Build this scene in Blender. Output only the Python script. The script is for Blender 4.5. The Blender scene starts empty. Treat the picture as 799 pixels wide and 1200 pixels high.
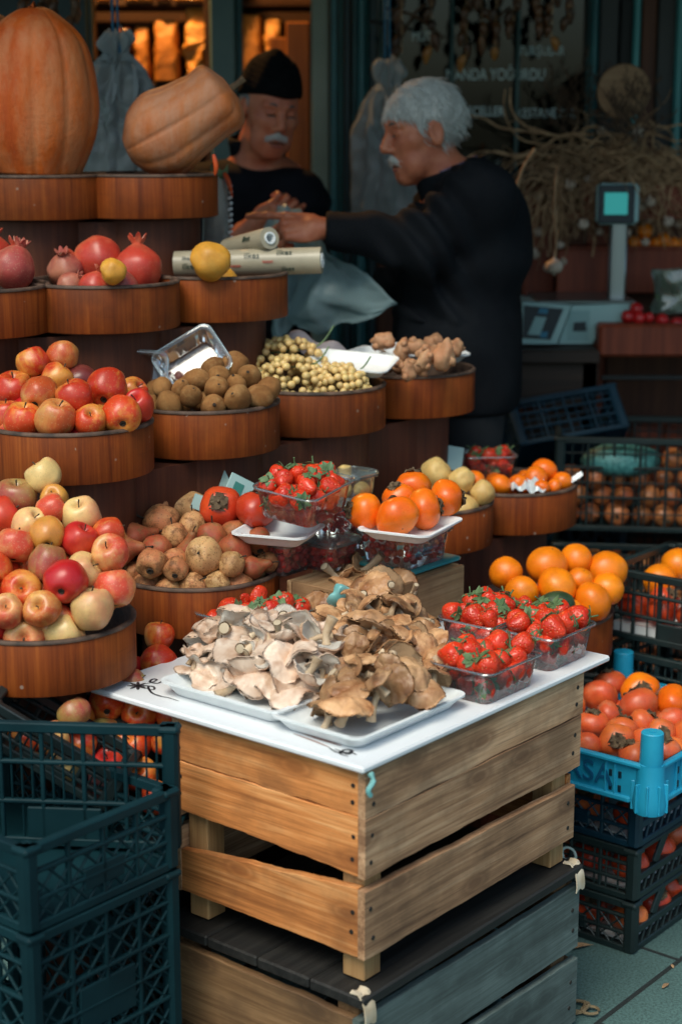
import bpy, math, random
import numpy as np
from mathutils import Vector, Matrix, Euler, noise
rnd = random.Random(11)
PI = math.pi
S = bpy.context.scene
COL = S.collection

# ------------------------------------------------------------------ camera, sky, sun, exposure
FPX, CAMZ = 1990.0, 1.6
TH = math.atan(450 / FPX)
cam_d = bpy.data.cameras.new('camera'); cam = bpy.data.objects.new('camera', cam_d); COL.objects.link(cam)
cam.location = (0, 0, CAMZ); cam.rotation_euler = (PI / 2 - TH, 0, 0)
cam_d.sensor_fit = 'VERTICAL'; cam_d.sensor_height = 36; cam_d.lens = FPX / 1200 * 36
cam_d.clip_start = .05; cam_d.clip_end = 500
cam_d.dof.use_dof = True; cam_d.dof.focus_distance = 3.02; cam_d.dof.aperture_fstop = 2.8
S.camera = cam
SUN_EL, SUN_AZ = math.radians(56), math.radians(205)      # azimuth from +Y, clockwise: behind the camera, to its left
W = bpy.data.worlds.new('World'); S.world = W; W.use_nodes = True
wn, wl = W.node_tree.nodes, W.node_tree.links
sky = wn.new('ShaderNodeTexSky'); sky.sky_type = 'NISHITA'; sky.sun_disc = False
sky.sun_elevation = SUN_EL; sky.sun_rotation = SUN_AZ; sky.air_density = 1.0; sky.dust_density = 4.0; sky.ozone_density = 1.2
bg = wn['Background']; bg.inputs['Strength'].default_value = .10
tint = wn.new('ShaderNodeMix'); tint.data_type = 'RGBA'; tint.blend_type = 'MULTIPLY'; tint.inputs[0].default_value = 1; tint.inputs[7].default_value = (.84, 1.03, 1.04, 1)
wl.new(sky.outputs[0], tint.inputs[6]); wl.new(tint.outputs[2], bg.inputs['Color'])
sd = bpy.data.lights.new('sun', 'SUN'); sun = bpy.data.objects.new('sun', sd); COL.objects.link(sun)
sd.energy = 1.5; sd.angle = math.radians(32); sd.color = (1, .90, .76)
sun.rotation_euler = (PI / 2 - SUN_EL, 0, PI - SUN_AZ)
sun.location = (-2, -4, 7)
S.view_settings.view_transform = 'Standard'; S.view_settings.look = 'None'
S.view_settings.exposure = .50; S.view_settings.gamma = 1
S.cycles.use_denoising = True
S.cycles.max_bounces = 7; S.cycles.transparent_max_bounces = 16
S.cycles.sample_clamp_indirect = 4

# ------------------------------------------------------------------ measuring helpers (photo pixel -> place in the world)
_c, _s = math.cos(TH), math.sin(TH)
def ray(px, py):
    u = (px - 399.5) / FPX; v = (600 - py) / FPX
    return Vector((u, _c + v * _s, -_s + v * _c))
CAMP = Vector((0, 0, CAMZ))
def at(px, py, Y):
    r = ray(px, py); return CAMP + r * (Y / r.y)
def atz(px, py, z):
    r = ray(px, py); return CAMP + r * ((z - CAMZ) / r.z)
def proj(p):
    y = p[1]; z = p[2] - CAMZ; d = y * _c - z * _s; h = y * _s + z * _c
    return 399.5 + FPX * p[0] / d, 600 - FPX * h / d, d
RA = math.radians(39.3)
RV = Vector((math.sin(RA), math.cos(RA), 0)); LV = Vector((-RV.y, RV.x, 0))     # the two directions of stand and crates
RZ = PI / 2 - RA                                                               # rotation that lays local x along RV, local y along LV

# ------------------------------------------------------------------ objects
def tag(o, label=None, cat=None, group=None, kind=None):
    if label: o['label'] = label
    if cat: o['category'] = cat
    if group: o['group'] = group
    if kind: o['kind'] = kind
    return o
def empty(name, loc=(0, 0, 0), rot=(0, 0, 0), label=None, cat=None, group=None):
    o = bpy.data.objects.new(name, None); COL.objects.link(o); o.location = loc; o.rotation_euler = rot
    o.empty_display_size = .05
    return tag(o, label, cat, group)
def copy_tree(o, parent=None):
    c = o.copy(); COL.objects.link(c)
    if parent: c.parent = parent
    for ch in o.children: copy_tree(ch, c)
    return c
def kill(o):
    for ch in list(o.children): kill(ch)
    bpy.data.objects.remove(o)

class MB:
    """collects shapes into one mesh"""
    def __init__(s): s.v = []; s.f = []; s.m = []
    def add(s, vs, fs, M=None, mi=0):
        n = len(s.v)
        s.v += [tuple(M @ Vector(p)) if M else tuple(p) for p in vs]
        s.f += [tuple(i + n for i in q) for q in fs]; s.m += [mi] * len(fs)
        return s
    def box(s, c, d, M=None, bev=0, mi=0, rot=None):
        x, y, z = d[0] / 2, d[1] / 2, d[2] / 2
        T = Matrix.Translation(c)
        if rot: T = T @ Euler(rot).to_matrix().to_4x4()
        if M: T = M @ T
        if bev <= 0:
            vs = [(sx * x, sy * y, sz * z) for sx in (-1, 1) for sy in (-1, 1) for sz in (-1, 1)]
            fs = [(0, 1, 3, 2), (4, 6, 7, 5), (0, 4, 5, 1), (2, 3, 7, 6), (0, 2, 6, 4), (1, 5, 7, 3)]
            return s.add(vs, fs, T, mi)
        b = min(bev, .45 * min(d))
        vs = []; idx = {}
        for sx in (-1, 1):
            for sy in (-1, 1):
                for sz in (-1, 1):
                    for k in range(3):
                        p = [sx * (x - b), sy * (y - b), sz * (z - b)]
                        p[k] = (sx * x, sy * y, sz * z)[k]
                        idx[sx, sy, sz, k] = len(vs); vs.append(p)
        fs = []
        for k in range(3):
            o1, o2 = [a for a in range(3) if a != k]
            for sg in (-1, 1):
                q = []
                for a, bb in ((-1, -1), (1, -1), (1, 1), (-1, 1)):
                    t = [0, 0, 0]; t[k] = sg; t[o1] = a; t[o2] = bb; q.append(idx[t[0], t[1], t[2], k])
                flip = (sg < 0) != (k == 1)
                fs.append(tuple(q[::-1]) if flip else tuple(q))
            for a in (-1, 1):            # edge along k
                for bb in (-1, 1):
                    t = [0, 0, 0]; t[o1] = a; t[o2] = bb
                    t[k] = -1; i0 = idx[(*t, o1)]; i1 = idx[(*t, o2)]
                    t[k] = 1; i2 = idx[(*t, o2)]; i3 = idx[(*t, o1)]
                    fs.append((i0, i1, i2, i3))
        for sx in (-1, 1):
            for sy in (-1, 1):
                for sz in (-1, 1): fs.append(tuple(idx[sx, sy, sz, k] for k in range(3)))
        return s.add(vs, fs, T, mi)
    def lathe(s, prof, seg=24, M=None, fn=None, mi=0):
        vs = []; fs = []; rows = []
        for r, z in prof:
            if r < 1e-6: rows.append([len(vs)]); vs.append((0, 0, z))
            else:
                rows.append(list(range(len(vs), len(vs) + seg)))
                vs += [(r * math.cos(2 * PI * k / seg), r * math.sin(2 * PI * k / seg), z) for k in range(seg)]
        for a, b in zip(rows, rows[1:]):
            if len(a) == 1 and len(b) == 1: continue
            for k in range(seg):
                k2 = (k + 1) % seg
                if len(a) == 1: fs.append((a[0], b[k], b[k2]))
                elif len(b) == 1: fs.append((a[k], b[0], a[k2]))
                else: fs.append((a[k], b[k], b[k2], a[k2]))
        if fn: vs = [fn(Vector(p)) for p in vs]
        return s.add(vs, fs, M, mi)
    def tube(s, pts, r, seg=8, M=None, mi=0, cap=True):
        pts = [Vector(p) for p in pts]; n = len(pts)
        rs = r if isinstance(r, (list, tuple)) else [r] * n
        vs = []; fs = []; up = Vector((0, 0, 1)); pu = None
        for i, p in enumerate(pts):
            d = (pts[min(i + 1, n - 1)] - pts[max(i - 1, 0)]).normalized()
            u = pu - d * pu.dot(d) if pu else (d.cross(up) if abs(d.z) < .95 else d.cross(Vector((1, 0, 0))))
            if u.length < 1e-6: u = d.orthogonal()
            u.normalize(); pu = u; w = d.cross(u)
            vs += [p + (u * math.cos(2 * PI * k / seg) + w * math.sin(2 * PI * k / seg)) * rs[i] for k in range(seg)]
        for i in range(n - 1):
            for k in range(seg):
                k2 = (k + 1) % seg
                fs.append((i * seg + k, i * seg + k2, (i + 1) * seg + k2, (i + 1) * seg + k))
        if cap:
            fs.append(tuple(range(seg))[::-1]); fs.append(tuple((n - 1) * seg + k for k in range(seg)))
        return s.add(vs, fs, M, mi)
    def cyl(s, c, r, h, seg=24, M=None, mi=0, r2=None):
        r2 = r if r2 is None else r2; b = min(.004, h * .2, r * .3)
        return s.lathe([(0, 0), (r - b, 0), (r, b), (r2, h - b), (r2 - b, h), (0, h)], seg, (M or Matrix()) @ Matrix.Translation(c), None, mi)
    def sheet(s, fn, nu, nv, M=None, mi=0, thick=0):
        vs = []; fs = []
        P = [[Vector(fn(i / nu, j / nv)) for j in range(nv + 1)] for i in range(nu + 1)]
        for i in range(nu + 1): vs += P[i]
        q = lambda i, j, o=0: i * (nv + 1) + j + o
        for i in range(nu):
            for j in range(nv): fs.append((q(i, j), q(i + 1, j), q(i + 1, j + 1), q(i, j + 1)))
        if thick:
            o = len(vs)
            for i in range(nu + 1):
                for j in range(nv + 1):
                    a = P[min(i + 1, nu)][j] - P[max(i - 1, 0)][j]; b = P[i][min(j + 1, nv)] - P[i][max(j - 1, 0)]
                    nn = a.cross(b); nn = nn.normalized() if nn.length > 1e-9 else Vector((0, 0, 1))
                    vs.append(P[i][j] - nn * thick)
            for i in range(nu):
                for j in range(nv): fs.append((q(i, j, o), q(i, j + 1, o), q(i + 1, j + 1, o), q(i + 1, j, o)))
            for i in range(nu):
                fs.append((q(i, 0), q(i, 0, o), q(i + 1, 0, o), q(i + 1, 0))); fs.append((q(i, nv), q(i + 1, nv), q(i + 1, nv, o), q(i, nv, o)))
            for j in range(nv):
                fs.append((q(0, j), q(0, j + 1), q(0, j + 1, o), q(0, j, o))); fs.append((q(nu, j), q(nu, j, o), q(nu, j + 1, o), q(nu, j + 1)))
        return s.add(vs, fs, M, mi)
    def build(s, name, mats, parent=None, loc=None, rot=None, smooth=True, ang=40):
        me = bpy.data.meshes.new(name); me.from_pydata(s.v, [], s.f); me.update()
        for m in (mats if isinstance(mats, (list, tuple)) else [mats]): me.materials.append(m)
        if len(me.materials) > 1: me.polygons.foreach_set('material_index', s.m)
        if smooth:
            me.polygons.foreach_set('use_smooth', [True] * len(me.polygons))
            if ang < 180: me.set_sharp_from_angle(angle=math.radians(ang))
        o = bpy.data.objects.new(name, me); COL.objects.link(o)
        if parent: o.parent = parent
        if loc is not None: o.location = loc
        if rot is not None: o.rotation_euler = rot
        return o

def smooth_prof(p, n=3):
    """Catmull-Rom through profile points"""
    P = [Vector((a, b, 0)) for a, b in p]; out = []
    for i in range(len(P) - 1):
        p0, p1, p2, p3 = P[max(i - 1, 0)], P[i], P[i + 1], P[min(i + 2, len(P) - 1)]
        for k in range(n):
            t = k / n
            q = .5 * (2 * p1 + (p2 - p0) * t + (2 * p0 - 5 * p1 + 4 * p2 - p3) * t * t + (3 * p1 - p0 - 3 * p2 + p3) * t ** 3)
            out.append((max(q.x, 0), q.y))
    out.append((P[-1].x, P[-1].y)); out[0] = (P[0].x, P[0].y)
    return out
def spline(P, n=6):
    P = [Vector(p) for p in P]; out = []
    for i in range(len(P) - 1):
        p0, p1, p2, p3 = P[max(i - 1, 0)], P[i], P[i + 1], P[min(i + 2, len(P) - 1)]
        for k in range(n):
            t = k / n
            out.append(.5 * (2 * p1 + (p2 - p0) * t + (2 * p0 - 5 * p1 + 4 * p2 - p3) * t * t + (3 * p1 - p0 - 3 * p2 + p3) * t ** 3))
    return out + [P[-1]]

# ------------------------------------------------------------------ materials
def rgb(h):
    h = h.lstrip('#'); v = [int(h[i:i + 2], 16) / 255 for i in (0, 2, 4)]
    return tuple((c / 12.92 if c <= .04045 else ((c + .055) / 1.055) ** 2.4) for c in v)
def c4(c): return (*(rgb(c) if isinstance(c, str) else c), 1)
class NT:
    def __init__(s, name):
        s.mat = bpy.data.materials.new(name); s.mat.use_nodes = True
        s.n, s.l = s.mat.node_tree.nodes, s.mat.node_tree.links
        s.b = s.n['Principled BSDF']; s.out = s.n['Material Output']
    def new(s, t, **kw):
        n = s.n.new(t)
        for k, v in kw.items():
            if k.startswith('i_'): n.inputs[k[2:].replace('_', ' ')].default_value = v
            else: setattr(n, k, v)
        return n
    def link(s, a, b): s.l.new(a, b)
    def coord(s, stretch=(1, 1, 1), rand=True):
        tc = s.new('ShaderNodeTexCoord'); o = tc.outputs['Object']
        if rand:
            oi = s.new('ShaderNodeObjectInfo'); m = s.new('ShaderNodeMath', operation='MULTIPLY'); m.inputs[1].default_value = 37.
            s.link(oi.outputs['Random'], m.inputs[0])
            ad = s.new('ShaderNodeVectorMath', operation='ADD'); s.link(o, ad.inputs[0]); s.link(m.outputs[0], ad.inputs[1]); o = ad.outputs[0]
        mp = s.new('ShaderNodeMapping'); mp.inputs['Scale'].default_value = stretch; s.link(o, mp.inputs['Vector'])
        return mp.outputs[0]
    def noise(s, vec, scale, detail=4, rough=.55, dist=0):
        n = s.new('ShaderNodeTexNoise'); n.inputs['Scale'].default_value = scale; n.inputs['Detail'].default_value = detail
        n.inputs['Roughness'].default_value = rough; n.inputs['Distortion'].default_value = dist
        s.link(vec, n.inputs['Vector']); return n.outputs['Fac']
    def ramp(s, fac, stops):
        r = s.new('ShaderNodeValToRGB'); e = r.color_ramp.elements
        while len(e) < len(stops): e.new(.5)
        for q, (p, c) in zip(e, stops): q.position = p; q.color = c4(c)
        s.link(fac, r.inputs[0]); return r.outputs[0]
    def mix(s, fac, a, b, mode='MIX'):
        m = s.new('ShaderNodeMix', data_type='RGBA', blend_type=mode)
        for i, x in ((0, fac), (6, a), (7, b)):
            if isinstance(x, (int, float)): m.inputs[i].default_value = x
            elif isinstance(x, (tuple, str)): m.inputs[i].default_value = c4(x)
            else: s.link(x, m.inputs[i])
        return m.outputs[2]
    def math(s, op, a, b=0., clamp=False):
        m = s.new('ShaderNodeMath', operation=op, use_clamp=clamp)
        for i, x in enumerate((a, b)):
            if isinstance(x, (int, float)): m.inputs[i].default_value = x
            else: s.link(x, m.inputs[i])
        return m.outputs[0]
    def bump(s, h, strength=.3, dist=.01):
        b = s.new('ShaderNodeBump'); b.inputs['Strength'].default_value = strength; b.inputs['Distance'].default_value = dist
        s.link(h, b.inputs['Height']); s.link(b.outputs[0], s.b.inputs['Normal'])
    def set(s, **kw):
        for k, v in kw.items(): s.b.inputs[k.replace('_', ' ')].default_value = v
    def vary(s, col, amt):
        oi = s.new('ShaderNodeObjectInfo'); h = s.new('ShaderNodeHueSaturation')
        s.link(s.math('ADD', s.math('MULTIPLY', oi.outputs['Random'], 2 * amt), 1 - amt), h.inputs['Value'])
        s.link(col, h.inputs['Color']); return h.outputs[0]

def pm(name, c1, c2=None, sc=10, rough=.5, bump=0, bsc=None, stretch=(1, 1, 1), thr=(.35, .65), spec=.5, metal=0, vary=0, c3=None, sc3=60, thr3=(.6, .7), coat=0, sheen=0, sss=0, bdist=.004, rv=0):
    t = NT(name); v = t.coord(stretch)
    col = None
    if c2:
        col = t.ramp(t.noise(v, sc), [(thr[0], c1), (thr[1], c2)])
    if c3:
        f = t.ramp(t.noise(v, sc3, 3), [(thr3[0], (0, 0, 0)), (thr3[1], (1, 1, 1))])
        col = t.mix(f, col if col else c1, c3)
    if col is None: t.b.inputs['Base Color'].default_value = c4(c1); 
    if vary:
        if col is None:
            r = t.new('ShaderNodeRGB'); r.outputs[0].default_value = c4(c1); col = r.outputs[0]
        col = t.vary(col, vary)
    if col is not None: t.link(col, t.b.inputs['Base Color'])
    t.set(Roughness=rough, Specular_IOR_Level=spec, Metallic=metal, Coat_Weight=coat)
    if rv:
        t.link(t.math('ADD', t.math('MULTIPLY', t.noise(v, 23., 5), 2 * rv), rough - rv), t.b.inputs['Roughness'])
    if sheen: t.set(Sheen_Weight=sheen)
    if sss: t.set(Subsurface_Weight=sss, Subsurface_Scale=.02)
    if bump: t.bump(t.noise(v, bsc or sc * 4, 5), bump, bdist)
    return t.mat

def wood(name, dark, mid, light, axis='z', sc=9, rough=.55, stain=None, bump=.25, coat=0, grain=26, knots=False, spec=.4, specks=None):
    t = NT(name)
    st = {'x': (.9, grain, grain), 'y': (grain, .9, grain), 'z': (grain, grain, .9)}[axis]
    v = t.coord(st); vb = t.coord((1, 1, 1)); vm = t.coord({'x': (.35, 3, 3), 'y': (3, .35, 3), 'z': (3, 3, .35)}[axis])
    g = t.noise(v, sc * .35, 6, .62, .35)
    big = t.noise(vm, 5, 3, .5, .8)
    g2 = t.noise(t.coord(tuple(k * 2.2 for k in st)), sc * .45, 3, .6, .2)
    f = t.math('ADD', t.math('ADD', t.math('MULTIPLY', g, .44), t.math('MULTIPLY', g2, .26)), t.math('MULTIPLY', big, .32))
    col = t.ramp(f, [(.38, dark), (.51, mid), (.64, light)])
    if knots:
        vo = t.new('ShaderNodeTexVoronoi', voronoi_dimensions='2D'); vo.inputs['Scale'].default_value = 7.5
        sxyz = t.new('ShaderNodeSeparateXYZ'); t.link(t.coord((.55, 1, 1.25)), sxyz.inputs[0]); cxyz = t.new('ShaderNodeCombineXYZ'); t.link(sxyz.outputs[0], cxyz.inputs[0]); t.link(sxyz.outputs[2], cxyz.inputs[1]); t.link(cxyz.outputs[0], vo.inputs['Vector'])
        kf = t.ramp(vo.outputs['Distance'], [(.06, (1, 1, 1)), (.10, (.45, .45, .45)), (.13, (.75, .75, .75)), (.20, (0, 0, 0))])
        col = t.mix(t.math('MULTIPLY', kf, .75), col, dark)
    if specks:
        vs_ = t.new('ShaderNodeTexVoronoi'); vs_.inputs['Scale'].default_value = 42; t.link(vb, vs_.inputs['Vector'])
        pick = t.math('GREATER_THAN', t.noise(vb, 19, 2), .60)
        col = t.mix(t.math('MULTIPLY', t.math('MULTIPLY', t.ramp(vs_.outputs['Distance'], [(.10, (1, 1, 1)), (.17, (0, 0, 0))]), pick), .55), col, specks)
        sc_ = t.ramp(t.noise(t.coord((2, 2, 60)), 3, 4, .6), [(.66, (0, 0, 0)), (.72, (1, 1, 1))])
        col = t.mix(t.math('MULTIPLY', sc_, .35), col, dark)
    if stain:
        sf = t.ramp(t.noise(vb, 4.5, 5, .65), [(.46, (0, 0, 0)), (.66, (1, 1, 1))])
        col = t.mix(t.math('MULTIPLY', sf, .55), col, stain)
    if knots:
        ln = t.ramp(t.noise(t.coord(tuple(k * 4 if k > 1 else k * 1.5 for k in st)), sc * .5, 2, .5), [(.36, (1, 1, 1)), (.43, (0, 0, 0))])
        col = t.mix(t.math('MULTIPLY', ln, .45), col, dark); col = t.vary(col, .20)
    t.link(col, t.b.inputs['Base Color']); t.set(Roughness=rough, Coat_Weight=coat, Coat_Roughness=.25, Specular_IOR_Level=spec)
    t.bump(g, bump, .002)
    return t.mat

def clear_mat(name, tint=(.93, .97, .97), base=.05, rough=.09, body=0, bodyc=(.8, .9, .9)):
    t = NT(name)
    tr = t.new('ShaderNodeBsdfTransparent'); tr.inputs[0].default_value = (*tint, 1)
    gl = t.new('ShaderNodeBsdfGlossy'); gl.inputs['Roughness'].default_value = rough; gl.inputs[0].default_value = (1, 1, 1, 1)
    fr = t.new('ShaderNodeFresnel'); fr.inputs[0].default_value = 1.48
    mx = t.new('ShaderNodeMixShader'); t.link(t.math('ADD', fr.outputs[0], base, True), mx.inputs[0])
    t.link(tr.outputs[0], mx.inputs[1]); t.link(gl.outputs[0], mx.inputs[2]); o = mx.outputs[0]
    if body:
        m2 = t.new('ShaderNodeMixShader'); m2.inputs[0].default_value = body
        df = t.new('ShaderNodeBsdfDiffuse'); df.inputs[0].default_value = (*bodyc, 1)
        t.link(o, m2.inputs[1]); t.link(df.outputs[0], m2.inputs[2]); o = m2.outputs[0]
    t.link(o, t.out.inputs[0]); return t.mat

def glow(name, col, e):
    t = NT(name); t.set(Base_Color=c4(col), Emission_Color=c4(col), Emission_Strength=e); return t.mat

M = {}
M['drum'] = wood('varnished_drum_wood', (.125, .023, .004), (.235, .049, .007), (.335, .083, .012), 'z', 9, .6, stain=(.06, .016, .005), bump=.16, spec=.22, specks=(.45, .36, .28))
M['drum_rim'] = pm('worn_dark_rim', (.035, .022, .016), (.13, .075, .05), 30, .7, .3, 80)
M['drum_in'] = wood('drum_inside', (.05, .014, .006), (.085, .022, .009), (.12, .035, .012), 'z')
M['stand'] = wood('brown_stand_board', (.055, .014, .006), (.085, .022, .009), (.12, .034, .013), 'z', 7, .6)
M['pine'] = wood('pine_slat_cool_side', (.20, .095, .048), (.50, .27, .14), (.72, .45, .265), 'x', 9, .7, stain=(.085, .05, .03), knots=True)  # right-hand faces; cooler light on that side put into the colour
M['pine_y'] = wood('pine_slat_warm_side', (.27, .085, .022), (.62, .225, .062), (.80, .39, .15), 'x', 9, .7, stain=(.10, .045, .02), knots=True)  # left-hand faces; warmer light on that side put into the colour
M['pine_post'] = wood('pine_post', (.24, .12, .045), (.40, .22, .09), (.48, .29, .13), 'z', 9, .7)
M['grey_wood'] = wood('weathered_grey_slat', (.075, .095, .088), (.14, .185, .172), (.21, .27, .25), 'x', 9, .8, stain=(.045, .055, .052), knots=True)
M['dark_wood'] = wood('dark_board', (.007, .007, .007), (.016, .015, .014), (.032, .030, .027), 'x', 9, .6)  # near-black wood of the lid boards and the pine crate's floor
M['brown_old'] = wood('old_brown_slat', (.10, .05, .022), (.20, .105, .045), (.30, .17, .08), 'x', 9, .75, stain=(.06, .035, .02), knots=True)
M['nail'] = pm('rusty_nail', (.02, .015, .012), rough=.6)
M['teal_crate'] = pm('dark_teal_plastic', (.0025, .019, .025), (.005, .031, .039), 6, .58, .1, 60, rv=.1, spec=.16)
M['black_crate'] = pm('black_green_plastic', (.007, .015, .016), (.013, .026, .027), 6, .4, .08, 60, rv=.1)
M['navy_crate'] = pm('dark_blue_plastic', (.003, .022, .04), (.005, .034, .06), 6, .42, .08, 60)
M['blue'] = pm('bright_blue_plastic', (.012, .30, .50), (.02, .37, .58), 8, .42, .05, 50, sss=.0)
M['white_foam'] = pm('white_foam', (.80, .83, .84), (.74, .78, .79), 40, .5, .05, 200)
M['board'] = pm('white_board', (.83, .84, .86), (.79, .81, .83), 6, .3)
M['ink'] = pm('dark_ink', (.03, .028, .035), rough=.5)
M['ink_brown'] = pm('brown_ink', (.35, .22, .2), rough=.5)
M['clear'] = clear_mat('clear_plastic', (.97, .985, .985), .075, .08, .03, (.85, .92, .93))
M['clear_lid'] = clear_mat('clear_lid_plastic', (.92, .96, .97), .10, .14, .05, (.6, .8, .85))
M['leaf'] = pm('strawberry_leaf', (.06, .12, .045), (.13, .21, .09), 60, .6)
M['stem'] = pm('fruit_stem', (.10, .06, .03), (.05, .03, .015), 80, .8)
M['calyx_dark'] = pm('dark_calyx', (.03, .02, .012), rough=.9)
# ------------------------------------------------------------------ structure: the street and the shop
t = NT('paving_stone')
bt = t.new('ShaderNodeTexBrick'); bt.offset = .5; bt.inputs['Scale'].default_value = 1
bt.inputs['Brick Width'].default_value = .62; bt.inputs['Row Height'].default_value = .41; bt.inputs['Mortar Size'].default_value = .006; bt.inputs['Mortar Smooth'].default_value = .3
bt.inputs['Color1'].default_value = c4((.075, .145, .138)); bt.inputs['Color2'].default_value = c4((.062, .12, .115)); bt.inputs['Mortar'].default_value = c4((.018, .025, .025))
vv = t.coord((1, 1, 1), False); t.link(vv, bt.inputs['Vector'])
gr = t.ramp(t.noise(vv, 190, 3, .7), [(.36, (.62, .62, .62)), (.6, (1.3, 1.3, 1.3))])
bl = t.ramp(t.noise(vv, 2.5, 4), [(.3, (.75, .75, .75)), (.7, (1.15, 1.15, 1.15))])
t.link(t.mix(1, t.mix(1, bt.outputs[0], gr, 'MULTIPLY'), bl, 'MULTIPLY'), t.b.inputs['Base Color']); t.set(Roughness=.75)
t.bump(t.math('ADD', t.math('MULTIPLY', t.noise(vv, 160, 3), .35), t.math('MULTIPLY', bt.outputs['Fac'], -1.)), .5, .004)
M['paving'] = t.mat
g = MB(); g.sheet(lambda u, v: ((u - .5) * 120, (v - .5) * 120, 0), 12, 12)
gnd = g.build('paving', M['paving'], rot=(0, 0, RZ), loc=(.47, 2.83, 0), smooth=False); tag(gnd, kind='structure', label='teal grey stone paving slabs of the street')

M['teal_paint'] = pm('teal_door_paint', (.015, .10, .115), (.028, .15, .165), 5, .45, .1, 40)
M['teal_bright'] = pm('bright_teal_paint', (.06, .28, .29), (.09, .33, .33), 5, .4)
M['teal_dark'] = pm('dark_teal_panel', (.008, .028, .034), (.014, .042, .05), 5, .5)
M['grey_teal'] = pm('grey_teal_frame', (.06, .12, .12), (.09, .16, .155), 5, .5)
M['sage'] = pm('sage_jamb_paint', (.20, .25, .20), (.26, .30, .24), 4, .5)
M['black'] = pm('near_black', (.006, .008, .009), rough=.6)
M['shop_brown'] = wood('shop_brown_board', (.06, .020, .011), (.10, .033, .016), (.15, .052, .024), 'z', 7, .6)
M['red_brown'] = wood('red_brown_panel', (.13, .024, .010), (.21, .040, .016), (.28, .06, .024), 'z', 7, .55)
M['pane'] = clear_mat('window_pane', (.30, .42, .46), .0, .03)
M['letter'] = pm('pale_teal_lettering', (.72, .92, .92), rough=.5)
M['grey_panel'] = pm('dark_grey_panel', (.035, .038, .038), (.05, .052, .05), 3, .6)

YF = 5.2
def X(px, Y=YF, py=120): return at(px, py, Y).x
shop = empty('shop_building', (.3, YF, 0), label='dark teal shop front with open doorway and lettered window', cat='shop front')
def sp(name, px0, px1, z0, z1, mat, y=YF, d=.10, bev=.006):
    x0, x1 = X(px0, y), X(px1, y)
    b = MB(); b.box(((x0 + x1) / 2 - .3, y + d / 2 - YF, (z0 + z1) / 2), (abs(x1 - x0), d, z1 - z0), bev=bev)
    return b.build(name, mat, shop)
sp('wall_panel', -700, 106, 0, 3.2, M['teal_dark'])
sp('window_post', 106.5, 112, 0, 3.0, M['teal_dark'], YF - .02, .08)
sp('door_post', 247, 277, 0, 2.6, M['grey_teal'], YF - .03, .12)
sp('door_post', 277.5, 285, 0, 2.0, M['teal_paint'], YF - .0, .05)
sp('lintel', 285.5, 392, 1.985, 2.6, M['grey_teal'], YF - .03, .12)
sp('door_jamb', 364.5, 386, 0, 1.98, M['sage'], YF + .02, .10)
# the open door leaf: stiles and mouldings
for a, b_, m_, yy in ((387, 396, 'teal_paint', -.02), (396.5, 402, 'teal_bright', .02), (402.5, 411, 'teal_dark', -.01), (411.5, 419, 'teal_paint', .015), (419.5, 428, 'teal_paint', -.03), (428.5, 431.5, 'teal_bright', .0), (432, 441, 'teal_dark', -.02)):
    sp('door_stile', a, b_, 0, 2.6, M[m_], YF + yy, .06)
sp('window_sill_wall', 441.5, 690, 0, 1.32, M['shop_brown'], YF, .12)
sp('window_frame', 441.5, 690, 1.325, 1.37, M['teal_dark'], YF - .01, .10)
sp('window_frame', 441.5, 690, 2.03, 2.6, M['teal_bright'], YF + .03, .06)
for a in (443, 527, 604): sp('window_bar', a, a + 4, 1.375, 2.025, M['grey_teal'], YF + .01, .03)
pane = MB(); pane.box(((X(441.5) + X(690)) / 2 - .3, .065, 1.70), (X(690) - X(441.5), .006, .648)); pane.build('window_pane', M['pane'], shop)
sp('door_post', 690.5, 698, 0, 2.6, M['teal_paint'], YF - .03, .1)
sp('shutter_panel', 698.5, 722, 0, 2.6, M['grey_panel'], YF)
sp('door_stile', 722.5, 739, 0, 2.6, M['black'], YF)
sp('door_stile', 739.5, 747, 0, 2.6, M['teal_bright'], YF - .03)
sp('door_stile', 747.5, 766, 0, 2.6, M['shop_brown'], YF - .01)
sp('shutter_panel', 766.5, 789, 0, 2.6, M['grey_panel'], YF)
sp('door_stile', 789.5, 798, 0, 2.6, M['teal_bright'], YF - .03)
sp('wall_panel', 798.5, 1700, 0, 3.2, M['teal_dark'])
sp('upper_wall', 106.5, 798, 2.605, 3.2, M['teal_dark'], YF, .08)
def text(s, size, mat, parent, loc, rot, name='lettering', ext=.0008, ax='LEFT', sx=1):
    cu = bpy.data.curves.new(name, 'FONT'); cu.body = s; cu.size = size; cu.extrude = ext; cu.align_x = ax; cu.align_y = 'CENTER'
    cu.materials.append(mat); o = bpy.data.objects.new(name, cu); COL.objects.link(o); o.parent = parent; o.location = loc; o.rotation_euler = rot; o.scale.x = sx
    return o
for s_, px, py, sz in (('MUT', 482, 43, .040), ('TURŞULAR', 607, 60, .038), ('MANDA YOĞURDU', 522, 88, .047), ('REÇELLER', 541, 131, .040), ('KESTANE BALI', 605, 133, .040)):
    p = at(px, py, YF + .058); text(s_, sz, M['letter'], shop, (p.x - .3, .058, p.z), (PI / 2, 0, 0), sx=.72)
# room behind
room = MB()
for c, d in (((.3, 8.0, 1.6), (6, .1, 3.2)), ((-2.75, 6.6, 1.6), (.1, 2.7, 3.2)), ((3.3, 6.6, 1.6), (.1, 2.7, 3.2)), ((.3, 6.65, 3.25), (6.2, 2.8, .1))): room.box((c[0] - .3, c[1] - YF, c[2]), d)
room.box((X(440) - .3, 6.6 - YF, 1.6), (.06, 2.6, 3.2))  # unseen partition added to keep lamp light out of the window room
room.build('room_wall_and_lamp_baffle', M['black'], shop)
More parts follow.
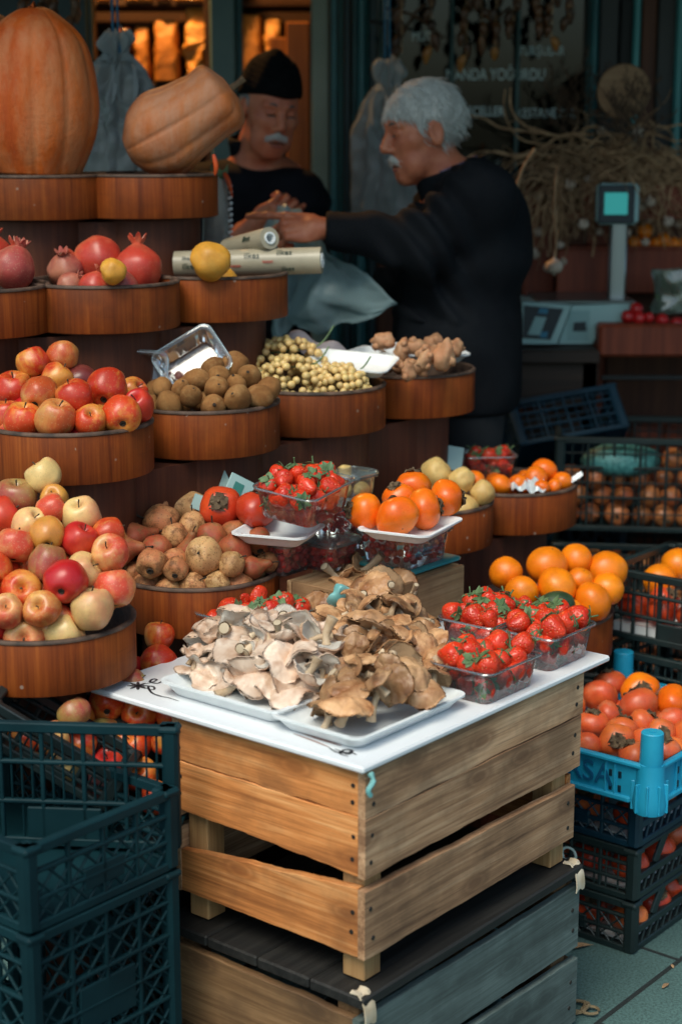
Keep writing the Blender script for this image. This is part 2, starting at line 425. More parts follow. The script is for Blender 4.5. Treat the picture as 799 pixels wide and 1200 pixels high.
# unseen awning over the stall, added for its shade on the back
aw = MB(); aw.box((.3, 4.25, 2.62), (9, 1.90, .03), rot=(math.radians(5), 0, 0)); aw.box((.3, 3.30, 2.42), (9, .02, .22))
M['awning'] = pm('unseen_awning_cloth', (.03, .045, .05), (.04, .06, .065), 4, .8)
aw_o = empty('awning', (.3, 5.2, 2.7), label='unseen dark cloth awning added over the shop front and stall for shade', cat='awning'); o = aw.build('cloth', M['awning'], aw_o); o.location = (-.3, -5.2, -2.7)
ar = MB()
for x in (-3.5, -1.2, 1.8, 4.1): ar.tube([(x, 5.2, 2.45), (x, 3.32, 2.50)], .018, 8)
o = ar.build('support_arm', M['grey_teal'], aw_o); o.location = (-.3, -5.2, -2.7)

# lit shelves behind the left opening and in the doorway
M['kraft'] = pm('amber_kraft_paper', (.42, .17, .035), (.60, .27, .06), 14, .5, .5, 30, bdist=.01)
M['gold_film'] = pm('gold_cellophane', (.62, .28, .05), (.85, .45, .11), 22, .22, .9, 26, spec=.9, bdist=.03)
M['honey'] = pm('dark_honey_glass', (.10, .028, .006), (.17, .05, .01), 9, .15)
M['shelf_dark'] = wood('dark_shelf_wood', (.02, .009, .005), (.035, .015, .008), (.06, .025, .012), 'x', 7, .6)
sh = empty('shop_shelf', (-.75, 5.75, 0), label='wooden shop shelving with amber packets behind the window', cat='shelf')
def shelf_board(x0, x1, z, nm='shelf'):
    b = MB(); b.box(((x0 + x1) / 2 + .75, .03, z), (x1 - x0, .26, .014), bev=.003); b.build(nm, M['shelf_dark'], sh)
xs0, xs1 = X(95, 5.75), X(372, 5.75)
for z in (1.47, 1.735, 1.985): shelf_board(xs0, xs1, z)
b = MB(); b.box(((xs0 + xs1) / 2 + .75, .2, 1.1), (xs1 - xs0, .02, 2.2)); b.build('back_panel', M['shelf_dark'], sh)
for a in (95, 250, 372):
    b = MB(); b.box((X(a, 5.75) + .75, 0, 1.1), (.022, .36, 2.2), bev=.003); b.build('side_panel', M['shelf_dark'], sh)
def packet(px0, px1, z, h, mat, label, crush=.015, y=5.68, nm='paper_packet', cat='packet'):
    x0, x1 = X(px0, y), X(px1, y); w = x1 - x0; r = random.Random(px0); sd_ = r.random() * 50
    b = MB()
    def fn(u, v):
        a = 2 * PI * u; t_ = v
        ex = abs(math.cos(a)) ** .5 * math.copysign(1, math.cos(a)) * w * .48; ey = abs(math.sin(a)) ** .5 * math.copysign(1, math.sin(a)) * .05 * (1 - .75 * t_ ** 3)
        p = Vector((ex * (1 - .1 * t_), ey, t_ * h))
        n_ = noise.noise_vector(p * 22 + Vector((sd_, 0, 0))) + .5 * noise.noise_vector(p * 60 + Vector((sd_, 0, 0))); return p + n_ * crush * 1.6 * min(1, 4 * t_)
    b.sheet(fn, 44, 24)
    b.box((0, 0, h * .99), (w * .8, .012, .012), mi=0)
    o = b.build(nm, mat, loc=((x0 + x1) / 2, y, z)); tag(o, label, cat, 'amber packets on the lit shop shelves'); return o
packet(140, 157, 1.75, .16, M['honey'], 'dark amber jar-like packet on the middle lit shelf, beside the white bag', .003)
packet(160, 178, 1.75, .165, M['kraft'], 'dull brown paper packet, second from left on the lit middle shelf', .004)
packet(182, 212, 1.75, .185, M['kraft'], 'broad bright amber paper packet on the middle shelf above the crookneck pumpkin', .004)
packet(220, 245, 1.75, .22, M['gold_film'], 'shiny crinkled gold packet on the middle shelf against the door post', .012)
packet(118, 135, 2.0, .2, M['kraft'], 'brown paper packet at the left end of the top lit shelf', .004)
packet(150, 184, 2.0, .2, M['gold_film'], 'crumpled gold cellophane packet on the top shelf, over the white bag', .02)
packet(186, 203, 2.0, .18, M['honey'], 'dark brown packet between two gold ones on the top lit shelf', .003)
packet(206, 245, 2.0, .21, M['gold_film'], 'large glittering gold cellophane packet on the top shelf beside the door post', .022)
packet(183, 212, 1.485, .19, M['kraft'], 'amber paper packet on the low shelf behind the crookneck pumpkin', .004)
packet(284, 308, 1.75, .20, M['kraft'], 'left one of two tall amber packets seen through the doorway', .005)
packet(311, 332, 1.75, .19, M['gold_film'], 'right one of two tall amber packets seen through the doorway', .006)
b = MB(); b.box((0, 0, 0), (.075, .02, 1.9), bev=.004); M['amber_wood'] = wood('amber_wood_plank', (.18, .06, .014), (.28, .10, .022), (.36, .14, .035), 'z', 7, .5)
tag(b.build('wooden_plank', M['amber_wood'], loc=(X(350, 5.5), 5.45, .97), smooth=False), 'tall amber wooden plank standing in the doorway behind the man in the black cap', 'plank')
b = MB(); b.box((0, 0, 0), (.08, .02, 1.86), bev=.004)
tag(b.build('wooden_plank', M['amber_wood'], loc=(X(331, 5.62), 5.58, .95), smooth=False), 'duller wooden plank further inside the doorway, beside the tall amber plank', 'plank')
# the lit lamp of the shop
lp = empty('ceiling_lamp', (-.75, 5.38, 2.75), label='warm shop lamp hanging over the lit amber shelves', cat='lamp')
b = MB(); b.lathe([(0, .09), (.03, .09), (.11, 0), (.105, -.004), (.02, .08)], 20); b.build('lamp_shade', M['black'], lp)
b = MB(); b.lathe(smooth_prof([(0, .045), (.03, .03), (.035, 0), (.02, -.028), (0, -.035)]), 16); b.build('bulb', glow('warm_bulb', (1, .5, .16), 6), lp)
b = MB(); b.tube([(0, 0, .09), (0, 0, .45)], .004, 6); b.build('cord', M['black'], lp)
ld = bpy.data.lights.new('shop_lamp', 'POINT'); lo = bpy.data.objects.new('shop_lamp', ld); COL.objects.link(lo); lo.parent = lp; lo.location = (0, 0, -.07)
ld.energy = 65; ld.color = (1, .47, .14); ld.shadow_soft_size = .05

# ------------------------------------------------------------------ the stepped stand and its round drums
DR = .155
DH = {'A': .094, 'B': .094, 'C': .094, 'D': .094}
DRUM = dict(A1=(-.667, 3.775, 1.502), A2=(-.428, 3.835, 1.502), B0=(-.729, 3.355, 1.30), B1=(-.482, 3.455, 1.30), B2=(-.269, 3.655, 1.30),
            C0=(-.503, 3.105, 1.072), C1=(-.277, 3.345, 1.072), C2=(-.060, 3.585, 1.072), C3=(.147, 3.815, 1.072),
            D0=(-.502, 2.755, .797), D1=(-.270, 3.075, .797), D3=(.178, 3.635, .808), D4=(.387, 3.825, .808), E1=(.395, 3.50, .602))
LAB = dict(A1='top row brown wooden drum under the big ribbed pumpkin', A2='top row brown wooden drum under the crookneck pumpkin', B0='cut off brown drum of pomegranates at the left edge of the stall',
           B1='brown wooden drum holding the two whole pomegranates apart', B2='brown wooden drum with the yellow quince and a paper roll', C0='brown wooden drum heaped with plain red apples',
           C1='brown wooden drum heaped with kiwis', C2='brown wooden drum of pale grapes', C3='brown wooden drum of knobbly roots in foam trays', D0='low brown drum with the mixed heap of yellow and crimson apples',
           D1='low brown drum heaped with russet pears', D3='low brown drum of pale yellow quinces', D4='low brown drum of small mandarins beside the onion crates', E1='lowest brown drum of big oranges behind the strawberry punnets')
def drum(k):
    x, y, z = DRUM[k]; R = .185 if k == 'E1' else DR; h = .094
    root = empty('wooden_drum', (x, y, z - h), (0, 0, rnd.random() * 6), LAB[k], 'drum', 'round wooden display drums')
    b = MB(); b.lathe([(R - .012, .002), (R - .001, .002), (R, .004), (R, h - .006), (R - .001, h - .0045)], 72); b.build('band', M['drum'], root, ang=60)
    b = MB(); b.lathe([(R + .0015, h - .004), (R + .0018, h - .001), (R - .001, h + .002), (R - .006, h + .002), (R - .008, h - .001), (R - .008, .012)], 72)
    b.build('rim', M['drum_rim'], root, ang=60)
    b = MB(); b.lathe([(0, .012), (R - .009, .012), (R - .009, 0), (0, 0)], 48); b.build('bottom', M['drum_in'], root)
    return root
for k in DRUM: drum(k)
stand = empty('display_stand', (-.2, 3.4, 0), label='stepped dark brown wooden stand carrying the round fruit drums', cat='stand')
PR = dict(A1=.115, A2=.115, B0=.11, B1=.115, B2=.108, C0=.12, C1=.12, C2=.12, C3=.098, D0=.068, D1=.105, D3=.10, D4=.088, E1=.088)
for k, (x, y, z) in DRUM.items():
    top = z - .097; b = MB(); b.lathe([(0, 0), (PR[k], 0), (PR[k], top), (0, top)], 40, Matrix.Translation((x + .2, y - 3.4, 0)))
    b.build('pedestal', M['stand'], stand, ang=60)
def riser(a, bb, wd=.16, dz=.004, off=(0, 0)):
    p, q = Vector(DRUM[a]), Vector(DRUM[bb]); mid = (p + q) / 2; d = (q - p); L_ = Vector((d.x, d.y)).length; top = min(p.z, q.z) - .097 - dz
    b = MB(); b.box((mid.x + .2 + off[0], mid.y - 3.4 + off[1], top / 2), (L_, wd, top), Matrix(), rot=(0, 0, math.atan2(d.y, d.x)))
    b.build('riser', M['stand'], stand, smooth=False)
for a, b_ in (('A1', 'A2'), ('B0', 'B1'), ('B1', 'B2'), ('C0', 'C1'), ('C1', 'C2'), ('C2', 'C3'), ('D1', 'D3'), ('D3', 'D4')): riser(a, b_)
# ------------------------------------------------------------------ fruit: one prototype per kind and colour, copied one by one
def skin(name, base, blush=None, cover=.5, soft=.25, rough=.32, streak=.35, speck=None, speck_amt=.5, bump=.04, vary=.10, dirt=None, spec=.5, bsc=90, sc=2.2, rus=0):
    """fruit skin: ground colour, a blush on one side that breaks up in streaks, specks and russet"""
    t = NT(name)
    col = None
    if blush:
        tc = t.new('ShaderNodeTexCoord'); sx = t.new('ShaderNodeSeparateXYZ'); t.link(tc.outputs['Object'], sx.inputs[0])
        side = t.math('ADD', t.math('MULTIPLY', sx.outputs[0], 13.), .5)
        n1 = t.noise(t.coord((60, 60, 9)), 1.6, 4, .6); n2 = t.noise(t.coord((1, 1, 1)), 34, 3)
        f = t.math('ADD', side, t.math('ADD', t.math('MULTIPLY', t.math('SUBTRACT', n1, .5), streak * 4), t.math('MULTIPLY', t.math('SUBTRACT', n2, .5), 1.4)))
        k = 1 - cover
        col = t.mix(t.ramp(f, [(max(0, k - soft), (0, 0, 0)), (min(1, k + soft), (1, 1, 1))]), base, blush)
    if dirt:
        f = t.ramp(t.noise(t.coord(), 44 if rus else 26, 6, .72), [(.50, (0, 0, 0)), (.60 if rus else .66, (1, 1, 1))])
        col = t.mix(t.math('MULTIPLY', f, .85 if rus else .8), col if col else base, dirt)
    if rus:
        f = t.ramp(t.noise(t.coord(), 15, 3, .5), [(.52, (0, 0, 0)), (.72, (1, 1, 1))])
        col = t.mix(t.math('MULTIPLY', f, .55), col, dirt)
    if speck:
        vo = t.new('ShaderNodeTexVoronoi'); vo.inputs['Scale'].default_value = 210; t.link(t.coord(), vo.inputs['Vector'])
        f = t.ramp(vo.outputs['Distance'], [(.14, (1, 1, 1)), (.30, (0, 0, 0))])
        col = t.mix(t.math('MULTIPLY', f, speck_amt), col if col else base, speck)
    if col is None:
        q = t.new('ShaderNodeRGB'); q.outputs[0].default_value = c4(base); col = q.outputs[0]
    mott = t.ramp(t.noise(t.coord(), 48, 4), [(.3, (.84, .84, .84)), (.7, (1.1, 1.1, 1.1))])
    col = t.mix(1, col, mott, 'MULTIPLY')
    t.link(t.vary(col, vary), t.b.inputs['Base Color'])
    t.set(Specular_IOR_Level=spec, Subsurface_Weight=.06, Subsurface_Scale=.012)
    t.link(t.math('ADD', t.math('MULTIPLY', t.noise(t.coord(), 20, 4), .22), rough - .11), t.b.inputs['Roughness'])
    t.bump(t.noise(t.coord(), bsc, 4), bump, .003)
    return t.mat

def wob(amp, freq, seed):
    o = Vector((seed * 7.3, seed * 3.1, seed))
    def fn(p): return p * (1 + amp * noise.noise(p * freq + o))
    return fn
APROF = smooth_prof([(0, .60), (.10, .64), (.24, .80), (.48, .90), (.76, .78), (.95, .42), (1, .08), (.95, -.28), (.80, -.60), (.58, -.82), (.38, -.88), (.20, -.82), (.09, -.72), (0, -.70)], 2)
def apple(mat, seed, sq=1.0):
    b = MB(); w = wob(.10, 1.3, seed)
    def fn(p):
        q = w(p); a = math.atan2(p.y, p.x); q.x *= 1 + .03 * math.cos(5 * a) * max(0, -p.z); q.y *= 1 + .03 * math.cos(5 * a) * max(0, -p.z); q.z *= sq; return q * .036
    b.lathe(APROF, 28, None, fn)
    o = b.build('apple', mat, ang=180)
    b = MB(); b.tube([(0, 0, .022 * sq), (.001, 0, .030 * sq), (.004, .001, .039 * sq)], [.0014, .0012, .0018], 6); b.build('stem', M['stem'], o)
    b = MB(); b.lathe([(0, -.0255 * sq), (.004, -.0262 * sq), (.0065, -.0285 * sq), (.0045, -.0305 * sq), (.002, -.028 * sq), (0, -.0275 * sq)], 7); b.build('calyx', M['calyx_dark'], o)
    o['r'] = .0345
    return o
PPROF = smooth_prof([(0, 1.28), (.13, 1.30), (.27, 1.18), (.38, .88), (.52, .52), (.78, .12), (.97, -.22), (1, -.48), (.9, -.80), (.66, -1.02), (.36, -1.08), (.15, -1.0), (0, -.96)], 2)
RPROF = smooth_prof([(0, .80), (.10, .84), (.26, .90), (.5, .84), (.78, .58), (.97, .18), (1, -.2), (.92, -.60), (.68, -.90), (.36, -1.0), (.15, -.93), (0, -.9)], 2)
def pear(mat, seed, prof=PPROF):
    w = wob(.16, 1.2, seed); b = MB()
    b.lathe(prof, 26, None, lambda p: w(p) * .033)
    o = b.build('pear', mat, ang=180); top = prof[0][1] * .033
    b = MB(); b.tube([(0, 0, top - .006), (.002, 0, top + .006), (.007, .002, top + .019)], [.002, .0015, .0022], 6); b.build('stem', M['calyx_dark'], o)
    b = MB(); b.lathe([(0, -.0315), (.005, -.032), (.0085, -.0345), (.006, -.0365), (.002, -.0335), (0, -.033)], 6, None, lambda p: Vector((p.x, p.y, p.z))); b.build('calyx', M['calyx_dark'], o)
    o['r'] = .033
    return o
def ball(name, mat, seed, r, sq=.93, amp=.05, button='stem', freq=1.4):
    w = wob(amp, freq, seed); b = MB()
    prof = smooth_prof([(0, .95), (.14, .97), (.42, .90), (.74, .66), (.95, .30), (1, 0), (.95, -.32), (.74, -.67), (.42, -.91), (.14, -.985), (0, -.96)], 2)
    b.lathe(prof, 26, None, lambda p: Vector((1, 1, sq)) * w(p) * r)
    o = b.build(name, mat, ang=180); o['r'] = r
    if button:
        b = MB(); b.lathe([(0, .97 * r * sq), (.075 * r, .965 * r * sq), (.095 * r, .93 * r * sq)], 7); b.build('stem_button', M['stem'] if button == 'stem' else button, o)
    return o
M['calyx_leaf'] = pm('dried_persimmon_calyx', (.06, .035, .018), (.16, .11, .06), 60, .85, .4, 90)
def persimmon(mat, seed, r=.038, sq=.80):
    w = wob(.07, 1.2, seed); b = MB()
    prof = smooth_prof([(0, .86), (.16, .90), (.42, .92), (.74, .72), (.95, .34), (1, 0), (.95, -.36), (.74, -.70), (.42, -.90), (.14, -.95), (0, -.92)], 2)
    def fn(p):
        a = math.atan2(p.y, p.x); q = w(p); k = 1 + .035 * math.cos(4 * a); return Vector((q.x * k, q.y * k, q.z * sq)) * r
    b.lathe(prof, 28, None, fn)
    o = b.build('persimmon', mat, ang=180); o['r'] = r * .95
    b = MB(); rr = random.Random(seed); z0 = .90 * r * sq
    for k in range(4):
        a = k * PI / 2 + rr.uniform(-.15, .15)
        def fnl(u, v, a=a):
            wd = (.34 * math.sin(PI * min(1, .28 + .70 * u)) + .02) * r; l = u * .52 * r; s_ = (v - .5) * 2
            z = z0 + .003 + .003 * math.sin(u * 3) - .006 * u * u + .003 * s_ * s_ + .004 * noise.noise(Vector((u * 5, v * 5, a + seed)))
            return (math.cos(a) * l - math.sin(a) * wd * s_, math.sin(a) * l + math.cos(a) * wd * s_, z)
        b.sheet(fnl, 6, 4, thick=.0012)
    b.lathe([(0, z0 + .012), (.06 * r, z0 + .012), (.1 * r, z0 + .002)], 8)
    b.build('calyx', M['calyx_leaf'], o)
    b = MB(); b.lathe([(0, -.95 * r * sq), (.035 * r, -.955 * r * sq), (.05 * r, -.93 * r * sq)], 6); b.build('blossom_end', M['calyx_dark'], o)
    return o
def pomegranate(mat, seed, r=.046):
    w = wob(.07, 1.5, seed); b = MB()
    def fn(p):
        a = math.atan2(p.y, p.x); k = 1 + .025 * math.cos(6 * a); q = w(p); return Vector((q.x * k, q.y * k, q.z)) * r
    b.lathe(smooth_prof([(0, 1.10), (.12, 1.08), (.20, 1.0), (.45, .88), (.76, .62), (.96, .28), (1, -.02), (.94, -.36), (.72, -.68), (.42, -.87), (.14, -.93), (0, -.92)], 2), 28, None, fn)
    o = b.build('pomegranate', mat, ang=180); o['r'] = r * .97
    b = MB()
    rows = 5; seg = 24
    def fc(u, v):
        a = 2 * PI * u; lobe = .5 + .5 * math.cos(6 * a); zz = v * (.16 + .24 * lobe); rad = .20 + .12 * v + .10 * v * v * lobe
        return (math.cos(a) * rad * r, math.sin(a) * rad * r, (1.0 + zz) * r)
    b.sheet(fc, 36, 4, thick=.0016); b.build('crown', mat, o)
    b = MB(); b.lathe([(0, 1.16 * r), (.16 * r, 1.12 * r), (.2 * r, 1.05 * r)], 10); b.build('stamens', M['stem'], o)
    return o
def kiwi(mat, seed):
    w = wob(.09, 1.3, seed); b = MB()
    b.lathe(smooth_prof([(0, 1.22), (.13, 1.24), (.20, 1.16), (.45, 1.06), (.76, .76), (.95, .36), (1, 0), (.95, -.36), (.76, -.76), (.45, -1.06), (.18, -1.18), (0, -1.16)], 2), 22, None, lambda p: w(p) * .0245)
    o = b.build('kiwi', mat, ang=180); o['r'] = .0255
    b = MB(); b.lathe([(0, .0318), (.003, .0316), (.0042, .029)], 8); b.build('stem_end', M['calyx_dark'], o)
    return o

M['ap_red'] = skin('apple_red', (.68, .28, .05), (.52, .035, .011), .62, .35, speck=(.62, .38, .2), speck_amt=.25)
M['ap_crimson'] = skin('apple_crimson', (.56, .05, .02), (.48, .014, .016), .6, .4, streak=.2)
M['ap_orange'] = skin('apple_red_orange', (.74, .32, .055), (.60, .055, .012), .62, .4, speck=(.7, .45, .2), speck_amt=.3)
M['ap_tan'] = skin('apple_tan_red', (.66, .34, .09), (.52, .085, .022), .55, .5, speck=(.6, .4, .2), speck_amt=.4)
M['ap_pale'] = skin('apple_pale_yellow', (.76, .52, .20), (.72, .32, .15), .30, .4, streak=.15, speck=(.45, .33, .12), speck_amt=.35)
M['ap_pink'] = skin('apple_pink_blush', (.74, .44, .15), (.64, .075, .035), .62, .5, streak=.22, speck=(.7, .5, .3), speck_amt=.3)
M['ap_yellow'] = skin('apple_golden_yellow', (.66, .33, .055), (.64, .24, .045), .4, .5, speck=(.35, .2, .05), speck_amt=.4)
M['ap_green'] = skin('apple_green_red', (.36, .30, .085), (.38, .07, .045), .46, .45, streak=.2, speck=(.5, .42, .2), speck_amt=.3)
M['ap_maroon'] = skin('apple_maroon', (.20, .05, .035), (.15, .025, .022), .5, .4)
APN = dict(red='red apple', crimson='crimson apple', orange='orange red apple', tan='tan and red apple', pale='pale yellow apple', pink='pink blushed apple', yellow='golden yellow apple', green='greenish red apple', maroon='dull maroon apple')
APP = {k: [apple(M['ap_' + k], i * 3 + j, .96 + .06 * j) for j in range(2)] for i, k in enumerate(APN)}
M['pear_brown'] = skin('pear_russet', (.58, .31, .13), (.46, .16, .065), .42, .5, dirt=(.17, .07, .026), speck=(.10, .05, .02), speck_amt=.6, rough=.6, bump=.12, spec=.3, rus=1)
M['pear_red'] = skin('pear_red_brown', (.40, .14, .05), (.33, .06, .026), .6, .5, dirt=(.24, .11, .04), speck=(.10, .04, .02), speck_amt=.6, rough=.55, bump=.1, spec=.35, rus=1)
M['pear_yellow'] = skin('pear_tan_yellow', (.64, .39, .17), (.56, .28, .12), .4, .5, dirt=(.22, .095, .03), speck=(.13, .06, .02), speck_amt=.7, rough=.55, bump=.12, spec=.3, rus=1)
PEN = dict(brown='russet brown pear', red='reddish brown pear', yellow='spotted tan yellow pear')
PEA = {k: [pear(M['pear_' + k], 40 + i, PPROF), pear(M['pear_' + k], 50 + i, RPROF)] for i, k in enumerate(PEN)}
M['pom'] = skin('pomegranate_skin', (.60, .17, .075), (.48, .045, .026), .62, .5, streak=.12, speck=(.5, .22, .12), speck_amt=.3, rough=.36)
M['pom_dull'] = skin('pomegranate_dull', (.48, .17, .10), (.38, .055, .045), .55, .5, streak=.1, speck=(.45, .25, .15), speck_amt=.6, rough=.45)
POM = [pomegranate(M['pom'], 1), pomegranate(M['pom_dull'], 2)]
M['kiwi'] = skin('kiwi_skin', (.30, .145, .05), (.21, .09, .03), .5, .4, rough=.85, bump=.3, spec=.15, bsc=300, dirt=(.36, .20, .08), vary=.16)
KIW = [kiwi(M['kiwi'], i) for i in range(3)]
M['orange'] = skin('orange_peel', (.90, .255, .006), (.84, .20, .005), .5, .5, rough=.36, bump=.10, bsc=330, streak=.1)
ORA = [ball('orange', M['orange'], i, .037, .95, .04) for i in (1, 2)]
M['mandarin'] = skin('mandarin_peel', (.86, .20, .006), (.80, .14, .005), .5, .5, rough=.33, bump=.10, bsc=330, streak=.1)
MAN = [ball('mandarin', M['mandarin'], i, .027, .86, .05) for i in (3, 4)]
M['quince'] = skin('quince_skin', (.70, .33, .03), (.60, .27, .03), .5, .5, rough=.5, dirt=(.62, .34, .06), bump=.05)
M['quince_pale'] = skin('quince_pale', (.66, .46, .17), (.58, .36, .12), .4, .5, rough=.5, dirt=(.56, .36, .12), bump=.05)
QUI = [ball('quince', M['quince'], 5, .040, 1.04, .16, M['calyx_dark']), ball('quince', M['quince_pale'], 7, .040, .92, .16, M['calyx_dark'])]
M['pers_orange'] = skin('persimmon_orange', (.86, .22, .007), (.80, .125, .006), .5, .5, rough=.30, streak=.1, speck=(.2, .05, .01), speck_amt=.12)
M['pers_red'] = skin('persimmon_red', (.66, .075, .018), (.56, .045, .018), .5, .5, rough=.28, streak=.1)
M['pers_ripe'] = skin('persimmon_ripe', (.78, .18, .036), (.66, .095, .032), .55, .5, rough=.36, streak=.12, dirt=(.62, .20, .10), speck=(.08, .03, .02), speck_amt=.2)
PER = {k: [persimmon(M['pers_' + k], i) for i in (1, 2)] for k in ('orange', 'red', 'ripe')}
PROTO = [o for d in (APP, PEA, PER) for l in d.values() for o in l] + POM + KIW + ORA + MAN + QUI

def rot_show(show, r):
    """which end looks at the viewer: 'c' the blossom end, 's' the stem, 'u' stem up, 'l'/'r' axis lying, '?' any"""
    if show == 'u': e = Euler((r.uniform(-.35, .35), r.uniform(-.35, .35), r.uniform(-.9, .9)))
    elif show == 's': e = Euler((1.0 + r.uniform(-.2, .3), r.uniform(-.5, .5), 0))
    elif show == 'c': e = Euler((-1.05 + r.uniform(-.25, .25), r.uniform(-.5, .5), 0))
    elif show == 'l': e = Euler((r.uniform(-.2, .3), -1.45 + r.uniform(-.3, .2), r.uniform(-.3, .3)))
    elif show == 'r': e = Euler((r.uniform(-.2, .3), 1.45 + r.uniform(-.3, .2), r.uniform(-.3, .3)))
    else: e = Euler((r.uniform(-1, 1), r.uniform(-1, 1), r.uniform(0, 6.28)))
    return e.to_matrix()
def spin(m, r): return m @ Matrix.Rotation(r.uniform(-.6, .6) - PI / 2, 3, 'Z')      # blush side (local +x) towards the street
def heap_surface(k, h0, a, R=None):
    x0, y0, z0 = DRUM[k] if isinstance(k, str) else k; R = R or DR
    def f(p):
        rho2 = ((p.x - x0) ** 2 + (p.y - y0) ** 2) / R ** 2
        return z0 + h0 * max(0, 1 - rho2) + a * (p.y - (y0 - R))
    return f
def hit(px, py, surf, y0=1.8, y1=5.2):
    r = ray(px, py); best = None
    for i in range(900):
        Y = y0 + (y1 - y0) * i / 900; p = CAMP + r * (Y / r.y)
        if p.z <= surf(p): return p
    return CAMP + r * (y1 / r.y)
ORD = ['first', 'second', 'third', 'fourth', 'fifth', 'sixth', 'seventh', 'eighth', 'ninth', 'tenth', 'eleventh', 'twelfth', 'thirteenth', 'fourteenth']
ROWN = {10: ['first', 'second', 'third', 'fourth', 'fifth', 'sixth', 'seventh', 'eighth', 'ninth', 'front'], 1: [''], 2: ['back', 'front'], 3: ['back', 'middle', 'front'], 4: ['top', 'second', 'third', 'front'], 5: ['top', 'second', 'third', 'fourth', 'front'], 6: ['top', 'second', 'third', 'fourth', 'fifth', 'front']}
def ordinal(i, n): return 'leftmost' if i == 0 and n > 1 else 'rightmost' if i == n - 1 and n > 1 else ORD[i] + ' from left' if n > 1 else 'only one'
def label_rows(objs, names, rows, where):
    """label every fruit by its colour and its place in the heap as seen from the street"""
    d = []
    for o, nm in zip(objs, names):
        q = proj(o.location); d.append((q[1], q[0], o, nm))
    d.sort(key=lambda x: x[0]); n = len(d)
    for r in range(rows):
        seg = sorted(d[round(r * n / rows):round((r + 1) * n / rows)], key=lambda x: x[1])
        for i, (_, _, o, nm) in enumerate(seg):
            rw = ROWN[rows][r]
            o['label'] = f'{nm}, {ordinal(i, len(seg))} in {rw + " " if rw else ""}row, {where}'
def relax(pos, rad, it=40, spring=.25, floor=None, clamp=None):
    P = np.array([list(p) for p in pos]); A = P.copy(); Rr = np.array(rad)
    for _ in range(it):
        D = P[:, None] - P[None]; d = np.linalg.norm(D, axis=2) + 1e-9; ov = (Rr[:, None] + Rr[None]) * .965 - d; np.fill_diagonal(ov, 0); ov = np.maximum(ov, 0)
        P = P + (D / d[..., None] * (ov * .3)[..., None]).sum(1) + (A - P) * .1 * spring
        if clamp: P = clamp(P, Rr)
        if floor is not None: P[:, 2] = np.maximum(P[:, 2], floor + Rr * .9)
    return [Vector(p) for p in P]
def in_disc(k, R=None, k_=.92):
    x0, y0, z0 = DRUM[k]; R = R or DR
    def f(P, Rr):
        d = P[:, :2] - np.array([x0, y0]); q = np.linalg.norm(d, axis=1) + 1e-9; lim = R - .010 - Rr * np.where(P[:, 2] > z0 + .62 * Rr, .30, k_); s_ = np.minimum(1, lim / q); P[:, :2] = np.array([x0, y0]) + d * s_[:, None]; return P
    return f
def in_rect(c, hx, hy):
    rv, lv = np.array(RV[:2]), np.array(LV[:2]); cc = np.array([c[0], c[1]])
    def f(P, Rr):
        d = P[:, :2] - cc; a = np.clip(d @ rv, -hx + Rr * .8, hx - Rr * .8); b_ = np.clip(d @ lv, -hy + Rr * .8, hy - Rr * .8); P[:, :2] = cc + a[:, None] * rv + b_[:, None] * lv; return P
    return f
def heap(items, surf, group, cat, where, rows, lift=.0, floor=None, filler=None, clamp=None):
    """items: (px, py, diameter in px, prototype, phrase, show)"""
    pos, rad = [], []
    for it in items:
        p = hit(it[0], it[1], surf); dep = proj(p)[2]; r = it[2] / 2 * dep / FPX
        pos.append(p); rad.append(r)
    pos = relax(pos, rad, floor=floor, clamp=clamp)
    out = []
    for it, p, r in zip(items, pos, rad):
        rr = random.Random(int(it[0] * 31 + it[1])); pr = it[3] if not isinstance(it[3], list) else rr.choice(it[3])
        o = copy_tree(pr); k = r / pr['r']; o.scale = tuple(k * rr.uniform(.93, 1.06) for _ in range(3)); o.location = p
        o.rotation_euler = spin(rot_show(it[5] if len(it) > 5 else '?', rr), rr).to_euler()
        tag(o, None, cat, group); out.append(o)
    label_rows(out, [it[4] for it in items], rows, where)
    if filler:
        pr, n, r, R, (x0, y0, z0), lab = filler
        rr = random.Random(n * 7)
        for i in range(n):
            a = i * 2.399; q = R * math.sqrt((i + .5) / n) * .9; x, y = x0 + q * math.cos(a), y0 + q * math.sin(a)
            p = Vector((x, y, 0)); z = min(max(surf(p) - 1.75 * r, (floor or 0) + r), surf(p) - r)
            o = copy_tree(rr.choice(pr)); k = r / o['r']; o.scale = (k, k, k); o.location = (x, y, z); o.rotation_euler = (rr.uniform(-2, 2), rr.uniform(-2, 2), rr.uniform(0, 6)); tag(o, lab, cat, group); out.append(o)
    return out

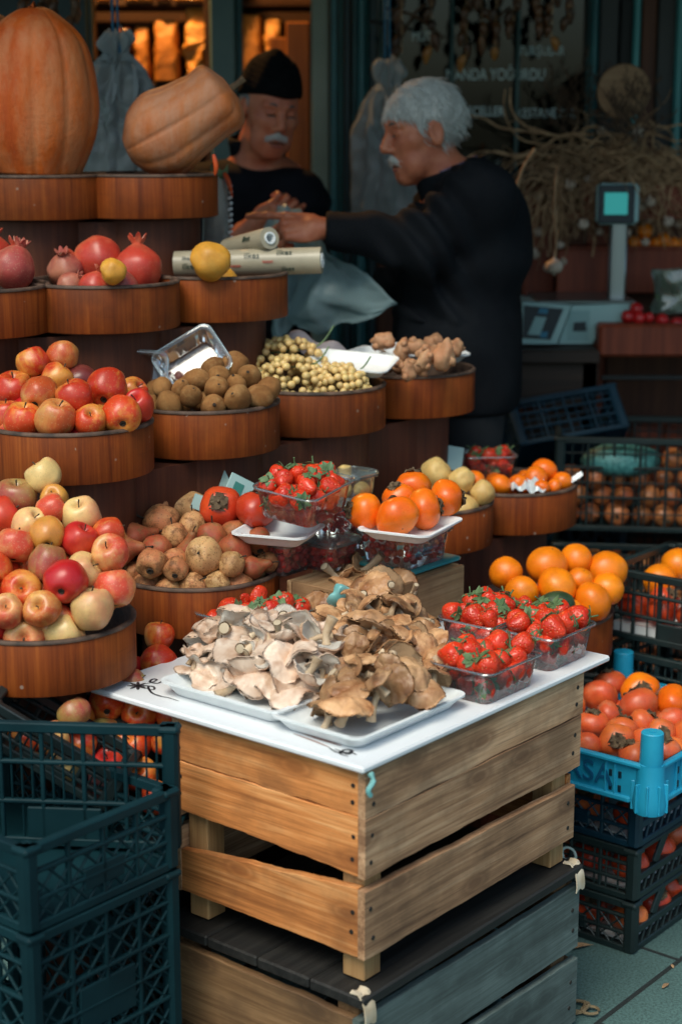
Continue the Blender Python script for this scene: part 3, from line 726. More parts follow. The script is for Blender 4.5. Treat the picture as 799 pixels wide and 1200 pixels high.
A_ = lambda px, py, d, c, s='?': (px, py, d, APP[c], APN[c], s)
heap([A_(42.5, 562, 41, 'pale'), A_(25, 576, 46, 'green', 'u'), A_(63, 586, 32, 'yellow'), A_(9.5, 605, 45, 'crimson'), A_(40, 615, 41, 'pale'), A_(56, 605, 34, 'pink', 'r'), A_(90, 607, 44, 'pale'), A_(80, 633, 40, 'crimson'),
      A_(120, 634, 39, 'orange', 'r'), A_(19, 643, 42, 'pink', 'u'), A_(62, 643, 40, 'yellow', 'c'), A_(53, 661, 45, 'green', 'u'), A_(114, 654, 42, 'pink'), A_(100, 669, 42, 'pale'), A_(3, 663, 42, 'orange', 'c'), A_(82, 683, 47, 'crimson', 'c'),
      A_(30, 690, 48, 'orange', 's'), A_(132, 701, 48, 'pink', 'u'), A_(110, 716, 49, 'pale', 'u'), A_(56, 713, 42, 'tan', 's'), A_(79, 730, 48, 'pale'), A_(15, 719, 42, 'pink', 's'), A_(33, 737, 49, 'pink', 's'), A_(-6, 697, 40, 'crimson'), A_(-10, 735, 40, 'crimson')],
     heap_surface('D0', .04, .62), 'apples heaped in the low front drum', 'apple', 'mixed heap in low front drum', 5, floor=.71, clamp=in_disc('D0'),
     filler=([APP['crimson'][0], APP['pink'][1], APP['tan'][0]], 14, .033, .12, DRUM['D0'], 'apple half hidden beneath the mixed heap in the low front drum'))
heap([A_(4, 422, 37, 'red'), A_(33, 424, 28, 'red'), A_(58, 423, 34, 'tan', 'u'), A_(93, 429, 38, 'maroon', 'l'), A_(67, 444, 38, 'red'), A_(6, 456, 43, 'red', 'u'), A_(27, 446, 30, 'crimson'), A_(45, 465, 42, 'tan', 'c'), A_(87, 468, 41, 'red', 'u'),
      A_(125, 456, 46, 'red', 'c'), A_(147, 446, 34, 'tan'), A_(172, 458, 33, 'red'), A_(161, 478, 37, 'crimson'), A_(139, 487, 43, 'orange', 'c'), A_(106, 494, 39, 'orange', 's'), A_(64, 494, 46, 'tan', 'u'), A_(16, 494, 44, 'orange', 'u'), A_(-20, 494, 44, 'red')],
     heap_surface('C0', .045, .16), 'apples heaped in the upper drum', 'apple', 'red heap in the upper drum', 4, floor=.985, clamp=in_disc('C0'),
     filler=([APP['crimson'][0], APP['red'][1]], 13, .031, .12, DRUM['C0'], 'red apple half hidden beneath the heap in the upper apple drum'))
P_ = lambda px, py, d, c, v, s='?': (px, py - 2, d * 1.07, PEA[c][v], PEN[c], s)
heap([P_(213, 594, 41, 'yellow', 0, 'l'), P_(186, 614, 40, 'brown', 1, 'l'), P_(160, 603, 30, 'brown', 0, 'l'), P_(151, 618, 31, 'brown', 1), P_(230, 616, 30, 'yellow', 1, 'u'), P_(247, 612, 29, 'yellow', 0, 's'), P_(158, 633, 33, 'red', 0, 'r'), P_(157, 655, 36, 'red', 0, 'r'),
      P_(184, 642, 32, 'red', 1, 'c'), P_(204, 637, 27, 'brown', 1), P_(220, 641, 29, 'red', 0, 'u'), P_(252, 634, 33, 'red', 1, 'u'), P_(274, 626, 28, 'red', 1), P_(283, 614, 30, 'red', 0, 'r'), P_(280, 650, 38, 'red', 1, 'c'), P_(299, 645, 31, 'red', 1), P_(244, 663, 43, 'yellow', 1, 's'),
      P_(263, 662, 28, 'yellow', 1), P_(185, 667, 33, 'brown', 1, 'c'), P_(201, 657, 26, 'brown', 1), P_(213, 674, 28, 'brown', 1, 'c'), P_(282, 676, 31, 'brown', 1, 'c'), P_(307, 668, 29, 'red', 0, 'r'), P_(315, 656, 24, 'brown', 1), P_(161, 683, 33, 'brown', 1), P_(193, 687, 31, 'brown', 1),
      P_(227, 688, 30, 'brown', 1), P_(258, 686, 28, 'yellow', 1), P_(134, 673, 28, 'brown', 1), P_(128, 621, 28, 'yellow', 1), P_(241, 600, 24, 'red', 1), P_(133, 648, 28, 'brown', 1)],
     heap_surface('D1', .035, .27), 'pears heaped in the low drum', 'pear', 'pear heap', 6, floor=.715, clamp=in_disc('D1'),
     filler=([PEA['brown'][1], PEA['red'][1]], 15, .028, .125, DRUM['D1'], 'brown pear half hidden beneath the top layer of the pear heap'))
K_ = lambda px, py, d, s='?': (px, py, d, KIW, 'brown kiwi', s)
heap([K_(275, 428, 33, 'c'), K_(249, 432, 27), K_(295, 443, 30, 's'), K_(256, 444, 28, 's'), K_(254, 457, 30, 's'), K_(228, 447, 29, 'r'), K_(194, 455, 26), K_(210, 456, 24), K_(199, 472, 30), K_(227, 468, 29, 's'), K_(248, 473, 31, 's'), K_(277, 452, 25), K_(282, 467, 34, 's'), K_(304, 465, 30, 'l'), K_(317, 455, 30, 'c')],
     heap_surface('C1', .03, .20), 'kiwis heaped in a drum', 'kiwi', 'kiwi heap', 4, floor=.99, clamp=in_disc('C1'),
     filler=(KIW, 14, .024, .13, DRUM['C1'], 'kiwi half hidden beneath the top layer of the kiwi heap'))
M_ = lambda px, py, d, s='?': (px, py, d, MAN, 'small mandarin', s)
heap([M_(621, 562, 30, 's'), M_(648, 556, 29), M_(664, 560, 26), M_(637, 571, 20), M_(653, 571, 19), M_(593, 567, 27), M_(606, 565, 22)],
     heap_surface('D4', .015, .10), 'mandarins in the right drum', 'mandarin', 'drum beside the onion crates', 2, floor=.73, clamp=in_disc('D4'),
     filler=(MAN, 9, .024, .12, DRUM['D4'], 'mandarin half hidden under the others in the right drum'))
heap([M_(493, 522, 29, 'u'), M_(468, 532, 20), M_(480, 540, 27), M_(508, 537, 28), M_(469, 553, 27), M_(454, 552, 20)],
     heap_surface((.155, 3.78, .815), .05, .12, .10), 'mandarins piled behind the quinces', 'mandarin', 'little pile behind the pale quinces', 3, floor=.77)
Q_ = lambda px, py, d, s='?': (px, py, d, QUI[1], 'pale yellow quince', s)
heap([Q_(515, 556, 38, 's'), Q_(541, 567, 31, 's'), Q_(552, 589, 44, 'u'), Q_(568, 582, 30), Q_(525, 590, 40), Q_(493, 575, 34)],
     heap_surface('D3', .03, .22), 'pale quinces in the low drum', 'quince', 'drum behind the persimmon tray', 3, floor=.73, clamp=in_disc('D3'))
m1 = heap([M_(557, 562, 25)], heap_surface('D3', .03, .22), 'mandarins piled behind the quinces', 'mandarin', '', 1); m1[0]['label'] = 'single mandarin lying among the pale yellow quinces'
O_ = lambda px, py, d, s='?': (px, py, d, ORA, 'big orange', s)
heap([O_(597, 676, 42), O_(616, 689, 43), O_(650, 662, 47, 'u'), O_(681, 662, 38), O_(652, 692, 48), O_(706, 669, 48), O_(694, 699, 46), O_(679, 681, 32), O_(718, 690, 40), O_(668, 716, 36)],
     heap_surface((.395, 3.50, .632), .03, .26, .18), 'big oranges in the lowest drum', 'orange', 'lowest drum behind the strawberries', 3, floor=.55, clamp=in_disc('E1', .195, .7))
M_P = lambda px, py, d, v, s='?': (px, py, d, POM[v], ('glossy red', 'dull speckled red')[v] + ' pomegranate', s)
heap([M_P(13, 315, 49, 1, 'u'), M_P(42, 312, 50, 0, 'u'), M_P(30, 290, 44, 0, 'u'), M_P(-28, 315, 48, 0)], heap_surface('B0', .02, .10), 'pomegranates in the two red drums', 'pomegranate', 'cut off drum at left edge', 2, floor=1.22, clamp=in_disc('B0'))
heap([M_P(93, 306, 53, 0, 'l'), M_P(183, 307, 54, 0, 'u'), M_P(66, 306, 38, 1), M_P(72, 336, 30, 1), M_P(117, 341, 36, 0, 'u'), M_P(158, 343, 36, 1, 'u')], heap_surface('B1', .01, .05), 'pomegranates in the two red drums', 'pomegranate', 'drum left of the quince', 2, floor=1.22, clamp=in_disc('B1'))
q1 = heap([(247, 306, 48, QUI[0], 'quince', 'r')], heap_surface((-.29, 3.60, 1.33), .01, 0), 'yellow quinces', 'quince', '', 1); q1[0]['label'] = 'single bright yellow quince at the drum rim before the paper rolls'
q2 = heap([(262, 330, 34, QUI[0], 'quince', 'u')], lambda p: 1.285, 'yellow quinces', 'quince', '', 1); q2[0]['label'] = 'yellow quince sunk below the rim under the paper roll'
q3 = heap([(133, 318, 30, QUI[0], 'quince', 'r')], lambda p: 1.33 if p.y < 3.6 else 9, 'yellow quinces', 'quince', '', 1); q3[0]['label'] = 'yellow quince peeping out behind the two pomegranates'
# ------------------------------------------------------------------ plastic crates
def panel_geo(b, T, L, h, style, th=.010):
    """one lattice side: u along the side (-L/2..L/2), n outward, z up; T places it"""
    L = L - .03
    bar = lambda u0, z0, u1, z1, w=.006, d=th * .7, n=0.: b.box(((u0 + u1) / 2, n, (z0 + z1) / 2), (math.hypot(u1 - u0, z1 - z0), d, w), T, .0012, rot=(0, -math.atan2(z1 - z0, u1 - u0), 0))
    rail = lambda z, w=.008, d=th, n=0.: b.box((0, n, z), (L, d, w), T, .002)
    rib = lambda u, z0, z1, w=.007, d=th * .85: b.box((u, 0, (z0 + z1) / 2), (w, d, z1 - z0), T, .0015)
    if style == 'solid':
        b.box((0, 0, h / 2), (L, th * .5, h), T, .002); rail(h - .006, .012, th * 1.6); rail(.006, .012, th * 1.2)
        for k in range(-3, 4): rib(k * L / 7.5, .01, h * .9, .004, th * .8)
        return
    top = h
    if style == 'open': top = h * .50
    rail(.007, .014, th * 1.15)
    rail(top - .008, .016, th * 1.5)
    if style == 'open':
        n = max(6, int(L / .028)); 
        for k in range(n + 1):
            u = -L / 2 + L * k / n; bar(u, .012, min(u + .014, L / 2), top - .014, .006)
        for k in (-.30, .30): bar(L * k - .018, top, L * k + .022, h - .004, .022, th * .6)
        b.box((0, 0, h - .006), (L, th * .9, .010), T, .002)
        return
    z1, z2 = (h * .36, h * .68)
    rail(z1, .007); rail(z2, .007)
    n = max(4, round(L / .065))
    for k in range(1, n): rib(-L / 2 + L * k / n, .012, top - .012)
    if style == 'diag':
        s_ = .034; lim = L / 2
        for dr in (1, -1):
            u = -lim - h
            while u < lim + h:
                a, za, e, ze = u, .012, u + dr * (z2 - .012), z2
                # clip to the side
                t0, t1 = 0., 1.
                du = e - a
                for lo, hi in ((-lim, lim),):
                    ta, tb = sorted(((lo - a) / du, (hi - a) / du)); t0 = max(t0, ta); t1 = min(t1, tb)
                if t1 - t0 > .05: bar(a + du * t0, za + (ze - za) * t0, a + du * t1, za + (ze - za) * t1, .004, th * .45)
                u += s_
        b.box((0, -.0005, h * .34), (L * .30, th * .75, h * .26), T, .002)
    elif style == 'bars':
        n2 = max(10, int(L / .016))
        for k in range(1, n2): rib(-L / 2 + L * k / n2, z1, top - .012, .0035, th * .4)
        for k in range(1, n2 // 2): rib(-L / 2 + 2 * L * k / n2, .012, z1, .0035, th * .4)
        b.box((0, -.0005, z1 * .52), (L * .36, th * .75, z1 * .72), T, .002)
    elif style == 'mesh':
        n2 = max(8, int(L / .026))
        for k in range(1, n2): rib(-L / 2 + L * k / n2, .012, top - .012, .004, th * .45)
        for z in (h * .19, h * .52, h * .83): rail(z, .004, th * .5)
    elif style == 'tall':
        for z in (h * .2, h * .52, h * .85): rail(z, .006)
        for dr in (1, -1):
            u = -L - h
            while u < L + h:
                du = dr * h; t0, t1 = sorted(((-L / 2 - u) / du, (L / 2 - u) / du)); t0 = max(t0, .03); t1 = min(t1, .95)
                if t1 - t0 > .03: bar(u + du * t0, h * t0, u + du * t1, h * t1, .0045, th * .45)
                u += .042
        b.box((0, -.0005, h * .52), (L * .42, th * .7, h * .22), T, .002)
def crate(label, loc, rz, l, w, h, mat, styles, group=None, tilt=(0, 0), lipped=True, posts=None):
    """styles: for the sides facing -y, +x, +y, -x (None leaves a side out); loc is the middle of the base"""
    root = empty('plastic_crate', loc, (tilt[0], tilt[1], rz), label, 'crate', group)
    for k, st in enumerate(styles):
        if not st: continue
        L = l if k % 2 == 0 else w; off = (w if k % 2 == 0 else l) / 2
        T = Matrix.Rotation(k * PI / 2, 4, 'Z') @ Matrix.Translation((0, -off + .006, 0))
        b = MB(); panel_geo(b, T, L, h, st); b.build('side_panel', mat, root, ang=30)
    for sx in (-1, 1):
        for sy in (-1, 1):
            if posts and (sx, sy) not in posts: continue
            b = MB(); b.box((sx * (l / 2 - .010), sy * (w / 2 - .010), h / 2), (.026, .026, h), None, .006)
            if lipped: b.box((sx * (l / 2 - .012), sy * (w / 2 - .012), h - .006), (.034, .034, .012), None, .004)
            b.build('corner_post', mat, root, ang=30)
    b = MB(); b.box((0, 0, .006), (l - .02, w - .02, .004))
    n = int(l / .05)
    for k in range(1, n): b.box((-l / 2 + l * k / n, 0, .004), (.006, w - .024, .006))
    b.build('base', mat, root, smooth=False)
    return root
def local(o_xy, a, b_, z=0):      # place in the RV/LV directions from a corner
    return Vector((o_xy[0], o_xy[1], 0)) + RV * a + LV * b_ + Vector((0, 0, z))

# ---- left stack of dark teal crates: right corner of the stack at QL
QL = (-.252, 2.45)
gL = 'dark teal crates stacked beside the wooden crates'
lc = local(QL, -.15, .20)
crate('lowest dark teal crate of the left stack, mostly below the picture edge', (lc.x, lc.y, 0), RZ, .31, .41, .148, M['teal_crate'], ('tall', 'tall', 'tall', 'tall'), gL)
crate('tall dark teal lattice crate in the left stack, with a solid plaque', (lc.x, lc.y, .150), RZ, .30, .40, .328, M['teal_crate'], ('tall', 'tall', 'tall', 'tall'), gL)
crate('shallow dark teal crate on the tall lattice crate, holding a tilted smaller crate', (lc.x, lc.y, .480), RZ, .30, .40, .133, M['teal_crate'], ('diag', 'diag', None, 'diag'), gL)
crate('dark teal crate with barred sides set askew inside the left stack', (-.425, 2.592, .495), math.radians(-5), .36, .20, .205, M['teal_crate'], ('bars', None, None, 'bars'), gL, (0, 0), True, ((-1, -1), (1, -1), (-1, 1)))
crate('small dark tray tipped over inside the askew left crate', (-.475, 2.60, .60), math.radians(-5), .25, .13, .07, M['black_crate'], ('bars', 'bars', 'bars', 'bars'), gL, (0, math.radians(31)), False)
crate('black crate of loose apples on the ground behind the left stack', (-.345, 2.815, .50), RZ - .1, .20, .20, .13, M['black_crate'], ('bars', 'bars', 'bars', 'bars'))
crate('upturned black crate supporting the crate of loose apples', (-.345, 2.815, 0), RZ - .1, .22, .22, .498, M['black_crate'], ('tall', 'tall', 'tall', 'tall'))
heap([A_(186, 750, 36, 'orange', 'u'), A_(178, 774, 40, 'red', 'c'), A_(160, 780, 30, 'crimson')], lambda p: .66 + .9 * (p.y - 2.83) if p.y < 2.95 else 9, 'loose apples behind the left crates', 'apple', 'loose apples behind the board corner', 1, floor=.51)
heap([A_(129, 826, 42, 'orange', 'c'), A_(166, 838, 42, 'orange', 's'), A_(189, 836, 34, 'orange'), A_(150, 818, 34, 'green'), A_(106, 838, 32, 'orange'), A_(88, 836, 38, 'green'), A_(124, 862, 40, 'green'), A_(158, 868, 42, 'orange'), A_(135, 896, 42, 'crimson'), A_(98, 872, 38, 'red'), A_(60, 866, 38, 'pink'), A_(160, 905, 40, 'orange'), A_(186, 868, 38, 'red'), A_(30, 870, 38, 'orange'), A_(75, 900, 38, 'pale'), A_(178, 936, 38, 'orange'), A_(105, 915, 38, 'pink')],
     lambda p: (.645 + 1.2 * (p.y - 2.72) if p.x > -.425 else .66 + 1.2 * (p.y - 2.62)) if p.y < (2.82 if p.x > -.425 else 2.66) else 9, 'apples in the askew left crate', 'apple', 'askew left crate', 4, floor=.505)
# ---- right stacks
QR = (.576, 3.089)
gR = 'crates of persimmons stacked on the pavement'
rc = local(QR, .24, .15)
for i, (mt, lab) in enumerate(((M['black_crate'], 'lowest black persimmon crate standing on the pavement'), (M['black_crate'], 'black persimmon crate with a round O on its side, second from the pavement'), (M['navy_crate'], 'dark blue persimmon crate under the bright blue tray'))):
    cr = crate(lab, (rc.x, rc.y, .112 * i), RZ, .48, .30, .110, mt, (('open', 'mesh', 'open', 'diag') if i != 1 else ('open', 'mesh', 'open', 'mesh')), gR)
    lin = MB(); lin.box((0, 0, .012), (.43, .25, .003)); tag(lin.build('paper_liner', M['white_foam'], loc=(rc.x, rc.y, .112 * i), rot=(0, 0, RZ)), f'white paper liner in the {("lowest", "second lowest", "dark blue")[i]} persimmon crate', 'paper')
    if i == 1:
        text('O', .05, M['letter'], cr, (-.2405, .022, .058), (PI / 2, 0, -PI / 2), 'lettering', .0006)
pos_c = {0: [(.055, .04), (.15, .04), (.24, .05), (.33, .045), (.05, .13), (.05, .21), (.14, .13)], 1: [(.06, .045), (.16, .04), (.26, .05), (.35, .045), (.055, .13), (.06, .22)], 2: [(.06, .045), (.16, .045), (.255, .05), (.35, .045), (.055, .14), (.06, .22)]}
gP = 'persimmons in the stacked crates'
for i, l in pos_c.items():
    crn = ('lowest black', 'second black', 'dark blue')[i]
    for j, (a, b_) in enumerate(l):
        p = local(QR, a, b_); o = copy_tree(PER['red' if (i + j) % 3 else 'ripe'][j % 2]); rr = random.Random(i * 9 + j)
        o.location = (p.x, p.y, .112 * i + .016 + .034); o.rotation_euler = (rr.uniform(-.6, .6), rr.uniform(-.6, .6), rr.uniform(0, 6)); o.scale = (1.02,) * 3
        where = f'{ordinal(j, 4)} along the open side' if j < 4 else f'number {j - 3} from the corner along the lattice side'
        tag(o, f'red persimmon in the {crn} crate, {ORD[j]} from the corner along the open side' if j < 4 else f'red persimmon in the {crn} crate, {ORD[j - 4]} behind its lattice side', 'persimmon', gP)
# bright blue tray with tall corner pegs
QB = Vector((.588, 3.0, .342)); bt_l, bt_w, bt_h = .445, .335, .088
bl_c = QB + RV * (bt_l / 2) + LV * (bt_w / 2)
tray = empty('blue_tray', bl_c, (0, 0, RZ), 'bright blue plastic tray of ripe persimmons lettered BURSA', 'crate')
for k in range(4):
    L = bt_l if k % 2 == 0 else bt_w; off = (bt_w if k % 2 == 0 else bt_l) / 2
    T = Matrix.Rotation(k * PI / 2, 4, 'Z') @ Matrix.Translation((0, -off + .005, 0)); b = MB()
    b.box((0, 0, bt_h / 2 + .006), (L - .05, .006, bt_h - .012), T, .002); b.box((0, -.004, bt_h - .005), (L - .03, .016, .010), T, .003)
    b.box((0, -.003, .010), (L - .1, .012, .012), T, .003)
    for u in (-L / 2 + .085, -L / 2 + .105, L / 2 - .085, L / 2 - .105):
        b.box((u, -.004, bt_h * .5), (.004, .006, bt_h * .75), T, .001)
        for z in (.3, .62): b.box((u + .010, -.0035, bt_h * z), (.007, .003, .014), T, .001, 1)
    b.build('side_panel', [M['blue'], M['navy_crate']], tray, ang=30)
for sx in (-1, 1):
    for sy in (-1, 1):
        b = MB(); cx, cy = sx * (bt_l / 2 - .018), sy * (bt_w / 2 - .018)
        b.lathe([(0, .150), (.0195, .150), (.0215, .148), (.0225, .09), (.0225, .02), (.018, .016)], 24, Matrix.Translation((cx, cy, 0)))
        b.lathe([(.0065, .1505), (.0065, .1515), (0, .1515)], 12, Matrix.Translation((cx, cy, 0)))
        b.lathe([(.012, -.014), (.030, -.010), (.034, .010), (.028, .05), (.026, bt_h)], 20, Matrix.Translation((cx, cy, 0)))
        for k in range(9):
            a = k * 2 * PI / 9; b.box((cx + .031 * math.cos(a), cy + .031 * math.sin(a), .022), (.010, .004, .058), None, .001, rot=(0, 0, a))
        b.build('corner_peg', M['blue'], tray, ang=35)
b = MB(); b.box((0, 0, .006), (bt_l - .03, bt_w - .03, .006)); b.build('base', M['blue'], tray)
M['blue_text'] = pm('sunken_blue_lettering', (.004, .10, .22), rough=.5)
text('BURSA', .060, M['blue_text'], tray, (-bt_l / 2 - .0005, -.078, .046), (PI / 2, 0, -PI / 2), 'lettering', .0012, 'RIGHT')
b = MB(); b.box((0, 0, 0), (bt_l - .05, bt_w - .05, .003))
tag(b.build('paper_liner', M['white_foam'], loc=bl_c + Vector((0, 0, .014)), rot=(0, 0, RZ)), 'white paper liner under the persimmons in the bright blue tray', 'paper')
V_ = lambda px, py, d, s='?', k='ripe': (px, py, d, PER[k], {'ripe': 'ripe red persimmon', 'orange': 'orange persimmon', 'red': 'red persimmon'}[k], s)
bs = lambda p: .432 + .05 * (p.y - 3.2)
heap([V_(703, 799, 37, 'u'), V_(702, 816, 42, 'c'), V_(743, 808, 43, 's', 'orange'), V_(749, 828, 47, 'c'), V_(786, 824, 44, 'l', 'orange'), V_(713, 838, 33, 'r'), V_(694, 848, 36, 'u'), V_(732, 857, 37), V_(750, 850, 36), V_(712, 870, 40, 's'), V_(690, 879, 36, 'c'), V_(737, 890, 40), V_(758, 870, 34, 'c'),
      V_(781, 861, 34, 's'), V_(796, 883, 36, 'u'), V_(792, 850, 36, 'c'), V_(806, 860, 38), V_(664, 860, 38), V_(668, 830, 38)], bs, 'ripe persimmons in the bright blue tray', 'persimmon', 'bright blue tray', 4, floor=.358, clamp=in_rect(bl_c, bt_l / 2 - .012, bt_w / 2 - .012),
     filler=(PER['ripe'], 11, .036, .15, (bl_c.x, bl_c.y, 0), 'ripe persimmon half hidden beneath the others in the bright blue tray'))
# black crate behind the blue tray, on more crates
QK = (.572, 3.60)
kc = local(QK, .15, -.20)
gK = 'black crates stacked behind the blue tray'
crate('black crate of red fruit and oranges with lattice sides behind the blue tray', (kc.x, kc.y, .510), RZ, .30, .40, .155, M['black_crate'], ('bars', 'bars', 'bars', 'bars'), gK)
crate('empty black crate under the black crate of red fruit', (kc.x, kc.y, .340), RZ, .30, .40, .143, M['black_crate'], ('bars', 'bars', 'bars', 'bars'), gK)
crate('black crate second from the pavement behind the blue tray', (kc.x, kc.y, .170), RZ, .30, .40, .165, M['black_crate'], ('mesh', 'mesh', 'mesh', 'mesh'), gK)
crate('black crate standing on the pavement behind the blue tray', (kc.x, kc.y, 0), RZ, .30, .40, .165, M['black_crate'], ('mesh', 'mesh', 'mesh', 'mesh'), gK)
lin = MB(); lin.box((0, 0, .02), (.26, .36, .02)); tag(lin.build('paper_liner', M['white_foam'], loc=(kc.x, kc.y, .51), rot=(0, 0, RZ)), 'white paper liner in the black crate of red fruit', 'paper')
gk2 = 'red persimmons in the black crate behind the blue tray'
for j, (a, b_, z) in enumerate(((.045, -.055, .575), (.045, -.125, .575), (.045, -.20, .575), (.05, -.275, .575), (.05, -.345, .575), (.07, -.21, .632), (.075, -.30, .632), (.12, -.09, .575), (.12, -.17, .575))):
    p = local(QK, a, b_); o = copy_tree(PER['red'][j % 2]); o.location = (p.x, p.y, z); rr = random.Random(j + 70); o.rotation_euler = (rr.uniform(-1, 1), rr.uniform(-1, 1), rr.uniform(0, 6)); o.scale = (.92,) * 3
    tag(o, f'red persimmon in the black crate, {ORD[j]} from the left against its near side' if j < 5 else f'red persimmon lying higher in the black crate, {ORD[j - 5]} from the left', 'persimmon', gk2)
for j, (a, b_, z) in enumerate(((.235, -.06, .63), (.23, -.16, .635), (.24, -.26, .63), (.15, -.06, .61), (.17, -.22, .615))):
    p = local(QK, a, b_); o = copy_tree(ORA[j % 2]); o.location = (p.x, p.y, z); o.rotation_euler = (j, .3, j * 2); o.scale = (1.08,) * 3
    tag(o, f'big orange in the black crate behind the red fruit, {ORD[j]} from the left', 'orange', 'oranges in the black crate')
# onion crates further back
gO = 'black crates of brown onions in the dim back'
ox, oy = .85, 4.42
M['onion'] = skin('onion_skin', (.52, .20, .065), (.40, .10, .035), .5, .5, rough=.35, streak=.3, vary=.3, bump=.05)
def onion(seed):
    w = wob(.1, 1.2, seed); b = MB(); b.lathe(smooth_prof([(0, 1.30), (.06, 1.25), (.12, 1.02), (.42, .86), (.76, .60), (.97, .2), (1, -.1), (.9, -.46), (.62, -.76), (.3, -.88), (0, -.9)], 2), 20, None, lambda p: w(p) * .028)
    o = b.build('onion', M['onion'], ang=180); b = MB(); b.tube([(0, 0, -.023), (.002, 0, -.03)], [.006, .004], 6); b.build('root_end', M['stem'], o); o['r'] = .028; return o
ONI = [onion(1), onion(2)]; PROTO += ONI
for i, (z, lab) in enumerate(((.585, 'upper black crate of brown onions with a teal net bag in it'), (.37, 'middle black crate of brown onions'), (.185, 'lower black crate of onions in the dim back'), (.0, 'black crate at the bottom of the onion stack'))):
    hh = .182 if i else .245
    crate(lab, (ox, oy, z), math.radians(-7), .56, .36, hh, M['black_crate'], ('mesh', 'mesh', 'mesh', 'mesh'), gO)
    if i > 2: continue
    rr = random.Random(i)
    for c_ in range(9):
        for r_ in range(4 if i == 0 else 3):
            a = math.radians(-7); u = -.245 + c_ * .061 + (r_ % 2) * .02 + rr.uniform(-.006, .006); v = -.135 + rr.uniform(-.01, .012) + .012 * (r_ == 3)
            if r_ == 3 and (c_ in (0,) or rr.random() < .25): continue
            o = copy_tree(rr.choice(ONI)); k = rr.uniform(.9, 1.15); o.scale = (k,) * 3
            o.location = (ox + u * math.cos(a) - v * math.sin(a), oy + u * math.sin(a) + v * math.cos(a), z + .036 + r_ * .049); o.rotation_euler = (rr.uniform(-2, 2), rr.uniform(-2, 2), rr.uniform(0, 6))
            tag(o, f'brown onion in the {("upper", "middle", "lower")[i]} onion crate, {ordinal(c_, 9)} in layer {r_ + 1} from the bottom', 'onion', 'brown onions behind the crate lattice')
b = MB(); M['net'] = pm('teal_net_bag', (.025, .14, .14), (.08, .27, .26), 90, .5, .5, 120)
b.lathe(smooth_prof([(0, .10), (.05, .085), (.12, .06), (.135, .02), (.09, -.01), (0, -.012)]), 24, Matrix.Diagonal((.72, .45, .8, 1)), wob(.12, 9, 3))
tag(b.build('net_bag', M['net'], loc=(.72, 4.31, .735), rot=(0, 0, -.12)), 'teal net bag lying on the onions in the upper black crate', 'bag')
crate('empty dark blue crate tilted on end behind the onion crates', (.615, 4.50, .74), math.radians(10), .30, .2, .14, M['navy_crate'], ('mesh', 'mesh', 'mesh', 'mesh'), None, (math.radians(-42), math.radians(-8)))
crate('dark blue crate standing under the tilted empty crate', (.60, 4.52, .0), math.radians(4), .30, .26, .70, M['navy_crate'], ('tall', 'tall', 'tall', 'tall'))
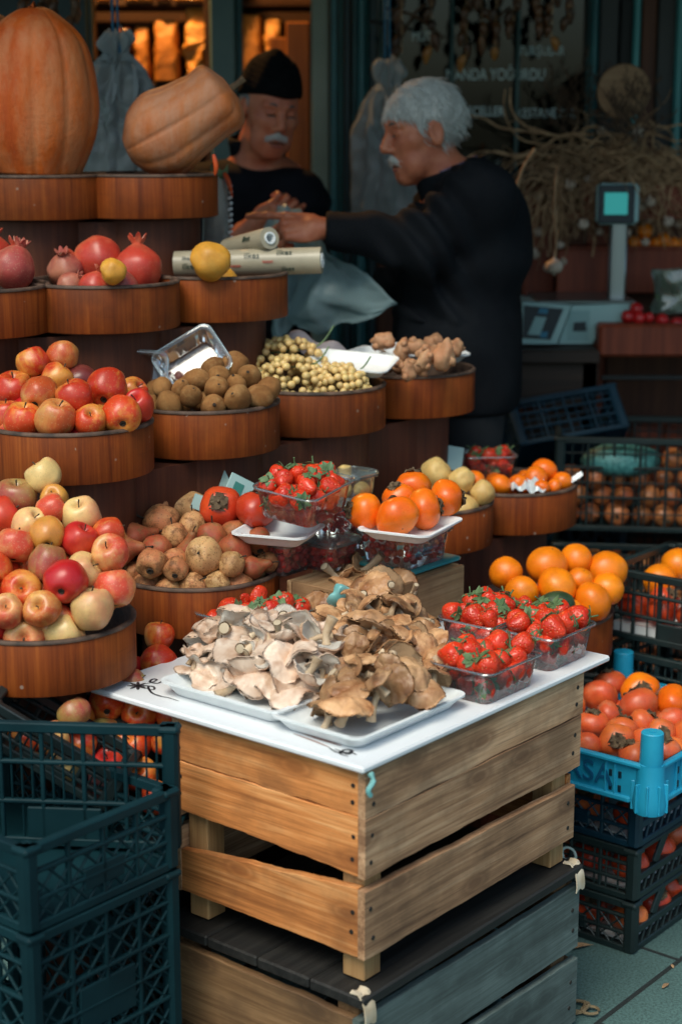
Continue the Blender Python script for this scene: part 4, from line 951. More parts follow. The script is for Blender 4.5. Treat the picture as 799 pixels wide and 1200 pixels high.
# ------------------------------------------------------------------ wooden crates and the white board
CF = (.037, 2.35)
gW = 'wooden slat crates stacked in front'
def wcrate(label, cf, l, w, posts, slatsR, slatsL, mR, mL, mP, pw=.042, th=.015, seed=0):
    root = empty('wooden_crate', local(cf, 0, 0), (0, 0, RZ), label, 'crate', gW)
    r = random.Random(seed)
    def slat(face, z0, z1, e0=0, e1=0, t0=0, t1=0, mat=None, far=False, dl=0):
        """z0,z1 bottom/top at the near end; e0,e1 at the far end; slightly bowed, worn edges"""
        L = (l if face == 'R' else w); b = MB(); N = 40
        a0, a1 = (-.002, L + .002 + t1) if face == 'R' else (th + .001 - .001, L - .001 + t1)
        def P(u, zt):
            zb = z0 + (e0 - z0 if e0 else 0) * u; zz = z1 + (e1 - z1 if e1 else 0) * u
            k = .0030 * noise.noise(Vector((u * 6, zt * 3, seed + z0 * 40))) + .0014 * noise.noise(Vector((u * 24, zt * 3, seed + z0 * 40))) 
            return zb + (zz - zb) * zt + k, .0012 * noise.noise(Vector((u * 3.1, 7.7, z0 * 30 + seed)))
        vs = []; fs = []
        for i in range(N + 1):
            u = i / N; a = a0 + (a1 - a0) * u
            for zt, d in ((0, .0015), (.012, 0), (.988, 0), (1, .0015), (1, th - .0015), (0, th - .0015)):
                z, n_ = P(u, zt)
                if face == 'R': vs.append((a, d + n_ + (w - th if far else 0), z))
                else: vs.append((d + n_ + (l - th if far else 0), a, z))
        for i in range(N):
            for k in range(6):
                k2 = (k + 1) % 6; q = (i * 6 + k, i * 6 + k2, (i + 1) * 6 + k2, (i + 1) * 6 + k); fs.append(q if face == 'L' else q[::-1])
        fs.append(tuple(range(6))); fs.append(tuple(N * 6 + k for k in range(6))[::-1])
        b.add(vs, fs, None, 0)
        zc = lambda u, f: P(u, f)[0]
        for u in ((.028, .965) if not far else ()):
            for f in (.3, .68):
                z = zc(u, f + r.uniform(-.05, .05)); a = a0 + (a1 - a0) * (u + r.uniform(-.006, .006))
                Tn = Matrix.Translation((a, -.0002, z)) @ Matrix.Rotation(PI / 2, 4, 'X') if face == 'R' else Matrix.Translation((-.0002, a, z)) @ Matrix.Rotation(-PI / 2, 4, 'Y')
                b.lathe([(.0042, -.001), (.0036, .0009), (0, .0012)], 10, Tn, None, 1)
        o = b.build('slat', [mat, M['nail']], root, ang=25)
        if face == 'L':          # grain runs along local x in the material: give this slat its own turned frame
            me = o.data; R_ = Matrix.Rotation(-PI / 2, 4, 'Z'); me.transform(R_); o.rotation_euler = (0, 0, PI / 2)
        return o
    for s_ in slatsR: slat('R', *s_[:6], mat=s_[6] if len(s_) > 6 else mR); slat('R', s_[0], s_[1], mat=mR, far=True)
    for s_ in slatsL: slat('L', *s_[:6], mat=s_[6] if len(s_) > 6 else mL); slat('L', s_[0], s_[1], mat=mL, far=True)
    for a in (th + pw / 2 + .001, l - th - pw / 2 - .001):
        for b_ in (th + pw / 2 + .001, w - th - pw / 2 - .001):
            b = MB(); b.box((a, b_, (posts[0] + posts[1]) / 2), (pw, pw, posts[1] - posts[0]), None, .002); b.build('corner_post', mP, root, smooth=False)
    return root
up = wcrate('upper pine slat crate carrying the white board of mushrooms', CF, .60, .40, (.327, .674),
            [(.601, .676, 0, 0, 0, .006), (.507, .599, .503, 0, 0, .002), (.374, .486, .374, .474, 0, -.012)],
            [(.602, .676, 0, 0, 0, 0), (.507, .600, .516, 0, 0, 0), (.374, .488, .374, .446, 0, .006)], M['pine'], M['pine_y'], M['pine_post'], seed=1)
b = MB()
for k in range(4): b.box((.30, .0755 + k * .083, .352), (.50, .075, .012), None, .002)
b.build('floor_board', M['dark_wood'], up, smooth=False)  # near-black colour stands for the shade under the crate
CL = (.037 - .008, 2.35 - .022)
lw = wcrate('lower weathered grey crate with dark boards on top, under the pine crate', CL, .625, .42, (.0, .303),
            [(.168, .285, .160, .283, 0, 0), (.012, .150, .012, .140, 0, 0)],
            [(.150, .286, .156, .292, 0, 0), (.012, .138, 0, 0, 0, 0)], M['grey_wood'], M['brown_old'], M['brown_old'], seed=5)
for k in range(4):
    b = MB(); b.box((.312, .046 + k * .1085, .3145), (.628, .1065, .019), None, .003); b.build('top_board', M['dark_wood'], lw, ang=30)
M['strap'] = pm('tan_plastic_strap', (.55, .42, .27), (.68, .58, .44), 30, .4)
for a in (.012, .612):
    b = MB(); b.sheet(lambda u, v, a=a: (a + (v - .5) * .026, .02 - .030 * min(1, u * 1.6) - .002 * math.sin(u * 9), .3265 - max(0, u - .45) * .085 + .003 * math.sin(v * 7 + u * 5)), 8, 4, thick=.002); b.build('corner_strap', M['strap'], lw)

BZ = .690
bc = local((.032, 2.332), .701 / 2, .5835 / 2)
board = empty('display_board', (bc.x, bc.y, BZ), (0, 0, RZ), 'white board with dark scroll ornaments laid on the pine crate', 'board')
b = MB(); b.box((0, 0, -.0055), (.701, .5835, .011), None, .003); b.build('panel', M['board'], board, ang=30)
def bloc(px, py, z=BZ):        # photo pixel -> the board's own x, y
    d = atz(px, py, z) - bc; return d.dot(RV), d.dot(LV)
b = MB()
def stroke(pts, r0):
    P = [(*bloc(*p), 0) for p in pts]; P = spline([(x, y, .0006) for x, y, _ in P], 6); n = len(P)
    L_, R_ = [], []
    for i, p in enumerate(P):
        d = (P[min(i + 1, n - 1)] - P[max(i - 1, 0)]).normalized(); w_ = Vector((-d.y, d.x, 0)) * r0 * (.35 + math.sin(PI * i / (n - 1)))
        L_.append(p + w_); R_.append(p - w_)
    vs = L_ + R_; fs = [(i, i + 1, n + i + 1, n + i) for i in range(n - 1)]; b.add(vs, fs)
for a in range(8):
    an = a * PI / 4; cx, cy = 162, 804
    stroke([(cx, cy), (cx + 7 * math.cos(an), cy + 2.6 * math.sin(an)), (cx + 13 * math.cos(an), cy + 4.6 * math.sin(an))], .0022)
stroke([(168, 805), (175, 808), (181, 808), (180, 805), (174, 805), (178, 812), (188, 816), (198, 818), (210, 822)], .0016)
stroke([(168, 802), (178, 800), (184, 797), (180, 796), (176, 799), (185, 801), (194, 796), (200, 793)], .0016)
stroke([(392, 878), (400, 881), (408, 884), (412, 880), (404, 879), (398, 883), (408, 887)], .0022); stroke([(385, 876), (395, 882), (410, 882), (418, 885)], .0016)
b.build('scroll_ornament', M['ink'], board, smooth=False)
b = MB(); stroke([(212, 813), (250, 824), (290, 835), (328, 846)], .0014); stroke([(338, 853), (360, 861), (380, 868), (400, 874)], .0026); stroke([(344, 860), (366, 868), (386, 876)], .0016); b.build('printed_line', M['ink_brown'], board, smooth=False)
b = MB(); M['teal_clip'] = pm('pale_teal_plastic', (.15, .42, .42), (.25, .52, .50), 30, .4)
b.tube(spline([(.02, -.0006, .0), (.021, -.006, -.012), (.012, -.004, -.024), (.016, -.005, -.034)], 4), [.004, .005, .004, .003, .0045] + [.004] * 8, 6)
o = b.build('plastic_scrap', M['teal_clip'], loc=local((.032, 2.332), -.004, .0) + Vector((0, 0, BZ - .012)), rot=(0, 0, RZ)); tag(o, 'small teal plastic scrap hanging below the front corner of the white board', 'scrap')

# ------------------------------------------------------------------ rounded trays and punnets
def rloop(l, w, r, z, n=6):
    out = []
    for cx, cy, a0 in ((l / 2 - r, w / 2 - r, 0), (-l / 2 + r, w / 2 - r, PI / 2), (-l / 2 + r, -w / 2 + r, PI), (l / 2 - r, -w / 2 + r, 1.5 * PI)):
        out += [(cx + r * math.cos(a0 + PI / 2 * k / n), cy + r * math.sin(a0 + PI / 2 * k / n), z) for k in range(n + 1)]
    res = []
    for i, p in enumerate(out):       # subdivide the long sides so walls can be ribbed
        q = out[(i + 1) % len(out)]; d = math.dist(p, q); m = max(1, int(d / .006)) if d > .02 else 1
        res += [tuple(p[k] + (q[k] - p[k]) * j / m for k in range(3)) for j in range(m)]
    return res
def loops(b, ls, cap0=True, cap1=True, mi=0):
    n = len(ls[0]); vs = [p for l in ls for p in l]; fs = []
    for i in range(len(ls) - 1):
        for k in range(n): fs.append((i * n + k, i * n + (k + 1) % n, (i + 1) * n + (k + 1) % n, (i + 1) * n + k))
    if cap0: fs.append(tuple(range(n))[::-1])
    if cap1: fs.append(tuple((len(ls) - 1) * n + k for k in range(n)))
    return b.add(vs, fs, None, mi)
def foam_tray(label, loc, rz, l, w, h=.022, group='white foam trays', tilt=(0, 0), mat=None):
    b = MB(); s_ = lambda d, z, r=.022: rsame(l - d, w - d, max(.006, r - d / 2), z)
    base = rloop(l, w, .022, 0); 
    def rsame(L, W_, R, z):
        fx, fy = L / l, W_ / w; return [(p[0] * fx, p[1] * fy, z) for p in base]
    loops(b, [rsame(l - .044, w - .044, 0, 0), rsame(l - .036, w - .036, 0, .003), rsame(l - .010, w - .010, 0, h - .004), rsame(l, w, 0, h - .003), rsame(l, w, 0, h), rsame(l - .012, w - .012, 0, h + .0005), rsame(l - .016, w - .016, 0, h - .002), rsame(l - .042, w - .042, 0, .006), rsame(l - .05, w - .05, 0, .0045)])
    o = b.build('foam_tray', mat or M['white_foam'], loc=loc, rot=(tilt[0], tilt[1], rz), ang=50); return tag(o, label, 'tray', group)
def punnet(label, loc, rz, l, w, h, lid=False, tilt=(0, 0), group='clear plastic punnets', ribs=True, cat='punnet'):
    root = empty('clear_punnet', loc, (tilt[0], tilt[1], rz), label, cat, group)
    base = rloop(l, w, .018, 0)
    def S_(d, z, rib=0):
        fx, fy = (l - d) / l, (w - d) / w; out = []
        for i, p in enumerate(base):
            k = 1 - (rib if (i // 2) % 2 == 0 and ribs else 0); out.append((p[0] * fx * k, p[1] * fy * k, z))
        return out
    b = MB()
    loops(b, [S_(.030, 0), S_(.026, .003, .012), S_(.014, h * .72, .012), S_(.012, h - .006), S_(.0, h - .004), S_(-.001, h), S_(.008, h + .001), S_(.015, h - .003)], True, False)
    b.build('tub', M['clear'], root, ang=35)
    b = MB(); e = [(p[0] * 1.004, p[1] * 1.004, p[2]) for p in S_(0, h)]; b.tube([*e, e[0], e[1]], .0017, 5, cap=False); b.build('rim', M['clear_lid'], root)
    if lid:
        b = MB(); loops(b, [S_(-.002, h + .002), S_(-.003, h + .005), S_(.004, h + .009), S_(.02, h + .010)], True, True); b.build('lid', M['clear_lid'], root, ang=30)
    return root

# ------------------------------------------------------------------ mushrooms
def gilled(name, ca, cb):
    t = NT(name); tc = t.new('ShaderNodeTexCoord'); g_ = t.new('ShaderNodeTexGradient', gradient_type='RADIAL'); t.link(tc.outputs['Object'], g_.inputs[0])
    s_ = t.math('SINE', t.math('MULTIPLY', g_.outputs['Fac'], 2 * PI * 80)); f = t.math('ADD', t.math('MULTIPLY', s_, .5), .5)
    t.link(t.mix(f, ca, cb), t.b.inputs['Base Color']); t.set(Roughness=.7); t.bump(f, .7, .003); return t.mat
M['cap_brown'] = pm('brown_mushroom_cap', (.30, .125, .05), (.62, .36, .18), 26, .36, .5, 130, thr=(.33, .67), vary=.36, c3=(.14, .065, .03), sc3=20, thr3=(.56, .72))
M['cap_grey'] = pm('pale_mushroom_cap', (.58, .38, .26), (.86, .70, .57), 26, .36, .4, 90, vary=.18, c3=(.44, .23, .13), sc3=18, thr3=(.56, .70))
M['gill_brown'] = gilled('brown_gills', (.42, .24, .12), (.60, .39, .22))
M['gill_white'] = gilled('white_gills', (.70, .61, .51), (.90, .83, .74))
M['mstem'] = pm('mushroom_stem', (.46, .30, .17), (.66, .52, .36), 30, .6, .3, 90, vary=.15)
M['mcut'] = pm('cut_stem_face', (.52, .41, .28), rough=.7)
def mushroom(seed, mats, pale=False):
    r = random.Random(seed); ec = r.uniform(0, .3) if not pale else r.uniform(.25, .55)
    shape = r.choice(('dome', 'dome', 'flat', 'funnel')) if not pale else r.choice(('fan', 'dome', 'dome', 'funnel'))
    dome = {'dome': r.uniform(.32, .55), 'flat': r.uniform(.10, .22), 'funnel': -r.uniform(.18, .34), 'fan': r.uniform(.18, .36)}[shape]
    wa = r.uniform(.03, .07) * (1.7 if pale or shape == 'funnel' else 1); wn_ = r.choice((3, 4, 5)); ph = r.uniform(0, 6); k = .036; sd_ = seed * 2.3
    def top(u, v, side=0):
        a = 2 * PI * u; ca, sa = math.cos(a), math.sin(a)
        rr = v * (1 + .10 * math.sin(2 * a + ph) + .16 * noise.noise(Vector((ca * 1.3, sa * 1.3, sd_))) + .07 * noise.noise(Vector((ca * 4, sa * 4, sd_))) + (.07 * noise.noise(Vector((ca * 9, sa * 9, sd_ + 5))) + .03 * noise.noise(Vector((ca * 19, sa * 19, sd_)))) * max(0, v - .55) * 2)
        x = ca * rr + ec * v * v * .6; y = sa * rr
        z = dome * (1 - v * v) - (.16 * max(0, v - .8) ** 1.5 * 6 if dome > 0 else 0) + wa * 1.6 * v * v * math.sin(wn_ * a + ph)
        z += .13 * noise.noise(Vector((x * 1.5, y * 1.5, sd_))) + .050 * noise.noise(Vector((x * 4, y * 4, sd_))) + .016 * noise.noise(Vector((x * 10, y * 10, sd_))) + (.07 if pale else .05) * max(0, v - .6) * noise.noise(Vector((ca * 6, sa * 6, sd_ + 9)))
        if side: z -= (.27 if pale else .20) * (1 - v ** 4) + .04
        return Vector((x, y, z)) * k
    b = MB(); nu, nv = 64, 14
    b.sheet(lambda u, v: top(u, v), nu, nv); nb_ = len(b.v)
    b.sheet(lambda u, v: top(1 - u, v * .985, 1), nu, nv, mi=1)
    # close the rim with a rounded edge
    e = [(i * (nv + 1) + nv) for i in range(nu + 1)]; e2 = [nb_ + ((nu - i) * (nv + 1) + nv) for i in range(nu + 1)]
    n_ = len(b.v)
    for i in range(nu + 1): p, q = Vector(b.v[e[i]]), Vector(b.v[e2[i]]); m_ = (p + q) / 2; b.v.append(tuple(m_ + Vector((m_.x, m_.y, 0)).normalized() * .0006))
    for i in range(nu): b.f += [(e[i], n_ + i, n_ + i + 1, e[i + 1]), (n_ + i, e2[i], e2[i + 1], n_ + i + 1)]; b.m += [0, 0]
    o = b.build('mushroom', [mats[0], mats[1]], ang=180); o['r'] = k
    b = MB(); sl = r.uniform(.85, 1.5) * (.8 if pale else 1); sx, sy = r.uniform(-.45, .45), r.uniform(-.45, .45); c0 = top(0, 0, 1) / k
    P = spline([(c0.x * k, c0.y * k, (c0.z + .04) * k), (c0.x * k + sx * .2 * k, sy * .2 * k, (c0.z - .45 * sl) * k), (sx * k, sy * k, (c0.z - sl) * k)], 5); n = len(P); th_ = r.uniform(.15, .24)
    b.tube(P, [(th_ * (1.25 - .5 * math.sin(PI * min(1, .15 + i / n)))) * (1 + .12 * noise.noise(Vector((i * .7, seed, 0)))) * k for i in range(n)], 12, cap=False)
    d = (P[-1] - P[-2]).normalized(); re = (th_ * 1.0) * k; q = d.orthogonal().normalized(); w_ = d.cross(q); ring = [P[-1] + (q * math.cos(2 * PI * j / 12) + w_ * math.sin(2 * PI * j / 12)) * re for j in range(12)]
    b.add(ring + [P[-1] + d * .05 * k], [(j, (j + 1) % 12, 12) for j in range(12)], None, 1)
    b.build('stem', [M['mstem'], M['mcut']], o, ang=50); return o
MBR = [mushroom(i, (M['cap_brown'], M['gill_brown'])) for i in range(10)]
MGR = [mushroom(20 + i, (M['cap_grey'], M['gill_white']), True) for i in range(9)]
PROTO += MBR + MGR
foam_tray('white foam tray under the pale mushrooms, left on the board', Vector((*local((.032, 2.332), .205, .335).xy, BZ + .0005)), RZ + PI / 2, .265, .33, .026)
foam_tray('white foam tray under the brown mushrooms at the board front corner', Vector((*local((.032, 2.332), .175, .125).xy, BZ + .0005)), RZ, .285, .185, .024)
def mound(protos, n, centre_fn, hgt, group, names, rows, where, seed, rs=(.030, .045), mind=.030, z0=BZ + .012):
    r = random.Random(seed); pts = []; out = []; tries = 0; lay_ok = True
    while len(pts) < n and tries < 9000:
        tries += 1; t_, s_ = r.random(), r.uniform(-1, 1); lay = r.random()
        c, wdt, hh = centre_fn(t_); p = Vector((c[0], c[1], 0)) + wdt * s_; edge = 1 - abs(s_) ** 2.2
        p.z = z0 + hh * hgt * edge * (.35 + .65 * lay ** .6) + .008
        dl = Vector((p.x, p.y, 0)) - local((.032, 2.332), 0, 0)
        if dl.dot(LV) < .052 or dl.dot(RV) < .05 or dl.dot(RV) > .67: continue
        if all((p - q).length > mind * (1 if abs(p.z - q.z) < .03 else .7) for q in pts): pts.append(p)
    for i, p in enumerate(pts):
        o = copy_tree(r.choice(protos)); k = r.uniform(*rs) / .036; o.scale = (k, k, k * r.uniform(.85, 1.1)); o.location = p
        m = r.random() * (1 if lay_ok else 1); ty = r.uniform(0, 2 * PI); tl = r.uniform(.0, .7) if m < .5 else (r.uniform(.7, 1.5) if m < .8 else r.uniform(1.7, 2.9))
        o.rotation_euler = (Matrix.Rotation(ty, 3, 'Z') @ Matrix.Rotation(tl, 3, 'X') @ Matrix.Rotation(r.uniform(0, 6.28), 3, 'Z')).to_euler()
        tag(o, None, 'mushroom', group); out.append(o)
    label_rows(out, [names] * len(out), rows, where); return out
def cl_brown(t_):
    y = 2.45 + .72 * t_; x = .068 + .012 * math.sin(t_ * 4) - .035 * t_; return (x, y), Vector((.088 + .03 * math.sin(PI * t_), 0, 0)), .6 + .4 * math.sin(PI * min(1, .15 + .8 * t_)) + .25 * t_
mound(MBR, 135, cl_brown, .082, 'brown mushrooms piled on the board', 'brown mushroom', 10, 'brown mushroom pile', 4, (.022, .039), .0235)
cP = local((.032, 2.332), .205, .350)
def cl_pale(t_):
    p = cP + LV * (.135 - .27 * t_); return (p.x, p.y), RV * .098, .75 + .4 * math.sin(PI * t_)
mound(MGR, 74, cl_pale, .088, 'pale mushrooms on the left foam tray', 'pale beige mushroom', 6, 'left tray heap', 9, (.022, .043), .0255)
b = MB(); b.lathe(smooth_prof([(0, .030), (.018, .028), (.026, .012), (.024, -.012), (.012, -.022), (0, -.022)]), 20, Matrix.Diagonal((.8, .5, .75, 1)), wob(.6, 46, 3))
tag(b.build('plastic_film', M['teal_clip'], loc=atz(398, 702, .775), rot=(.3, .2, .4)), 'crumpled pale teal plastic film on the far end of the mushroom pile', 'film')

# ------------------------------------------------------------------ strawberries and small berries
t = NT('strawberry_flesh'); vo = t.new('ShaderNodeTexVoronoi'); vo.inputs['Scale'].default_value = 260; t.link(t.coord(), vo.inputs['Vector'])
f = t.ramp(vo.outputs['Distance'], [(.10, (1, 1, 1)), (.22, (0, 0, 0))]); colb = t.ramp(t.noise(t.coord(), 40, 3), [(.3, (.54, .020, .008)), (.7, (.74, .055, .014))])
t.link(t.vary(t.mix(t.math('MULTIPLY', f, .75), colb, (.62, .28, .06)), .12), t.b.inputs['Base Color']); t.set(Roughness=.28, Subsurface_Weight=.08, Subsurface_Scale=.01)
t.bump(t.ramp(vo.outputs['Distance'], [(.05, (0, 0, 0)), (.45, (1, 1, 1))]), .8, .0015); M['straw'] = t.mat
def strawberry(seed):
    w = wob(.16, 1.3, seed); r = random.Random(seed); b = MB()
    b.lathe(smooth_prof([(0, .80), (.25, .84), (.62, .78), (.92, .45), (1, .08), (.90, -.35), (.68, -.80), (.40, -1.16), (.15, -1.34), (0, -1.37)], 2), 22, None, lambda p: w(p) * .0150)
    o = b.build('strawberry', M['straw'], ang=180); o['r'] = .016
    b = MB()
    for k in range(8):
        a = k * PI / 4 + r.uniform(-.25, .25); L_ = r.uniform(.68, 1.02); up_ = r.uniform(-.25, .55)
        def fnl(u, v, a=a, L_=L_, up_=up_):
            l = u * .0150 * L_; wd = .0046 * math.sin(PI * min(1, .18 + .82 * u)) * (v - .5) * 2; z = .0128 + up_ * .010 * u - .004 * u * u + .0012 * abs(v - .5)
            return (math.cos(a) * l - math.sin(a) * wd, math.sin(a) * l + math.cos(a) * wd, z)
        b.sheet(fnl, 5, 4, thick=.0005)
    b.tube([(0, 0, .0125), (.001, 0, .018), (.004, .001, .024)], [.0012, .001, .0012], 6)
    b.build('calyx', M['leaf'], o); return o
STR = [strawberry(i) for i in range(4)]; PROTO += STR
def fill_punnet(root, l, w, h, n, where, seed, top=.016, deep=True, leafy=.5):
    r = random.Random(seed); root_m = Matrix.Translation(root.location) @ root.rotation_euler.to_matrix().to_4x4(); P = []; out = []; tries = 0
    while len(P) < n and tries < 6000:
        tries += 1; z = r.uniform(.016, h + top); taper = .034 - .018 * min(1, z / h); q = Vector((r.uniform(-1, 1) * (l / 2 - taper), r.uniform(-1, 1) * (w / 2 - taper), z))
        if z > h * .9: q.x *= .92; q.y *= .92
        if all((q - a).length > .0262 for a in P): P.append(q)
    for i, q in enumerate(P):
        o = copy_tree(STR[i % 4]); k = r.uniform(1.08, 1.45); o.scale = (k,) * 3; o.location = root_m @ q
        if q.z > h * .6: e = Euler((r.uniform(-1.7, .9), r.uniform(-1.2, 1.2), r.uniform(0, 6)))
        else: e = Euler((r.uniform(-2, 2), r.uniform(-2, 2), r.uniform(0, 6)))
        o.rotation_euler = e; tag(o, None, 'strawberry', 'strawberries in the clear punnets'); out.append((o, q.z > h * .62))
    tops = [o for o, a in out if a]; low = [o for o, a in out if not a]
    if tops: label_rows(tops, ['strawberry'] * len(tops), 3 if len(tops) > 8 else 2 if len(tops) > 3 else 1, where)
    for o in low: o['label'] = f'red strawberry pressed low inside the wall of the {where}'
def punnet_at(corner_px, a, b_, z, l, w, h, label, where, n, seed, top=.016, rz=RZ):
    c0 = atz(*corner_px, z); c = c0 + RV * (l / 2 - .013) + LV * (w / 2 - .013); c.z = z
    p = punnet(label, c, rz, l, w, h); fill_punnet(p, l, w, h, n, where, seed, top); return p
ZB = BZ + .001
punnet_at((570, 827), 0, 0, ZB, .165, .125, .055, 'clear punnet of strawberries at the near right edge of the board', 'near right punnet', 36, 1)
punnet_at((644, 788), 0, 0, ZB, .150, .125, .060, 'clear punnet of strawberries at the far right corner of the board', 'far right punnet', 36, 2)
punnet_at((574, 770), 0, 0, ZB, .165, .125, .055, 'clear punnet of strawberries behind the near right one, against the mushrooms', 'punnet against the mushrooms', 36, 3)
punnet_at((300, 775), 0, 0, ZB, .165, .155, .065, 'clear punnet of strawberries half hidden behind the pale mushrooms', 'punnet behind pale mushrooms', 24, 4, .02)
b = MB(); b.lathe(smooth_prof([(0, .9), (.3, .92), (.8, .62), (1, 0), (.85, -.6), (.4, -.95), (0, -1)], 2), 22, Matrix.Diagonal((.036, .030, .028, 1)))
M['avocado'] = pm('dark_green_rind', (.02, .045, .018), (.04, .075, .03), 40, .5, .3, 120)
tag(b.build('avocado', M['avocado'], loc=atz(653, 708, .66), ang=180), 'dark green rounded fruit between the oranges and the far right punnet', 'fruit')
# the small wooden crate of berry boxes beyond the mushrooms
BCZ = .79; BC0 = (.046, 2.90)
bx = empty('berry_crate', local(BC0, 0, 0), (0, 0, RZ), 'pale wooden crate carrying the clear boxes of berries', 'crate')
M['pale_wood'] = wood('pale_splint', (.20, .10, .045), (.34, .20, .095), (.44, .28, .15), 'x', 9, .7, stain=(.13, .07, .035))
for nm, c, d in (('slat', (.15, .006, BCZ - .045), (.30, .010, .088)), ('slat', (.15, .184, BCZ - .045), (.30, .010, .088))):
    b = MB(); b.box(c, d, None, .002); b.build(nm, M['pale_wood'], bx)
for x in (.005, .295):
    for z0, z1 in ((BCZ - .089, BCZ - .047), (BCZ - .044, BCZ - .001)):
        b = MB(); b.box((0, 0, 0), (.166, .009, z1 - z0), None, .002); o = b.build('slat', M['pale_wood'], bx); o.location = (x, .095, (z0 + z1) / 2); o.rotation_euler = (0, 0, PI / 2)
b = MB(); b.box((.15, .095, BCZ - .008), (.278, .166, .010)); b.build('board', M['pale_wood'], bx)
b = MB(); b.box((.15, .095, (BCZ - .09) / 2), (.26, .15, BCZ - .092), None, .004); b.build('plinth', M['stand'], bx)
t = pm('red_berry_skin', (.46, .016, .022), (.64, .05, .035), 60, .3, vary=.35); M['berry'] = t
b = MB(); b.lathe(smooth_prof([(0, .98), (.4, .9), (.8, .58), (1, 0), (.8, -.6), (.4, -.92), (0, -1)], 2), 12, None, lambda p: p * .0068); BER = b.build('berry', M['berry'], ang=180)
b = MB(); b.lathe(smooth_prof([(0, .5), (.2, 1.0), (.5, .95), (.85, .5), (1, 0), (.8, -.7), (.4, -1.1), (0, -1.2)], 2), 12, None, lambda p: (1 + .12 * noise.noise(p * 5)) * p * .0078); RASP = b.build('berry', M['berry'], ang=180)
PROTO += [BER, RASP]
def berries(root, l, w, h, n, lab, seed, pr=None):
    r = random.Random(seed); m_ = Matrix.Translation(root.location) @ root.rotation_euler.to_matrix().to_4x4(); k = 0; P = []; tries = 0
    while len(P) < n and tries < 9000:
        tries += 1; z = r.uniform(.010, h - .004); ed = .022 - .008 * z / h
        q = Vector((r.uniform(-1, 1) * (l / 2 - ed), r.uniform(-1, 1) * (w / 2 - ed), z)); sd_ = r.random()
        if sd_ < .40: q.y = -(w / 2 - ed)
        elif sd_ < .72: q.x = -(l / 2 - ed)
        else: q.z = h - .008
        if all((q - a).length > .0118 for a in P): P.append(q)
    for q in P:
        o = (pr or BER).copy(); COL.objects.link(o); o.location = m_ @ q; o.rotation_euler = (r.random() * 6, r.random() * 6, 0); s_ = r.uniform(.85, 1.12); o.scale = (s_,) * 3
        tag(o, lab, 'berry', 'red berries in the clear boxes')
def box_at(px, py, z, l, w, h, label, lab, n, seed, lid=True, pr=None, rz=RZ):
    c = atz(px, py, z); p = punnet(label, Vector((c.x, c.y, z)), rz, l, w, h, lid, ribs=False, group='clear boxes of red berries', cat='box'); berries(p, l, w, h, n, lab, seed, pr); return p
box_at(331, 668, BCZ + .001, .105, .10, .058, 'clear box of bright red berries under the foam tray of two persimmons', 'bright red berry in the box under the two persimmons', 48, 1, True, RASP)
box_at(385, 664, BCZ + .001, .10, .095, .050, 'clear lidded box of berries at the bottom of the middle berry stack', 'red berry in the bottom box of the middle berry stack', 48, 2, True, RASP)
box_at(384, 622, BCZ + .064, .10, .095, .048, 'clear lidded box of dark berries, second in the middle berry stack', 'dark red berry in the second box of the middle berry stack', 46, 3)
box_at(474, 656, BCZ + .010, .145, .135, .060, 'large clear box of round red berries under the foam tray of six persimmons', 'round red berry in the large box under the six persimmons', 84, 4)
box_at(424, 640, BCZ + .001, .07, .07, .055, 'narrow clear box of berries between the middle stack and the large box', 'red berry in the narrow box between the berry stacks', 26, 5, True, RASP)
M['teal_lid'] = pm('teal_lid_plastic', (.03, .22, .24), (.05, .28, .29), 10, .3)
b = MB(); rl_ = rloop(.165, .15, .014, 0); loops(b, [rl_, [(p[0], p[1], .004) for p in rl_], [(p[0] * .94, p[1] * .94, .006) for p in rl_]]); c = atz(476, 658, BCZ); tag(b.build('lid', M['teal_lid'], loc=(c.x, c.y, BCZ + .0015), rot=(0, 0, RZ), ang=30), 'flat teal plastic lid under the large box of berries', 'lid')
# tilted strawberry punnet on the middle stack
c = atz(356, 596, BCZ + .135); ps = punnet('clear punnet of strawberries tipped forward on the middle berry stack', Vector((c.x, c.y, BCZ + .128)), RZ + .12, .15, .135, .058, tilt=(.10, -.12))
fill_punnet(ps, .15, .135, .058, 27, 'tipped punnet on berry stack', 5, .014)
c = atz(414, 585, BCZ + .10); ps2 = punnet('small clear box of orange fruit behind the tipped strawberry punnet', Vector((c.x, c.y + .12, BCZ + .04)), RZ, .085, .08, .085, True, ribs=False)
for i in range(5):
    o = copy_tree(QUI[1]); o.location = ps2.location + Vector(((i % 2 - .5) * .034, (i // 2 - .7) * .026, .022 + .03 * (i // 2))); o.scale = (.42,) * 3; o.rotation_euler = (i, i * 2, 0); tag(o, f'small pale fruit in the clear box behind the tipped punnet, {ORD[i]} from the bottom', 'fruit', 'small fruit in the clear box')
b = MB(); bp = Vector((ps2.location.x, ps2.location.y, 0)); b.box((0, 0, (BCZ + .038) / 2), (.10, .09, BCZ + .038), None, .003); tag(b.build('wooden_block', M['stand'], loc=bp, rot=(0, 0, RZ)), 'brown wooden block under the small clear box of orange fruit', 'block')
